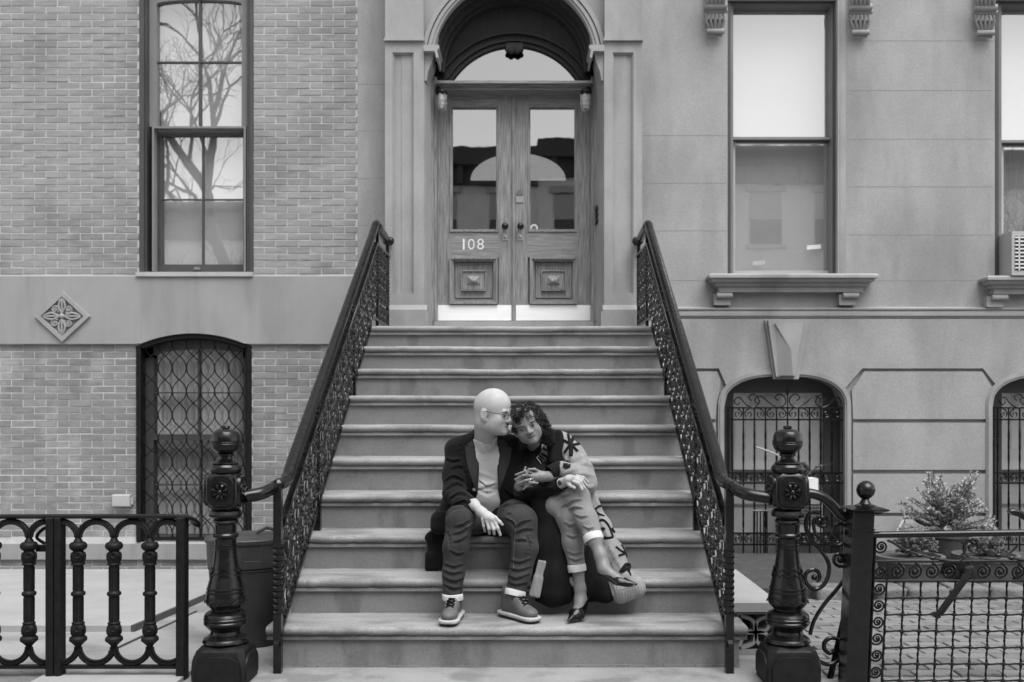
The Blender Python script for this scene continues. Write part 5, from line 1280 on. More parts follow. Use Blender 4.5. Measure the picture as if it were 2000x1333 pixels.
# ================================================================== people: implicit bodies and clothes
from mathutils.bvhtree import BVHTree
def A(v): return np.array(v, dtype=np.float32)
class SDF:
    def __init__(s): s.p = []
    def cap(s, a, b, ra, rb=None, k=.02, op=1, lim=None):
        a, b = A(a), A(b); rb = ra if rb is None else rb; ab = b-a; L2 = float(ab@ab)+1e-12
        def f(q):
            t = np.clip(((q-a)@ab)/L2, 0, 1); return np.linalg.norm(q-a-t[...,None]*ab, axis=-1)-(ra+(rb-ra)*t)
        s.p.append((f, (a+b)/2, math.sqrt(L2)/2+max(ra,rb), k, op)); return s
    def ell(s, c, r, R=None, k=.02, op=1):
        c, r = A(c), A(r); Rm = np.eye(3, dtype=np.float32) if R is None else np.array(R, dtype=np.float32)
        def f(q):
            l = (q-c)@Rm; k0 = np.linalg.norm(l/r, axis=-1); k1 = np.linalg.norm(l/(r*r), axis=-1)+1e-9; return k0*(k0-1)/k1
        s.p.append((f, c, float(max(r)), k, op)); return s
    def box(s, c, h, rd=.01, R=None, k=.02, op=1):
        c, h = A(c), A(h)-rd; Rm = np.eye(3, dtype=np.float32) if R is None else np.array(R, dtype=np.float32)
        def f(q):
            l = np.abs((q-c)@Rm)-h; return np.linalg.norm(np.maximum(l,0), axis=-1)+np.minimum(l.max(-1),0)-rd
        s.p.append((f, c, float(np.linalg.norm(h))+rd, k, op)); return s
    def chain(s, pts, rs, k=.02):
        for i in range(len(pts)-1): s.cap(pts[i], pts[i+1], rs[i], rs[i+1], k)
        return s
    def ev(s, q, prims):
        d = np.full(q.shape[:-1], 9.0, dtype=np.float32)
        for f, c, r, k, op in prims:
            if op == 1:
                e = f(q); h = np.clip(.5+.5*(e-d)/k, 0, 1) if k > 0 else (d < e).astype(np.float32); d = np.where(d > 5, e, (e*(1-h)+d*h)-k*h*(1-h))
            else:
                e = -f(q); h = np.clip(.5-.5*(e-d)/k, 0, 1); d = e*(1-h)+d*h+k*h*(1-h)
        return d
    def mesh(s, h=.004, disp=None, cut=None, nb=12, margin=.012):
        lo = np.min([c-r for f,c,r,k,op in s.p if op == 1], 0)-.03; hi = np.max([c+r for f,c,r,k,op in s.p if op == 1], 0)+.03
        step = h*nb; nB = np.ceil((hi-lo)/step).astype(int); rad = step*.866
        off = np.stack(np.meshgrid(*[np.arange(nb+1)]*3, indexing='ij'), -1)
        keys, pos, quads = [], [], []; G = nB*nb+4
        key = lambda g: (g[...,0].astype(np.int64)*G[1]+g[...,1])*G[2]+g[...,2]
        corn = [(a,b,c) for a in (0,1) for b in (0,1) for c in (0,1)]; edges = [(i,j) for i in range(8) for j in range(i+1,8) if sum(abs(np.array(corn[i])-corn[j])) == 1]
        bi = np.stack(np.meshgrid(*[np.arange(n) for n in nB], indexing='ij'), -1).reshape(-1,3)
        bc = (lo+(bi+.5)*step).astype(np.float32)
        P_ = [(f, c, r, k, op, np.linalg.norm(bc-c, axis=1)-r) for f,c,r,k,op in s.p]
        act = np.zeros(len(bi), bool)
        dmin = np.min([p[5] for p in P_ if p[4] == 1], 0); act = dmin < rad+margin
        for b in np.nonzero(act)[0]:
            prims = [(f,c,r,k,op) for f,c,r,k,op,dd in P_ if dd[b] < rad+k+margin]
            if not any(p[4] == 1 for p in prims): continue
            c0 = float(s.ev(bc[b][None], prims)[0])
            if abs(c0) > rad*1.6+margin: continue
            g0 = bi[b]*nb; q = (lo+(g0+off)*h).astype(np.float32); v = s.ev(q, prims)
            if cut is not None: v = cut(q, v)
            if disp is not None: v = v+disp(q)
            sg = v < 0
            if sg.all() or not sg.any(): continue
            n = nb; S = np.stack([sg[a:a+n,b_:b_+n,c:c+n] for a,b_,c in corn], -1); V = np.stack([v[a:a+n,b_:b_+n,c:c+n] for a,b_,c in corn], -1)
            m = S.any(-1) & ~S.all(-1); idx = np.argwhere(m)
            if not len(idx): continue
            Vc, Sc = V[m], S[m]; acc = np.zeros((len(idx),3)); cnt = np.zeros(len(idx))
            for i, j in edges:
                x = Sc[:,i] != Sc[:,j]; t = np.where(x, Vc[:,i]/(Vc[:,i]-Vc[:,j]+1e-12), 0)
                ci, cj = np.array(corn[i]), np.array(corn[j]); acc += np.where(x[:,None], ci+(cj-ci)*t[:,None], 0); cnt += x
            keys.append(key(g0+idx)); pos.append(lo+(g0+idx+acc/cnt[:,None])*h)
            for ax in range(3):
                sl0 = sg[:n,:n,:n]; o = [0,0,0]; o[ax] = 1; sl1 = sg[o[0]:n+o[0],o[1]:n+o[1],o[2]:n+o[2]]
                e = np.argwhere(sl0 != sl1)
                if not len(e): continue
                u = np.zeros(3,int); w_ = np.zeros(3,int); u[(ax+1)%3] = 1; w_[(ax+2)%3] = 1; g_ = g0+e
                Q = np.stack([key(g_), key(g_-u), key(g_-u-w_), key(g_-w_)], -1); fl = sl0[tuple(e.T)]; Q[~fl] = Q[~fl][:,::-1]; quads.append(Q)
        K_ = np.concatenate(keys); X = np.concatenate(pos); Q = np.concatenate(quads); o = np.argsort(K_); K_ = K_[o]; X = X[o]
        I = np.searchsorted(K_, Q); I = np.clip(I, 0, len(K_)-1); ok = (K_[I] == Q).all(1); return X, I[ok]
def np_obj(name, X, F_, mat, parent, mi=None, sub=None):
    me = bpy.data.meshes.new(name); me.vertices.add(len(X)); me.vertices.foreach_set('co', X.astype(np.float32).ravel())
    me.loops.add(F_.size); me.polygons.add(len(F_)); me.loops.foreach_set('vertex_index', F_.ravel().astype(np.int32))
    me.polygons.foreach_set('loop_start', np.arange(0, F_.size, 4, dtype=np.int32)); me.polygons.foreach_set('loop_total', np.full(len(F_), 4, dtype=np.int32))
    for m_ in (mat if isinstance(mat, (list,tuple)) else [mat]): me.materials.append(M[m_] if isinstance(m_, str) else m_)
    if mi is not None: me.polygons.foreach_set('material_index', mi.astype(np.int32))
    me.update(); me.validate(); me.polygons.foreach_set('use_smooth', [True]*len(me.polygons))
    o = bpy.data.objects.new(name, me); COL.objects.link(o); put(o, parent)
    o['_n'] = len(X); del o['_n']; return o
def largest(X, F_):
    """drop stray islands smaller than 2 % of the mesh"""
    par = np.arange(len(X))
    lab = np.arange(len(X)); 
    for it in range(400):
        mn = lab[F_].min(1); new = lab.copy(); np.minimum.at(new, F_.ravel(), np.repeat(mn, 4)); new = new[new]
        if (new == lab).all(): break
        lab = new
    u, c = np.unique(lab, return_counts=True); keep = u[c > .02*len(X)]; ok = np.isin(lab[F_[:,0]], keep); F_ = F_[ok]
    us = np.unique(F_); mp = np.zeros(len(X), int); mp[us] = np.arange(len(us)); return X[us], mp[F_]
def bvh_of(X, F_): return BVHTree.FromPolygons([tuple(map(float, x)) for x in X], [tuple(map(int, f)) for f in F_])
CAMP = Vector((0,0,HC))
def hit(bv, x, y, off=.003):
    dr = (P(x,y,5.0)-CAMP).normalized(); h = bv.ray_cast(CAMP, dr)
    return None if h[0] is None else h[0]-dr*off
def seam(bv, path, r, name, mat, par, off=.001, n=6, k=5, flat=None):
    """thin cord laid on the surface of a garment along a line"""
    m = MB(); run = []
    for x, y in smoothpath(path, n):
        h = hit(bv, x, y, off)
        if h is not None and run and (h-run[-1]).length > .07: h = None
        if h is None:
            if len(run) > 1: m.tube(run, r, k, flat=flat)
            run = []
        else: run.append(h)
    if len(run) > 1: m.tube(run, r, k, flat=flat)
    if m.v and name: return obj(name, m, mat, par, smooth=True, kind='stuff')
    return m
def patch(bv, poly, step, off, th, name, mat, par):
    """piece of cloth cut to outline poly (photo px) lying on the garment surface, with thickness"""
    xs = [p[0] for p in poly]; ys = [p[1] for p in poly]
    def inp(x, y):
        c = False; n = len(poly)
        for i in range(n):
            (xa, ya), (xb, yb) = poly[i], poly[(i+1)%n]
            if (ya > y) != (yb > y) and x < (xb-xa)*(y-ya)/(yb-ya)+xa: c = not c
        return c
    bm = bmesh.new()
    n = len(poly); dense = []
    for i in range(n):
        a, b = poly[i], poly[(i+1)%n]; L_ = math.hypot(b[0]-a[0], b[1]-a[1]); q = max(1, int(L_/step))
        dense += [(a[0]+(b[0]-a[0])*t/q, a[1]+(b[1]-a[1])*t/q) for t in range(q)]
    pts = list(dense); y = min(ys)
    while y < max(ys):
        x = min(xs)
        while x < max(xs):
            if inp(x,y) and min(math.hypot(x-a, y-b) for a,b in dense) > step*.5: pts.append((x,y))
            x += step
        y += step
    from mathutils.geometry import delaunay_2d_cdt
    nd = len(dense); r_ = delaunay_2d_cdt([Vector(p) for p in pts], [], [list(range(nd))], 1, 1e-4)
    P3 = []; last = None
    for v in r_[0]:
        h = hit(bv, v.x, v.y, off); P3.append(h)
    ds = [h.y for h in P3 if h is not None]; md = sorted(ds)[len(ds)//2] if ds else 5.1
    V = []
    for v, h in zip(r_[0], P3):
        if h is None: h = P(v.x, v.y, md)
        V.append(h)
    F_ = [tuple(f) for f in r_[2]]
    nn = len(V); back = [v+Vector((0,th,0)) for v in V]
    from collections import Counter
    ec = Counter(); 
    for f in F_:
        for i in range(3): e = (f[i], f[(i+1)%3]); ec[e] += 1
    side = [(b, a, a+nn, b+nn) for (a,b) in ec if (b,a) not in ec]
    m = MB(); m.add(V+back, F_+[tuple(i+nn for i in reversed(f)) for f in F_]+side)
    return obj(name, m, mat, par, smooth=50)
def folds(S, lines, r0=.0075, k=.012, groove=True):
    """raised creases of cloth along lines on the visible side, each with a hollow under it"""
    X, F_ = S.mesh(.011, nb=8); bv = bvh_of(X, F_)
    for ln in lines:
        rr = r0
        if isinstance(ln[0], (int, float)): rr = ln[0]; ln = ln[1:]
        rr *= .78
        for dy, rad, op in ((0, rr, 1), (3.2, rr*.85, -1)):
            if op < 0 and not groove: continue
            pts = [hit(bv, x, y+dy, -rad*.35 if op > 0 else rad*.25) for x, y in smoothpath(list(ln), 3)]
            n = len(pts)
            for i in range(n-1):
                if pts[i] is None or pts[i+1] is None or (pts[i]-pts[i+1]).length > .05: continue
                t0, t1 = math.sin(PI*(i+.4)/(n-.2)), math.sin(PI*(i+1.2)/(n-.2)); S.cap(pts[i], pts[i+1], rad*max(.35,t0), rad*max(.35,abs(t1)), k=k, op=op)
def leg_cut(cuts):
    def f(q, v):
        for c, ax in cuts:
            c_ = A(c); a_ = A(Vector(ax).normalized()); d_ = q-c_; near = (d_**2).sum(-1) < .10**2; v = np.where(near, np.maximum(v, d_@a_), v)
        return v
    return f
rng = np.random.RandomState(2)
def wav(q, f, seed, n=5):
    r = np.random.RandomState(seed); o = 0
    for i in range(n):
        dv = r.normal(size=3); dv /= np.linalg.norm(dv); o = o+np.sin(q@(dv*f*r.uniform(.7,1.4)).astype(np.float32)+r.uniform(0,6.28))
    return o/n
def crease(q, f, seed, w=.16, n=4): return np.exp(-(wav(q, f, seed, n)/w)**2)
def ridge(q, f, seed): return 1-np.abs(wav(q, f, seed, 4))*2
pr = lambda px, d: px*d/F
# materials
def cloth(name, v0, v1, fine=400, rough=.95, scale=8, bump=.6, stretch=(1,1,1), sheen=.15, bd=.002):
    m = textured(name, v0, v1, rough, scale, stretch, fine, bump, bd, spec=.15); t = m.node_tree; b = t.nodes['Principled BSDF']; b.inputs['Sheen Weight'].default_value = sheen
    nz = N(t, 'ShaderNodeTexNoise'); nz.inputs['Scale'].default_value = 26; nz.inputs['Detail'].default_value = 4; nz.inputs['Distortion'].default_value = 1.2
    geo = N(t, 'ShaderNodeNewGeometry'); t.links.new(geo.outputs['Position'], nz.inputs['Vector'])
    b2 = N(t, 'ShaderNodeBump'); b2.inputs['Strength'].default_value = .18; b2.inputs['Distance'].default_value = .012
    old = b.inputs['Normal'].links[0].from_socket; t.links.new(nz.outputs[0], b2.inputs['Height']); t.links.new(old, b2.inputs['Normal']); t.links.new(b2.outputs[0], b.inputs['Normal']); return m
M['coat'] = cloth('black_wool', .004, .011, 500, bump=.8, sheen=.05)
M['coat_lapel'] = cloth('charcoal_wool_lapel', .026, .04, 500, bump=.8, sheen=.08)
M['sweater'] = cloth('grey_knit', .42, .52, 500, stretch=(1,1,.6))
M['jean_dk'] = cloth('dark_denim', .010, .048, 420, scale=4, stretch=(1.3,1,.55), sheen=.04)
M['jean_lt'] = cloth('light_denim', .12, .21, 420, scale=4, stretch=(1.3,1,.6))
M['cuff'] = cloth('turned_denim_cuff', .42, .55, 300)
M['cardigan'] = cloth('grey_wool_cardigan', .17, .26, 260, stretch=(3,1,.6), bump=1, bd=.003)
M['cardigan_hem'] = cloth('ribbed_wool_hem', .19, .30, 200, stretch=(6,1,.5), bump=1, bd=.004)
M['black_knit'] = cloth('black_knit', .004, .011, 300, stretch=(4,1,.6), sheen=.03)
def skin(name, v, rough=.5):
    m = textured(name, v*.84, v*1.08, rough, 22, (1,1,1), 500, .2, .001, rough2=rough+.15, spec=.45, stain=(16, .55, .90)); b = m.node_tree.nodes['Principled BSDF']
    b.inputs['Subsurface Weight'].default_value = .12; b.inputs['Subsurface Scale'].default_value = .01; b.inputs['Subsurface Radius'].default_value = (.8,.8,.8); return m
M['skin_m'] = skin('fair_skin', .38, .5); M['skin_w'] = skin('brown_skin', .175, .4); M['lip_w'] = plain('brown_lip', .11, .35); M['lip_m'] = plain('pale_lip', .33, .5)
M['eye_white'] = plain('eye_white', .42, .25); M['eye_dark'] = plain('dark_iris', .012, .15); M['brow'] = plain('eyebrow_hair', .03, .8); M['brow_m'] = plain('fair_eyebrow', .25, .8)
M['hair'] = textured('black_curly_hair', .006, .02, .45, 30, spec=.4)
M['patent'] = plain('black_patent_leather', .004, .22, coat=.15, spec=.3)
M['leather'] = textured('grey_brown_leather', .07, .12, .55, 20, (1,1,1), 200, .3, .001, spec=.3); M['rubber'] = textured('pale_rubber_sole', .32, .42, .7, 20); M['tread_dk'] = plain('dark_outsole', .02, .8)
M['metal'] = plain('bright_metal', .8, .18, 1.0); M['spectacle'] = plain('dark_spectacle_wire', .05, .3, .6)
def frame_of(fwd, up):
    f = Vector(fwd).normalized(); u = Vector(up); u = (u-f*u.dot(f)).normalized(); l = u.cross(f); return f, l, u   # forward, left, up

def head(S, o, fwd, up, sc, female=False):
    f, l, u = frame_of(fwd, up); R = np.array([list(f), list(l), list(u)]).T
    W_ = lambda x, y, z: o+(f*x+l*y+u*z)*sc
    S.ell(W_(-.006,0,.022), (.098*sc,.077*sc,.090*sc), R, k=.02); S.ell(W_(.012,0,.035), (.082*sc,.072*sc,.078*sc), R, k=.02)
    S.ell(W_(.034,0,-.035), (.058*sc,(.060 if not female else .053)*sc,.078*sc), R, k=.025)
    for s_ in (-1,1):
        S.ell(W_(.052,s_*.038,-.042), (.030*sc,.024*sc,.026*sc), R, k=.022)      # cheekbone
        S.ell(W_(.020,s_*.045,-.070), (.040*sc,.020*sc,.030*sc), R, k=.03)      # jaw angle
    S.ell(W_(.050,0,-.088), (.040*sc,(.036 if not female else .031)*sc,.030*sc), R, k=.03)
    S.ell(W_(.078 if female else .082,0,-.101), (.017*sc,.020*sc,.016*sc), R, k=.02 if female else .014)
    S.cap(W_(.087,-.034,.004), W_(.089,.034,.004), .0105*sc, k=.013)
    for s_ in (-1,1): S.ell(W_(.102,s_*.032,-.012), (.017*sc,.019*sc,.013*sc), R, k=.012, op=-1)
    for s_ in (-1,1): S.ell(W_(.078,s_*.032,-.014), (.0135*sc,.0145*sc,.0125*sc), R, k=.006)
    nz = .8 if female else 1
    S.cap(W_(.088,0,.0), W_(.108*1,0,-.036), .0075*sc, .0105*sc*(1.15 if female else 1), k=.010)
    S.ell(W_(.111 if female else .115,0,-.041), (.0125*sc,.0125*sc,.010*sc), R, k=.008)
    for s_ in (-1,1): S.ell(W_(.098,s_*(.013 if not female else .015),-.044), (.011*sc,.0085*sc,.008*sc), R, k=.007)
    mw = .021 if not female else .026
    for z, x, r in ((-.0665,.0925,.0058),(-.0775,.0905,.0066)):
        rr = r*(1.0 if not female else 1.25); S.cap(W_(x-.007,-mw,z+(.002 if not female else .006)), W_(x,0,z), rr*.55*sc, rr*sc, k=.005); S.cap(W_(x,0,z), W_(x-.007,mw,z+(.002 if not female else .006)), rr*sc, rr*.55*sc, k=.005)
    S.cap(W_(.098,-mw*.9,-.072+(.004 if female else 0)), W_(.100,0,-.0725), .002*sc, k=.003, op=-1); S.cap(W_(.100,0,-.0725), W_(.098,mw*.9,-.072+(.004 if female else 0)), .002*sc, k=.003, op=-1)
    for s_ in (-1,1):   # ears
        S.ell(W_(-.006,s_*.079,-.018), (.020*sc,.009*sc,.032*sc), R, k=.006); S.ell(W_(-.002,s_*.090,-.014), (.010*sc,.006*sc,.016*sc), R, k=.005, op=-1)
        S.ell(W_(.004,s_*.076,-.044), (.009*sc,.007*sc,.011*sc), R, k=.006)
    return W_, R
def fingers(S, specs, k=.006):
    for pts, r in specs:
        for i in range(len(pts)-1): S.cap(pts[i], pts[i+1], r*(1-.10*i), r*(1-.10*(i+1)), k=k)

# ------------------------------------------------------------------ the man
man = thing('person', 'bald man in glasses, dark wool coat and cuffed dark jeans sitting on the steps', 'person', P(955,1035,5.4))
B = SDF()
ho = P(961.5,803,5.13); hf = Vector((.885,-.46,-.10)); hu = Vector((-.02,-.03,1))
WH, RH = head(B, ho, hf, hu, 1.0)
B.chain([WH(-.035,0,-.06), P(949,868,5.24), P(950,885,5.30)], [.060,.057,.075], k=.03)
B.chain([P(950,885,5.31), P(955,940,5.36), P(955,1000,5.42)], [.075,.08,.09], k=.04)
B.chain([P(900,880,5.28), P(1008,880,5.28)], [.045,.045], k=.04)
# arms under the sleeves, continuous to the hands
B.chain([P(895,880,5.27), P(885,962,5.18), P(926,986,4.985)], [.040,.036,.0275], k=.02)
B.chain([P(1014,880,5.27), P(1022,958,5.2), P(1090,947,5.005)], [.040,.036,.026], k=.02)
# hanging right hand
B.chain([P(924,985,4.99), P(940,1000,4.935), P(951,1012,4.90)], [.024,.022,.019], k=.02)
B.chain([P(945,1003,4.925), P(961,1014,4.89)], [.021,.018], k=.015)
fr = .0092
fingers(B, [([P(966,1018,4.885),P(972,1032,4.875),P(977,1045,4.89)], fr), ([P(959,1020,4.885),P(964,1034,4.877),P(965.5,1043,4.90)], fr*1.03),
            ([P(951,1019,4.89),P(955,1033,4.885),P(956,1042,4.91)], fr), ([P(942,1014,4.90),P(945,1028,4.90),P(947,1038,4.92)], fr*.88),
            ([P(955,1003,4.91),P(968,1012,4.885),P(976,1020,4.88),P(981,1025,4.885)], fr*1.12)])
# left hand resting on her knee
B.chain([P(1094,945,5.0), P(1112,938,4.955), P(1124,936,4.93)], [.026,.024,.019], k=.015)
B.ell(P(1116,937,4.95), (.032,.026,.016), k=.012)
fingers(B, [([P(1126,933,4.93),P(1137,937,4.915),P(1146,949,4.92)], .0085), ([P(1124,937,4.915),P(1134,941,4.90),P(1142,954,4.90)], .0086),
            ([P(1120,941,4.91),P(1130,945,4.895),P(1137,957,4.89)], .0084), ([P(1127,930,4.95),P(1139,933,4.935),P(1149,943,4.945)], .008),
            ([P(1106,943,4.95),P(1114,949,4.92),P(1122,953,4.90)], fr*1.1)])
# legs inside the jeans, feet inside the boots
B.chain([P(930,1012,5.42), P(900,1014,5.02), P(890,1070,4.95), P(884,1160,4.905), P(882,1190,4.88)], [.06,.045,.036,.028,.030], k=.02)
B.chain([P(985,1012,5.42), P(1018,1014,5.02), P(1024,1070,4.96), P(1006,1156,4.945), P(1006,1190,4.94)], [.06,.045,.036,.028,.030], k=.02)
X, Fq = B.mesh(.0034); X, Fq = largest(X, Fq)
# lips and stubble areas by position on the head
body = np_obj('body', X, Fq, ['skin_m'], man); bv_man = bvh_of(X, Fq)
def eyes(par, W_, R, sc, brow, lid=.55, look=0, shut=False, brow_mat='brow'):
    f = Vector(R[:,0]); l = Vector(R[:,1]); u = Vector(R[:,2])
    for s_ in (-1,1):
        c = W_(.083,s_*.032,-.014); m = MB(); m.ball(c, .0105*sc, 14, 10, (1,1,.82)); e = obj('eye', m, 'eye_white', par, smooth=True)
        m = MB(); m.ball(W_(.0885,s_*.032+look,-.0145), .0070*sc, 12, 8); obj('iris', m, 'eye_dark', e, smooth=True)
        m = MB(); pts = [W_(.094-.30*abs(t-.1)**2*.1,s_*(.032+.019*t),-.0112+.0055*(1-t*t)-.003) for t in (-1,-.6,-.2,.2,.6,1)]; m.tube(pts, .0024*sc, 5); obj('eyelid', m, brow, e, smooth=True)
        m = MB(); pts = [W_(.0985-.004*abs(t),s_*(.031+.020*t),.006+.004*(1-t*t)) for t in (-1,-.5,0,.5,1)]; m.tube(pts, [.0016,.003,.0032,.003,.0012], 6); obj('eyebrow', m, brow_mat, par, smooth=True)
eyes(man, WH, RH, 1.0, 'brow_m', look=.001, brow_mat='brow_m')
M['mouth_m'] = plain('mouth_line', .14, .5); M['mouth_w'] = plain('dark_mouth_line', .03, .5)
def mouth(par, W_, bv, R, hw_, mat, up_):
    f = Vector(R[:,0]); pts = []
    for t in (-1,-.66,-.33,0,.33,.66,1):
        o_ = W_(.14, hw_*t, -.0722+up_*t*t); h = bv.ray_cast(o_, -f); 
        if h[0] is not None: pts.append(h[0]+f*.0006)
    m = MB(); m.tube(pts, [.0008,.0013,.0016,.0016,.0016,.0013,.0008][:len(pts)], 6); obj('mouth_line', m, mat, par, smooth=True)
    for s_ in (-1,1):
        h = bv.ray_cast(W_(.16, s_*.0085, -.075), (W_(.10, s_*.0075, -.049)-W_(.16, s_*.0085, -.075)).normalized())
        if h[0] is not None: m = MB(); m.ball(h[0], .0026, 6, 5); obj('nostril', m, mat, par, smooth=True)
mouth(man, WH, bv_man, RH, .022, 'mouth_m', .002)
# spectacles
gl_ = bpy.data.objects.new('spectacles', None); COL.objects.link(gl_); gl_.location = ho; tag(gl_, 'thin dark metal spectacles worn by the bald man', 'glasses')
for s_ in (-1,1):
    m = MB(); pts = [WH(.104-.0025*abs(math.cos(a))-(.010 if s_ and math.cos(a) > .8 else 0)*0,s_*(.033+.0245*math.copysign(abs(math.cos(a))**.7,math.cos(a))),-.016+.0185*math.copysign(abs(math.sin(a))**.7,math.sin(a))) for a in [2*PI*k/24 for k in range(25)]]
    m.tube(pts, .0012, 6); obj('rim', m, 'spectacle', gl_, smooth=True)
    m = MB(); m.add([p for p in pts[:-1]], [tuple(range(24))]); 
    gm = M.setdefault('lens', glassmat('spectacle_lens', .04, 1.0)); obj('lens', m, gm, gl_)
    m = MB(); m.tube([WH(.102,s_*.055,-.006), WH(.096,s_*.066,-.005), WH(.05,s_*.080,-.003), WH(.0,s_*.0835,.002), WH(-.018,s_*.084,-.008)], .0017, 6); obj('temple_arm', m, 'spectacle', gl_, smooth=True)
m = MB(); m.tube([WH(.104,-.012,-.010), WH(.110,0,-.006), WH(.104,.012,-.010)], .0014, 6); obj('nose_bridge', m, 'spectacle', gl_, smooth=True)
# sweater
S = SDF()
S.chain([P(933,892,5.28), P(934,965,5.32)], [.088,.092], k=.04); S.chain([P(973,892,5.28), P(974,965,5.32)], [.088,.092], k=.04)
S.cap(P(915,882,5.28), P(995,882,5.28), .055, k=.04); S.cap(P(953,960,5.32), P(954,982,5.36), .108, .112, k=.03)
S.cap(WH(-.035,0,-.06), P(949,878,5.26), .060, .070, k=.02)
def sw_cut(q, v):
    zc = PZ(868,5.2); return np.maximum(v, (q[...,2]-zc)+.35*np.abs(q[...,0]-PX(953,5.2))*-1)
def sw_disp(q):
    q = q
    z = q[...,2]; zz = PZ(948,5.2); return -.004*np.exp(-((z-zz-.25*(q[...,0]-PX(955,5.2)))/.012)**2)+.005*np.exp(-((z-zz+.022)/.010)**2)-.003*np.exp(-((z-PZ(930,5.2)+.4*(q[...,0]-PX(955,5.2)))/.012)**2)+.0018*wav(q, 45, 4)
folds(S, [(.006,(936,938),(950,947),(968,942)),(.008,(934,955),(952,962),(970,956))])
X, Fq = S.mesh(.0042, sw_disp, sw_cut); X, Fq = largest(X, Fq); swo = np_obj('sweater', X, Fq, 'sweater', man); bvs = bvh_of(X, Fq)
patch(bvs, [(936,858),(944,868),(952,878),(949,884),(942,882),(936,878)], 3, .006, .004, 'collar_flap', 'sweater', man)
patch(bvs, [(971,854),(969,866),(963,876),(957,882),(953,878),(958,868),(964,860)], 3, .006, .004, 'collar_flap', 'sweater', man)
# coat
S = SDF()
S.chain([P(921,892,5.30), P(917,930,5.31), P(915,985,5.36)], [.105,.118,.125], k=.05); S.chain([P(987,892,5.30), P(990,930,5.31), P(992,985,5.36)], [.105,.118,.125], k=.05)
S.cap(P(893,877,5.27), P(945,862,5.27), .062, .066, k=.03); S.cap(P(1016,877,5.27), P(962,862,5.27), .062, .062, k=.03)
S.cap(P(934,862,5.31), P(938,842,5.285), .045, .032, k=.02); S.cap(P(934,852,5.29), P(955,842,5.33), .034, .034, k=.02)
S.chain([P(893,880,5.27), P(886,925,5.22), P(886,962,5.17)], [.060,.056,.056], k=.03)
S.chain([P(888,965,5.16), P(905,980,5.06), P(920,986,5.0)], [.056,.048,.042], k=.02)
S.chain([P(1016,880,5.27), P(1024,925,5.22), P(1026,962,5.18)], [.060,.056,.056], k=.03)
S.chain([P(1026,962,5.18), P(1060,956,5.07), P(1086,949,5.015)], [.056,.048,.038], k=.02)
S.cap(P(905,990,5.40), P(1010,990,5.40), .125, k=.04)
S.box(P(888,1015,5.40), (.115,.20,.06), .04, k=.04); S.box(P(1010,1012,5.40), (.12,.18,.055), .04, k=.04)
tdp = dn(3)-.028
S.box(P(856,1045,tdp+.11), (.060,.13,.012), .010, k=.02); S.box(P(852,1076,tdp-.005), (.048,.015,.098), .010, k=.02); S.box(P(842,1096,tdp-.012), (.030,.015,.045), .01, k=.02)
zA1, zA2 = PZ(840,5.2), PZ(985,5.2)
def co_cut(q, v):
    t = np.clip((q[...,2]-zA2)/(zA1-zA2), -.2, 1.2)
    xl = PX(932,5.16)+(PX(938,5.16)-PX(932,5.16))*t; xr = PX(975,5.16)+(PX(969,5.16)-PX(975,5.16))*t-.004*np.sin(t*3.1)
    op = np.maximum(np.maximum(xl-q[...,0], q[...,0]-xr), np.maximum(q[...,1]-5.27, zA2-.02-q[...,2]))
    hole = np.linalg.norm((q-A(P(950,860,5.26)))*A((1,.85,.30)), axis=-1)-.066
    return np.maximum(np.maximum(v, -op), -np.where(q[...,2] > PZ(880,5.2), hole, 1))
def co_disp(q):
    z = q[...,2]; arm = np.clip((PX(905,5.2)-q[...,0])/.03, 0, 1)+np.clip((q[...,0]-PX(1010,5.2))/.03, 0, 1)
    ql = q*A((1,1,2.2)); return .003*wav(q, 22, 9)+arm*.003*wav(ql, 30, 7)
folds(S, [(.010,(870,938),(886,930),(905,938)),(.009,(871,955),(893,944),(912,956)),(.008,(882,915),(898,911),(911,921)),(.009,(880,972),(900,962),(920,972)),(.007,(893,852),(899,878),(895,905)),(.007,(872,895),(884,900),(896,897)),
    (.007,(905,905),(911,930),(914,950)),(.008,(1012,905),(1032,896),(1046,905)),(.008,(1016,925),(1036,919),(1050,928)),(.008,(1010,945),(1035,940),(1060,947)),(.007,(1022,868),(1024,885),(1018,905)),(.008,(985,955),(998,966),(1012,970)),(.007,(888,985),(905,978),(918,985)),(.008,(1050,962),(1070,955),(1085,957))])
X, Fq = S.mesh(.0045, co_disp, co_cut, margin=.02); X, Fq = largest(X, Fq); coat = np_obj('coat', X, Fq, 'coat', man); bvc = bvh_of(X, Fq)
patch(bvc, [(936,856),(920,862),(912,868),(915,874),(908,871),(911,900),(919,930),(930,962),(936,968),(937,930),(938.5,890)], 4, .007, .007, 'lapel', 'coat_lapel', man)
patch(bvc, [(970,858),(984,860),(992,868),(990,872),(1000,876),(996,900),(986,930),(974,965),(967,966),(966,930),(969,890)], 4, .007, .007, 'lapel', 'coat_lapel', man)
patch(bvc, [(937,824),(931,836),(926,850),(918,858),(910,866),(920,866),(932,860),(939,862),(938,845)], 3, .006, .008, 'coat_collar', 'coat', man)
m = MB(); h = hit(bvc, 926, 957, .004) or P(926,957,5.1); m.ball(h, .010, 12, 6, (1,.4,1)); obj('button', m, 'frame_mid', man, smooth=True)
seam(bvc, [(894,860),(898,875),(901,900),(899,925)], .0016, 'sleeve_seam', 'coat', man, .0); seam(bvc, [(1020,868),(1022,890),(1018,915)], .002, 'sleeve_seam', 'coat', man, .0)
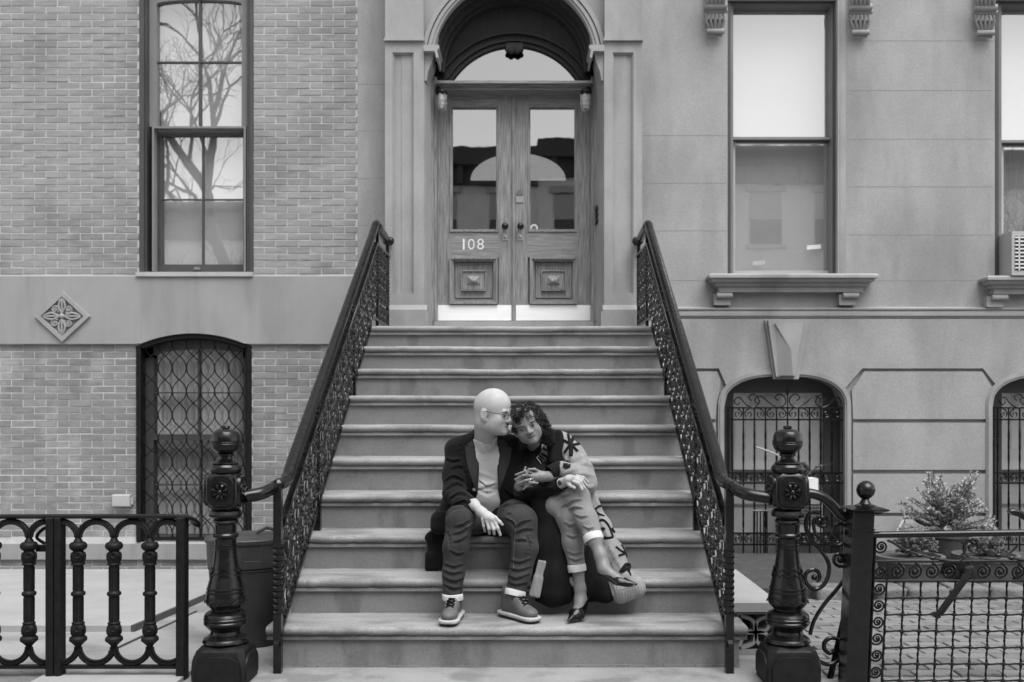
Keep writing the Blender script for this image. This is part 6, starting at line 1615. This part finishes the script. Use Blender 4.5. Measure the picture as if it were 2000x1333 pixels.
# jeans
S = SDF()
S.ell(P(958,1004,5.42), (.175,.13,.105), k=.05)
S.chain([P(928,1012,5.42), P(910,1012,5.18), P(899,1016,4.975)], [.095,.086,.070], k=.04); S.chain([P(988,1012,5.42), P(1008,1012,5.18), P(1018,1016,4.975)], [.095,.088,.076], k=.04)
S.chain([P(898,1018,4.985), P(890,1070,4.94), P(886,1120,4.915), P(884,1162,4.90)], [.069,.061,.053,.048], k=.02)
S.chain([P(1020,1020,4.985), P(1026,1070,4.955), P(1016,1120,4.95), P(1006,1158,4.945)], [.074,.063,.054,.049], k=.02)
kneeL, kneeR, anL, anR = A(P(898,1016,4.93)), A(P(1018,1018,4.93)), A(P(884,1150,4.88)), A(P(1006,1145,4.9))
def je_disp(q):
    zt_ = A((1,1,2.6)); o = .0022*wav(q*A((1,1,1.8)), 32, 13)
    for c in (anL, anR): w_ = np.exp(-(((q-c)@A((0,0,1)))/.05)**2)*np.exp(-((q[...,0]-c[0])/.12)**2); o = o+w_*(.003*wav(q*zt_+A((0,0,0)), 34, 5))
    for c in (kneeL, kneeR): w_ = np.exp(-((q[...,2]-c[2]+.05)/.045)**2)*np.exp(-((q[...,0]-c[0])/.12)**2); o = o+w_*(.003*wav(q*A((1.4,1,2.4)), 30, 21))
    w_ = np.clip((q[...,1]-5.08)/.1, 0, 1); o = o+w_*.005*wav(q*A((.7,2.0,1)), 40, 31); return o
folds(S, [(.009,(916,1016),(905,1025),(890,1028)),(.008,(913,1029),(902,1039),(886,1043)),(.006,(911,1045),(900,1055),(886,1058)),(.006,(872,1006),(884,993),(905,989)),(.006,(868,1030),(876,1045),(878,1065)),
    (.006,(880,1075),(892,1082),(904,1080)),(.008,(868,1100),(886,1108),(903,1102)),(.009,(867,1113),(882,1121),(902,1117)),(.009,(868,1127),(886,1136),(903,1130)),(.009,(868,1141),(884,1150),(900,1147)),
    (.009,(1007,1030),(1019,1022),(1036,1016)),(.008,(1007,1041),(1022,1035),(1041,1034)),(.007,(1006,1028),(998,1017),(984,1009)),(.006,(1008,1055),(1022,1054),(1040,1060)),(.007,(965,1000),(985,994),(1006,988)),(.006,(962,1008),(982,1003),(996,1002)),(.006,(972,992),(990,985),(1008,982)),
    (.007,(995,1092),(1014,1098),(1036,1090)),(.009,(992,1107),(1012,1114),(1036,1106)),(.009,(990,1121),(1008,1130),(1033,1121)),(.009,(990,1135),(1006,1143),(1030,1137)),(.006,(1030,1045),(1034,1065),(1030,1085))])
X, Fq = S.mesh(.0042, je_disp, leg_cut([(P(884,1166,4.90),(0,0,-1)),(P(1005.5,1162,4.94),P(1003.5,1170,4.935)-P(1007.5,1152,4.945))])); X, Fq = largest(X, Fq); jn = np_obj('jeans', X, Fq, 'jean_dk', man); bvj = bvh_of(X, Fq)
M['seam_thread'] = plain('seam_thread', .16, .9)
seam(bvj, [(972,1006),(988,1012),(1002,1016),(1008,1026),(1006,1045),(1004,1075),(1003,1110)], .0008, 'inseam', 'seam_thread', man, .0006)
seam(bvj, [(912,1030),(919,1024),(928,1019)], .0008, 'inseam', 'seam_thread', man, .0004)
seam(bvj, [(949,978),(951,992),(955,1004),(957,1012)], .0012, 'fly_seam', 'jean_dk', man, .001)
def cuff(path, r, name, mat, par, h=.036, th=.006):
    a, b = Vector(path[0]), Vector(path[1]); ax = (b-a).normalized(); u = ax.orthogonal().normalized(); v = ax.cross(u); m = MB(); n = 28; prof = [(0,r-.004),(.003,r+th*.6),(.010,r+th),(h-.006,r+th*1.05),(h,r+th*.5),(h,r-.002)]
    vs = [a+ax*t+(u*math.cos(2*PI*j/n)+v*math.sin(2*PI*j/n))*(rr+.0012*math.sin(3*2*PI*j/n+t*90)) for t,rr in prof for j in range(n)]
    m.add(vs, [(i*n+j, i*n+(j+1)%n, (i+1)*n+(j+1)%n, (i+1)*n+j) for i in range(len(prof)-1) for j in range(n)]); return obj(name, m, mat, par, smooth=50)
cuff((P(884,1159,4.90), P(884,1176,4.90)), .0495, 'cuff', 'cuff', man, .032, .002); cuff((P(1007.5,1152,4.945), P(1003.5,1170,4.935)), .0505, 'cuff', 'cuff', man, .032, .002)
# boots
zf = zt[1]+.002
def boot(ax, ay, dirv, L_=.275, par=man):
    """ankle x,y on the tread; dirv unit XY toe direction"""
    f = Vector((dirv[0],dirv[1],0)).normalized(); l = Vector((-f.y,f.x,0)); u = Vector((0,0,1)); R = np.array([list(f),list(l),list(u)]).T; o = Vector((ax,ay,zf))
    w = lambda x,y,z: o+f*x+l*y+u*z
    bt = bpy.data.objects.new('boot', None); COL.objects.link(bt); bt.location = o; put(bt, par)
    S = SDF(); S.cap(w(-.045,0,.022), w(-.04,0,.024), .040, k=.02); S.ell(w(.03,0,.022), (.09,.040,.02), R, k=.02); S.ell(w(.135,0,.020), (.062,.048,.020), R, k=.03); S.box(w(.05,0,.017), (.13,.038,.016), .015, R, k=.03)
    def ct(q, v): return np.maximum(v, np.maximum(-(q[...,2]-zf), (q[...,2]-zf)-.026))
    X, Fq = S.mesh(.0035, None, ct); np_obj('sole', X, Fq, ['rubber','tread_dk'], bt, mi=(X[Fq].mean(1)[:,2] < zf+.010))
    S = SDF(); S.cap(w(-.040,0,.05), w(-.022,0,.130), .032, .040, k=.02); S.ell(w(.03,0,.055), (.09,.035,.040), R, k=.03); S.ell(w(.128,0,.040), (.058,.041,.029), R, k=.03); S.cap(w(.0,0,.115), w(.07,0,.075), .034, .030, k=.03)
    def ct2(q, v): return np.maximum(v, .022-(q[...,2]-zf))
    X, Fq = S.mesh(.0035, lambda q: .0012*wav(q, 70, 2), ct2); np_obj('upper', X, Fq, 'leather', bt); bb = bvh_of(X, Fq)
    m = MB()
    dn_ = (f*.75+u).normalized()
    def on(a, b, off=.002):
        q = w(.01+.105*a, b, .10)+dn_*.3; h = bb.ray_cast(q, -dn_); return (h[0]+dn_*off) if h[0] is not None else w(.02+.075*a, b, .14-.06*a)
    for k in range(5):
        t = k/4
        for s_ in (-1,1): m.tube([on(t,.021*s_,.003), on(t+.06,.010*s_,.006), on(t+.11,0,.008), on(t+.16,-.010*s_,.006), on(t+.2,-.021*s_,.003)], .0024, 5)
    m.tube([on(.02,.008,.012), on(.2,.030,.008), on(.5,.040,.004)], .0022, 5); m.tube([on(.02,-.008,.012), on(.15,-.026,.008), on(.4,-.036,.004)], .0022, 5)
    obj('laces', m, 'patent', bt, kind='stuff')
    m = MB(); g_ = [[on(-.1+1.25*i/7, -.017+.034*j/4, .0015) for j in range(5)] for i in range(8)]
    m.add([q for r2 in g_ for q in r2], [(i*5+j, i*5+j+1, i*5+j+6, i*5+j+5) for i in range(7) for j in range(4)]); obj('tongue', m, 'iron_dull', bt, smooth=True)
    for k in range(5):
        for s_ in (-1,1): m = MB(); m.ball(on(.0+k/4, s_*.024, .002), .0034, 6, 4); obj('eyelet', m, 'metal', bt)
    return bt
boot(PX(886,4.90), 4.925, (-.10,-1)); boot(PX(1001,4.94), 4.955, (.62,-.80))
# wrist watch and its strap
wt = bpy.data.objects.new('wristwatch', None); COL.objects.link(wt); wt.location = P(1092,946,5.0); tag(wt, 'dark strapped wristwatch on the man\'s wrist at the woman\'s knee', 'watch')
cuff((P(1091,946,5.003), P(1097,944,4.985)), .0275, 'strap', 'patent', wt, .016, .003); m = MB(); m.ball(P(1094,943,4.965), .014, 14, 6, (1,.5,1)); obj('dial', m, 'spectacle', wt, smooth=True)

# ------------------------------------------------------------------ the woman
wom = thing('person', 'woman with curly dark hair, patterned cardigan and black pumps leaning on the man', 'person', P(1095,1035,5.4))
B = SDF()
hw = P(1027,828,5.12); WW, RW = head(B, hw, Vector((.06,-1,-.10)), Vector((-.42,-.12,1)), .88, True)
B.chain([WW(-.03,0,-.07), P(1052,872,5.24), P(1062,886,5.30)], [.050,.048,.06], k=.03)
B.chain([P(1064,890,5.30), P(1072,940,5.34), P(1090,1000,5.42)], [.06,.075,.09], k=.04); B.cap(P(1038,892,5.28), P(1098,880,5.29), .038, k=.04)
# left arm to clasped hand
B.chain([P(1100,885,5.28), P(1138,938,5.20), P(1072,931,5.0)], [.036,.032,.024], k=.02)
B.chain([P(1072,931,5.0), P(1060,931,4.975), P(1047,932,4.965)], [.023,.024,.020], k=.015); B.ell(P(1053,931,4.97), (.028,.018,.024), k=.012)
fw = .0068
fingers(B, [([P(1044,925,4.965),P(1026,921,4.945),P(1007,928,4.955)], fw), ([P(1042,930,4.955),P(1022,929,4.935),P(1006,937,4.945)], fw), ([P(1042,935,4.955),P(1026,939,4.935),P(1011,945,4.945)], fw), ([P(1046,939,4.96),P(1034,946,4.945),P(1022,956,4.955)], fw*.9), ([P(1054,922,4.97),P(1044,917,4.955),P(1034,917,4.95)], fw*1.1)])
# right arm tucked under his, hand underneath
B.chain([P(1040,892,5.27), P(1040,950,5.12), P(1014,950,5.005)], [.036,.032,.022], k=.02); B.chain([P(1014,951,5.0), P(1016,941,4.985)], [.023,.022], k=.01)
fingers(B, [([P(1016,934,4.975),P(1023,924,4.955),P(1026.5,913,4.955)], fw), ([P(1021,937,4.965),P(1029,927,4.94),P(1032.5,916,4.94)], fw*.95), ([P(1022,942,4.965),P(1036,943,4.94),P(1050,944,4.945)], fw), ([P(1018,946,4.97),P(1030,950,4.955),P(1040,950,4.96)], fw*.9), ([P(1010,940,4.985),P(1014,930,4.97),P(1020,923,4.965)], fw*1.1)])
# legs: crossed left over right
B.chain([P(1085,1000,5.42), P(1128,978,5.02), P(1160,1050,4.86), P(1173,1085,4.82)], [.07,.038,.035,.028], k=.03)
B.chain([P(1173,1085,4.82), P(1180,1112,4.79), P(1205,1132,4.755), P(1222,1140,4.735)], [.030,.028,.025,.017], k=.02); B.ell(P(1178,1102,4.815), (.028,.030,.028), k=.02)
B.chain([P(1108,1010,5.42), P(1112,1014,5.05), P(1128,1105,4.985), P(1133,1150,4.975)], [.07,.038,.032,.026], k=.03)
B.chain([P(1133,1150,4.975), P(1134,1172,4.965), P(1130,1196,4.90), P(1124,1206,4.855)], [.028,.029,.028,.022], k=.02)
B.ell(P(1137,1180,4.985), (.026,.032,.028), k=.015)
X, Fq = B.mesh(.0034); X, Fq = largest(X, Fq)
fc_ = X[Fq].mean(1)-np.array(hw); loc = fc_@RW/.88
lip = (loc[:,0] > .080) & ((loc[:,1]/.027)**2+((loc[:,2]+.0725-.16*np.abs(loc[:,1]))/.0088)**2 < 1)
bw_o = np_obj('body', X, Fq, ['skin_w','lip_w'], wom, mi=lip)
bv_w = bvh_of(X, Fq); mouth(wom, WW, bv_w, RW, .025, 'mouth_w', .006); eyes(wom, WW, RW, .88, 'brow', look=.0)
# black top
S = SDF()
S.chain([P(1050,900,5.29), P(1062,960,5.32)], [.085,.09], k=.04); S.chain([P(1082,895,5.30), P(1092,960,5.34)], [.085,.095], k=.04); S.cap(P(1045,890,5.27), P(1095,882,5.28), .052, k=.03)
S.cap(P(1052,866,5.22), P(1060,884,5.27), .058, .068, k=.03); S.cap(P(1066,960,5.34), P(1092,1000,5.40), .12, k=.03)
S.chain([P(1045,892,5.25), P(1046,945,5.14), P(1030,955,5.05)], [.05,.045,.036], k=.02)
X, Fq = S.mesh(.0045, lambda q: .003*wav(q, 30, 3)); X, Fq = largest(X, Fq); np_obj('black_top', X, Fq, 'black_knit', wom); bvt = bvh_of(X, Fq)
# cardigan: sleeve, body, trailing skirt panels
S = SDF()
S.chain([P(1103,872,5.27), P(1118,890,5.22), P(1132,922,5.16), P(1136,946,5.13)], [.058,.060,.068,.064], k=.03)
S.chain([P(1140,946,5.13), P(1118,930,5.06), P(1098,916,5.03)], [.068,.056,.040], k=.03)
S.chain([P(1092,868,5.30), P(1108,930,5.34), P(1118,985,5.38)], [.07,.095,.11], k=.04)
S.cap(P(1085,856,5.27), P(1088,880,5.27), .040, .05, k=.03)
S.cap(P(1140,965,5.20), P(1152,985,5.18), .055, .045, k=.04)
S.chain([P(1152,985,5.22), P(1176,1030,5.16), P(1200,1080,5.06), P(1216,1125,4.99)], [.046,.046,.046,.044], k=.04)
S.chain([P(1160,1010,5.28), P(1200,1110,5.10)], [.05,.05], k=.04)
tm = lambda q, v: v
def cd_disp(q):
    z = q[...,2]; w_ = np.clip((PZ(985,5.1)-z)/.05, 0, 1); w2 = np.clip((z-PZ(985,5.1))/.05, 0, 1)
    return .004*wav(q, 22, 17)+w2*(.003*wav(q*A((1,1,1.7)), 30, 8))+w_*(.005*wav(q*A((2,1,.5)), 30, 6))
folds(S, [(.011,(1117,906),(1128,897),(1144,888)),(.012,(1120,916),(1136,906),(1156,910)),(.010,(1118,926),(1138,926),(1158,930)),(.010,(1098,926),(1112,920),(1128,918)),(.008,(1117,884),(1117,895),(1114,905)),(.009,(1138,944),(1148,952),(1158,950)),(.008,(1104,893),(1108,902),(1106,912)),
    (.010,(1168,1004),(1186,1046),(1206,1092)),(.009,(1160,1010),(1176,1056),(1192,1098)),(.008,(1150,982),(1166,998),(1180,1020)),(.009,(1190,1066),(1208,1100),(1222,1124))], groove=False)
X, Fq = S.mesh(.0045, cd_disp, margin=.02); X, Fq = largest(X, Fq); np_obj('cardigan', X, Fq, 'cardigan', wom); bvk = bvh_of(X, Fq)
S = SDF(); S.chain([P(1213,1150,4.975), P(1240,1142,4.985)], [.052,.044], k=.03); S.cap(P(1222,1128,4.98), P(1246,1150,4.975), .045, .035, k=.02); S.cap(P(1214,1164,4.975), P(1243,1156,4.985), .040, .034, k=.02)
X, Fq = S.mesh(.0045, lambda q: .004*wav(q*A((2,1,.6)), 30, 3)+.0016*np.sin((q[...,0]+.3*q[...,2])*420)); np_obj('cardigan_hem', X, Fq, 'cardigan_hem', wom)
# dark front panels of the cardigan
S = SDF()
S.chain([P(1085,900,5.20), P(1080,850,5.25)], [.035,.028], k=.02); S.cap(P(1092,848,5.24), P(1104,900,5.19), .022, k=.02)
S.chain([P(1060,975,5.10), P(1072,1000,5.10), P(1074,1060,5.07), P(1078,1120,5.05), P(1080,1152,5.035)], [.060,.075,.088,.095,.088], k=.04)
S.box(P(1080,1135,5.04), (.093,.03,.105), .015, k=.03); S.box(P(1165,1140,5.04), (.085,.03,.075), .015, k=.03); S.chain([P(1110,1060,5.12), P(1130,1120,5.08), P(1150,1150,5.03)], [.07,.075,.06], k=.04); S.chain([P(1150,1080,5.10), P(1175,1140,5.02), P(1180,1160,5.0)], [.05,.06,.045], k=.04)
X, Fq = S.mesh(.0045, lambda q: .005*wav(q*A((1.6,1,.5)), 30, 6)); X, Fq = largest(X, Fq); np_obj('cardigan_lining', X, Fq, 'black_knit', wom); bvl = bvh_of(X, Fq)
Rt = np.array(Matrix.Rotation(math.radians(13),3,'Y')); S = SDF(); S.box(P(1051,1130,4.96), (.021,.006,.092), .006, Rt, k=.01); S.box(P(1048,1146,4.962), (.025,.006,.05), .006, Rt, k=.02); X, Fq = S.mesh(.004, lambda q: .002*wav(q*A((3,1,.6)), 60, 3)); np_obj('cardigan_edge', X, Fq, 'cardigan_hem', wom)
S = SDF(); S.box(P(1057,995,5.10), (.026,.008,.075), .007, np.array(Matrix.Rotation(math.radians(-6),3,'Y')), k=.02); X, Fq = S.mesh(.004); np_obj('cardigan_edge', X, Fq, 'cardigan', wom)
S = SDF(); S.chain([P(1112,1128,5.01), P(1124,1142,5.0)], [.022,.018], k=.02); S.cap(P(1146,1135,5.0), P(1150,1142,5.0), .014, k=.02); X, Fq = S.mesh(.004); np_obj('cardigan_edge', X, Fq, 'cardigan_hem', wom)
cuff((P(1096,912,5.035), P(1069,926.5,5.0)), .032, 'sleeve_cuff', 'black_knit', wom, .072, .003)
# knitted motifs: bars laid on the wool
mo = bpy.data.objects.new('knit_motif', None); COL.objects.link(mo); mo.location = P(1115,870,5.2); put(mo, wom)
def bars(segs, r):
    for s_ in segs: seam(bvk, s_, r, 'motif_bar', 'black_knit', mo, -.001, 5, 8, (1,.7))
c = (1114,868)
bars([[(1108,842),(1111,856),c],[(1119,856),(1116,862),c],[(1131,867),(1122,869),c],[(1128,882),(1121,874),c],[(1115,890),(1114,880),c],[(1103,884),(1109,875),c],[(1098,859),(1106,863),c],[(1114,868),(1117,880),(1116,891)]], .0115)
bars([[(1154,986),(1160,996),(1168,1012)],[(1160,998),(1168,990),(1176,988)],[(1160,998),(1170,1004),(1180,1008)]], .008)
bars([[(1168,1018),(1178,1016),(1188,1026),(1194,1040),(1196,1050),(1186,1052),(1178,1050)],[(1173,1034),(1178,1032),(1181,1035)]], .009)
bars([[(1203,1068),(1213,1076),(1222,1080)],[(1214,1065),(1220,1076),(1226,1096)],[(1208,1086),(1218,1082),(1226,1079)]], .008)
bars([[(1212,1118),(1222,1104),(1228,1106),(1226,1118),(1234,1130)],[(1216,1116),(1224,1112),(1230,1126)],[(1194,1032),(1200,1042),(1206,1052)]], .014)
patch(bvk, [(1101,902),(1108,899),(1115,904),(1114,914),(1106,917),(1099,913)], 3, .003, .004, 'motif_patch', 'black_knit', mo)
# necklace
nk = bpy.data.objects.new('necklace', None); COL.objects.link(nk); nk.location = P(1055,890,5.2); tag(nk, 'bright metal necklace of radiating spikes on the woman\'s black top', 'necklace')
arcn = smoothpath([(1059,868),(1058,878),(1055,887),(1048,894)], 4); ends = smoothpath([(1066,872),(1069,881),(1069,890),(1065,900),(1057,906)], 3)
def front(x, y, off):
    c_ = [h for h in (hit(bvt,x,y,off), hit(bvl,x,y,off), hit(bvc,x,y,off)) if h is not None]
    return min(c_, key=lambda h: h.y) if c_ else P(x,y,5.12)
m = MB(); pts = [front(x, y, .012) for x,y in arcn]; m.tube(pts, .0032, 6); obj('chain', m, 'metal', nk)
for k in range(10):
    a = arcn[min(len(arcn)-1, int(k*(len(arcn)-1)/9))]; b = ends[min(len(ends)-1, int(k*(len(ends)-1)/9))]
    m = MB(); m.tube([front(*a,.013), front(*b,.011)], [.0022,.0030], 6); obj('spike', m, 'metal', nk)
# jeans
S = SDF()
S.ell(P(1098,1004,5.42), (.165,.13,.105), k=.05)
S.chain([P(1088,1000,5.40), P(1105,985,5.15), P(1128,972,4.985)], [.092,.078,.058], k=.04); S.chain([P(1128,972,4.985), P(1146,1015,4.92), P(1158,1046,4.87)], [.058,.050,.045], k=.03)
S.chain([P(1090,992,5.15), P(1086,990,5.05)], [.075,.060], k=.04)
S.chain([P(1112,1012,5.40), P(1112,1014,5.16), P(1112,1012,5.01)], [.09,.075,.057], k=.04); S.chain([P(1112,1012,5.01), P(1119,1060,4.995), P(1126,1104,4.985)], [.057,.049,.043], k=.03)
kW = A(P(1118,985,4.98))
folds(S, [(.007,(1110,986),(1118,979),(1134,976)),(.006,(1112,995),(1122,991),(1136,992)),(.007,(1085,978),(1100,968),(1112,966)),(.005,(1092,1002),(1098,990),(1108,984)),(.005,(1122,1004),(1134,1010),(1146,1008)),(.005,(1140,1028),(1150,1034),(1158,1030)),
    (.006,(1108,1076),(1122,1083),(1136,1078)),(.006,(1110,1089),(1124,1095),(1138,1090)),(.005,(1104,1020),(1114,1026),(1124,1022)),(.005,(1108,1045),(1118,1050),(1130,1046)),(.006,(1134,1040),(1146,1046),(1158,1040))])
X, Fq = S.mesh(.0042, lambda q: .002*wav(q*A((1,1,1.6)), 36, 11), leg_cut([(P(1160,1054,4.86),P(1162,1062,4.85)-P(1156,1043,4.872)),(P(1127,1111,4.983),P(1128,1120,4.98)-P(1125.5,1102,4.985))])); X, Fq = largest(X, Fq); np_obj('jeans', X, Fq, 'jean_lt', wom); bvw = bvh_of(X, Fq)
seam(bvw, [(1118,990),(1126,1010),(1133,1030),(1138,1050)], .0007, 'outseam', 'seam_thread', wom, .0003); seam(bvw, [(1128,1050),(1134,1080),(1138,1104)], .0007, 'outseam', 'seam_thread', wom, .0003)
cuff((P(1156,1043,4.872), P(1162,1062,4.85)), .0455, 'cuff', 'cuff', wom, .038, .003); cuff((P(1125.5,1102,4.985), P(1128,1120,4.98)), .0435, 'cuff', 'cuff', wom, .038, .003)
# pumps
def pump(heel, ball_, toe, up, name_l):
    p_ = bpy.data.objects.new('pump', None); COL.objects.link(p_); p_.location = heel; put(p_, wom)
    ax = (toe-heel).normalized(); u = Vector(up); u = (u-ax*u.dot(ax)).normalized(); sd = ax.cross(u)
    S = SDF(); S.cap(heel+u*.004, ball_, .033, .037, k=.02); S.cap(ball_, toe, .037, .006, k=.015); S.cap(heel+u*.02, heel+u*.038, .030, .028, k=.015)
    ftop = SDF()
    def ct(q, v):
        l = (q-A(heel)); a = l@A(ax); b = l@A(u); L_ = (toe-heel).length
        top = .030-.012*np.sin(np.clip(a/(L_*.62), 0, 1)*PI); top = np.where(a > L_*.60, .05, top)
        v = np.maximum(v, b-top); t_ = np.clip(a/L_, 0, 1); bot = -.020+.0*t_; v = np.maximum(v, bot-b)
        cav = np.maximum(np.maximum(np.abs(l@A(sd))-(.030-.012*np.clip((a-L_*.45)/(L_*.3),0,1)), -.008-b), np.maximum(a-L_*.64, -.020-a)); return np.maximum(v, -cav)
    X, Fq = S.mesh(.0030, None, ct); np_obj('shoe_body', X, Fq, 'patent', p_)
    return p_, u, sd, ax
a1 = pump(P(1180,1120,4.80), P(1212,1141,4.745), P(1243,1141,4.715), Vector((.25,-.2,1)), 0)
m = MB(); hb = P(1186,1124,4.80); m.tube([hb, P(1192,1136,4.80), P(1198,1163,4.80)], [.020,.009,.0045], 10); obj('heel', m, 'frame_light', a1[0], smooth=True)
m = MB(); m.tube([P(1206,1157,4.735), P(1222,1150,4.722), P(1240,1142,4.712)], .004, 6, flat=(1,.5)); obj('sole_edge', m, 'rubber', a1[0])
tz = zt[1]+.004
gp_ = lambda x, y, z: Vector((PX(x, y), y, z))
a2 = pump(gp_(1139,4.985,tz+.078), gp_(1127,4.87,tz+.028), gp_(1110,4.795,tz+.012), Vector((0,-.35,1)), 1)
m = MB(); m.tube([gp_(1141,5.0,tz+.07), gp_(1142,5.005,tz+.04), gp_(1143,5.008,tz)], [.020,.009,.005], 10); obj('heel', m, 'patent', a2[0], smooth=True)
# ring
m = MB(); m.ball(P(1036,937,4.925), .0045, 8, 6); rg_ = obj('ring', m, 'metal', None); tag(rg_, 'small sparkling ring on the woman\'s interlaced fingers', 'ring')
# hair: dense cap plus hundreds of small curls
S = SDF(); Rw = RW
S.ell(WW(-.030,0,.026), (.084,.084,.074), Rw, k=.02); S.ell(WW(-.045,-.055,-.03), (.065,.055,.08), Rw, k=.03)
S.cap(P(1049,828,5.17), P(1059,848,5.19), .042, .042, k=.03); S.cap(P(1059,842,5.19), P(1064,856,5.2), .034, .030, k=.02); S.ell(WW(.040,-.01,.076), (.042,.056,.024), Rw, k=.02)
S.ell(WW(-.04,.05,-.01), (.06,.04,.07), Rw, k=.03)
def fc_cut(q, v):
    l = (q-A(hw))@np.array(RW, dtype=np.float32)/.88
    face = np.maximum(np.linalg.norm((l-A((.075,.004,-.03)))/A((.075,.058,.098)), axis=-1)*.06-.06, -(l[...,0]-.015)); v = np.maximum(v, -face); return np.where(q[...,2] > PZ(845,5.12), np.maximum(v, PX(1001,5.12)+.004*np.sin(q[...,2]*60)-q[...,0]), np.maximum(v, PX(1014,5.12)-q[...,0]))
X, Fq = S.mesh(.005, lambda q: .006*wav(q, 90, 3)+.005*wav(q, 160, 9), fc_cut); X, Fq = largest(X, Fq); hr = np_obj('hair', X, Fq, 'hair', wom)
m = MB(); r_ = random.Random(6); Xs = X[np.random.RandomState(1).permutation(len(X))]; hwn = np.array(hw)
cnt = 0
for x in Xs:
    p = Vector(x.tolist()); n_ = (p-Vector(P(1040,838,5.19))).normalized()
    if p.y > 5.26 or p.x < PX(1004 if p.z > PZ(842,5.12) else 1018,5.1): continue
    cnt += 1
    if cnt > 1500: break
    ax = (n_*.6+Vector((r_.uniform(-.5,.5), -.1, r_.uniform(-.9,.1)))).normalized(); u = ax.orthogonal().normalized(); v = ax.cross(u); R_ = r_.uniform(.0045,.0085); L_ = r_.uniform(.012,.030); ph = r_.uniform(0,6.3)
    m.tube([p+ax*(L_*t/9)+u*(R_*math.cos(ph+t*1.5))+v*(R_*math.sin(ph+t*1.5)) for t in range(10)], .0014, 4, cap=False)
# a few looser curls over the forehead
for k in range(46):
    p = WW(.084+r_.uniform(-.004,.008), r_.uniform(-.052,.040), r_.uniform(.040,.085)); ax = (Vector(RW[:,2])*-.8+Vector((r_.uniform(-.3,.6),-.2,0))).normalized(); u = ax.orthogonal().normalized(); v = ax.cross(u); ph = r_.uniform(0,6.3)
    m.tube([p+ax*(.028*t/11)+u*(.0055*math.cos(ph+t*1.4))+v*(.0055*math.sin(ph+t*1.4)) for t in range(12)], .0014, 4, cap=False)
obj('hair_curl', m, 'hair', hr, smooth=True, kind='stuff')
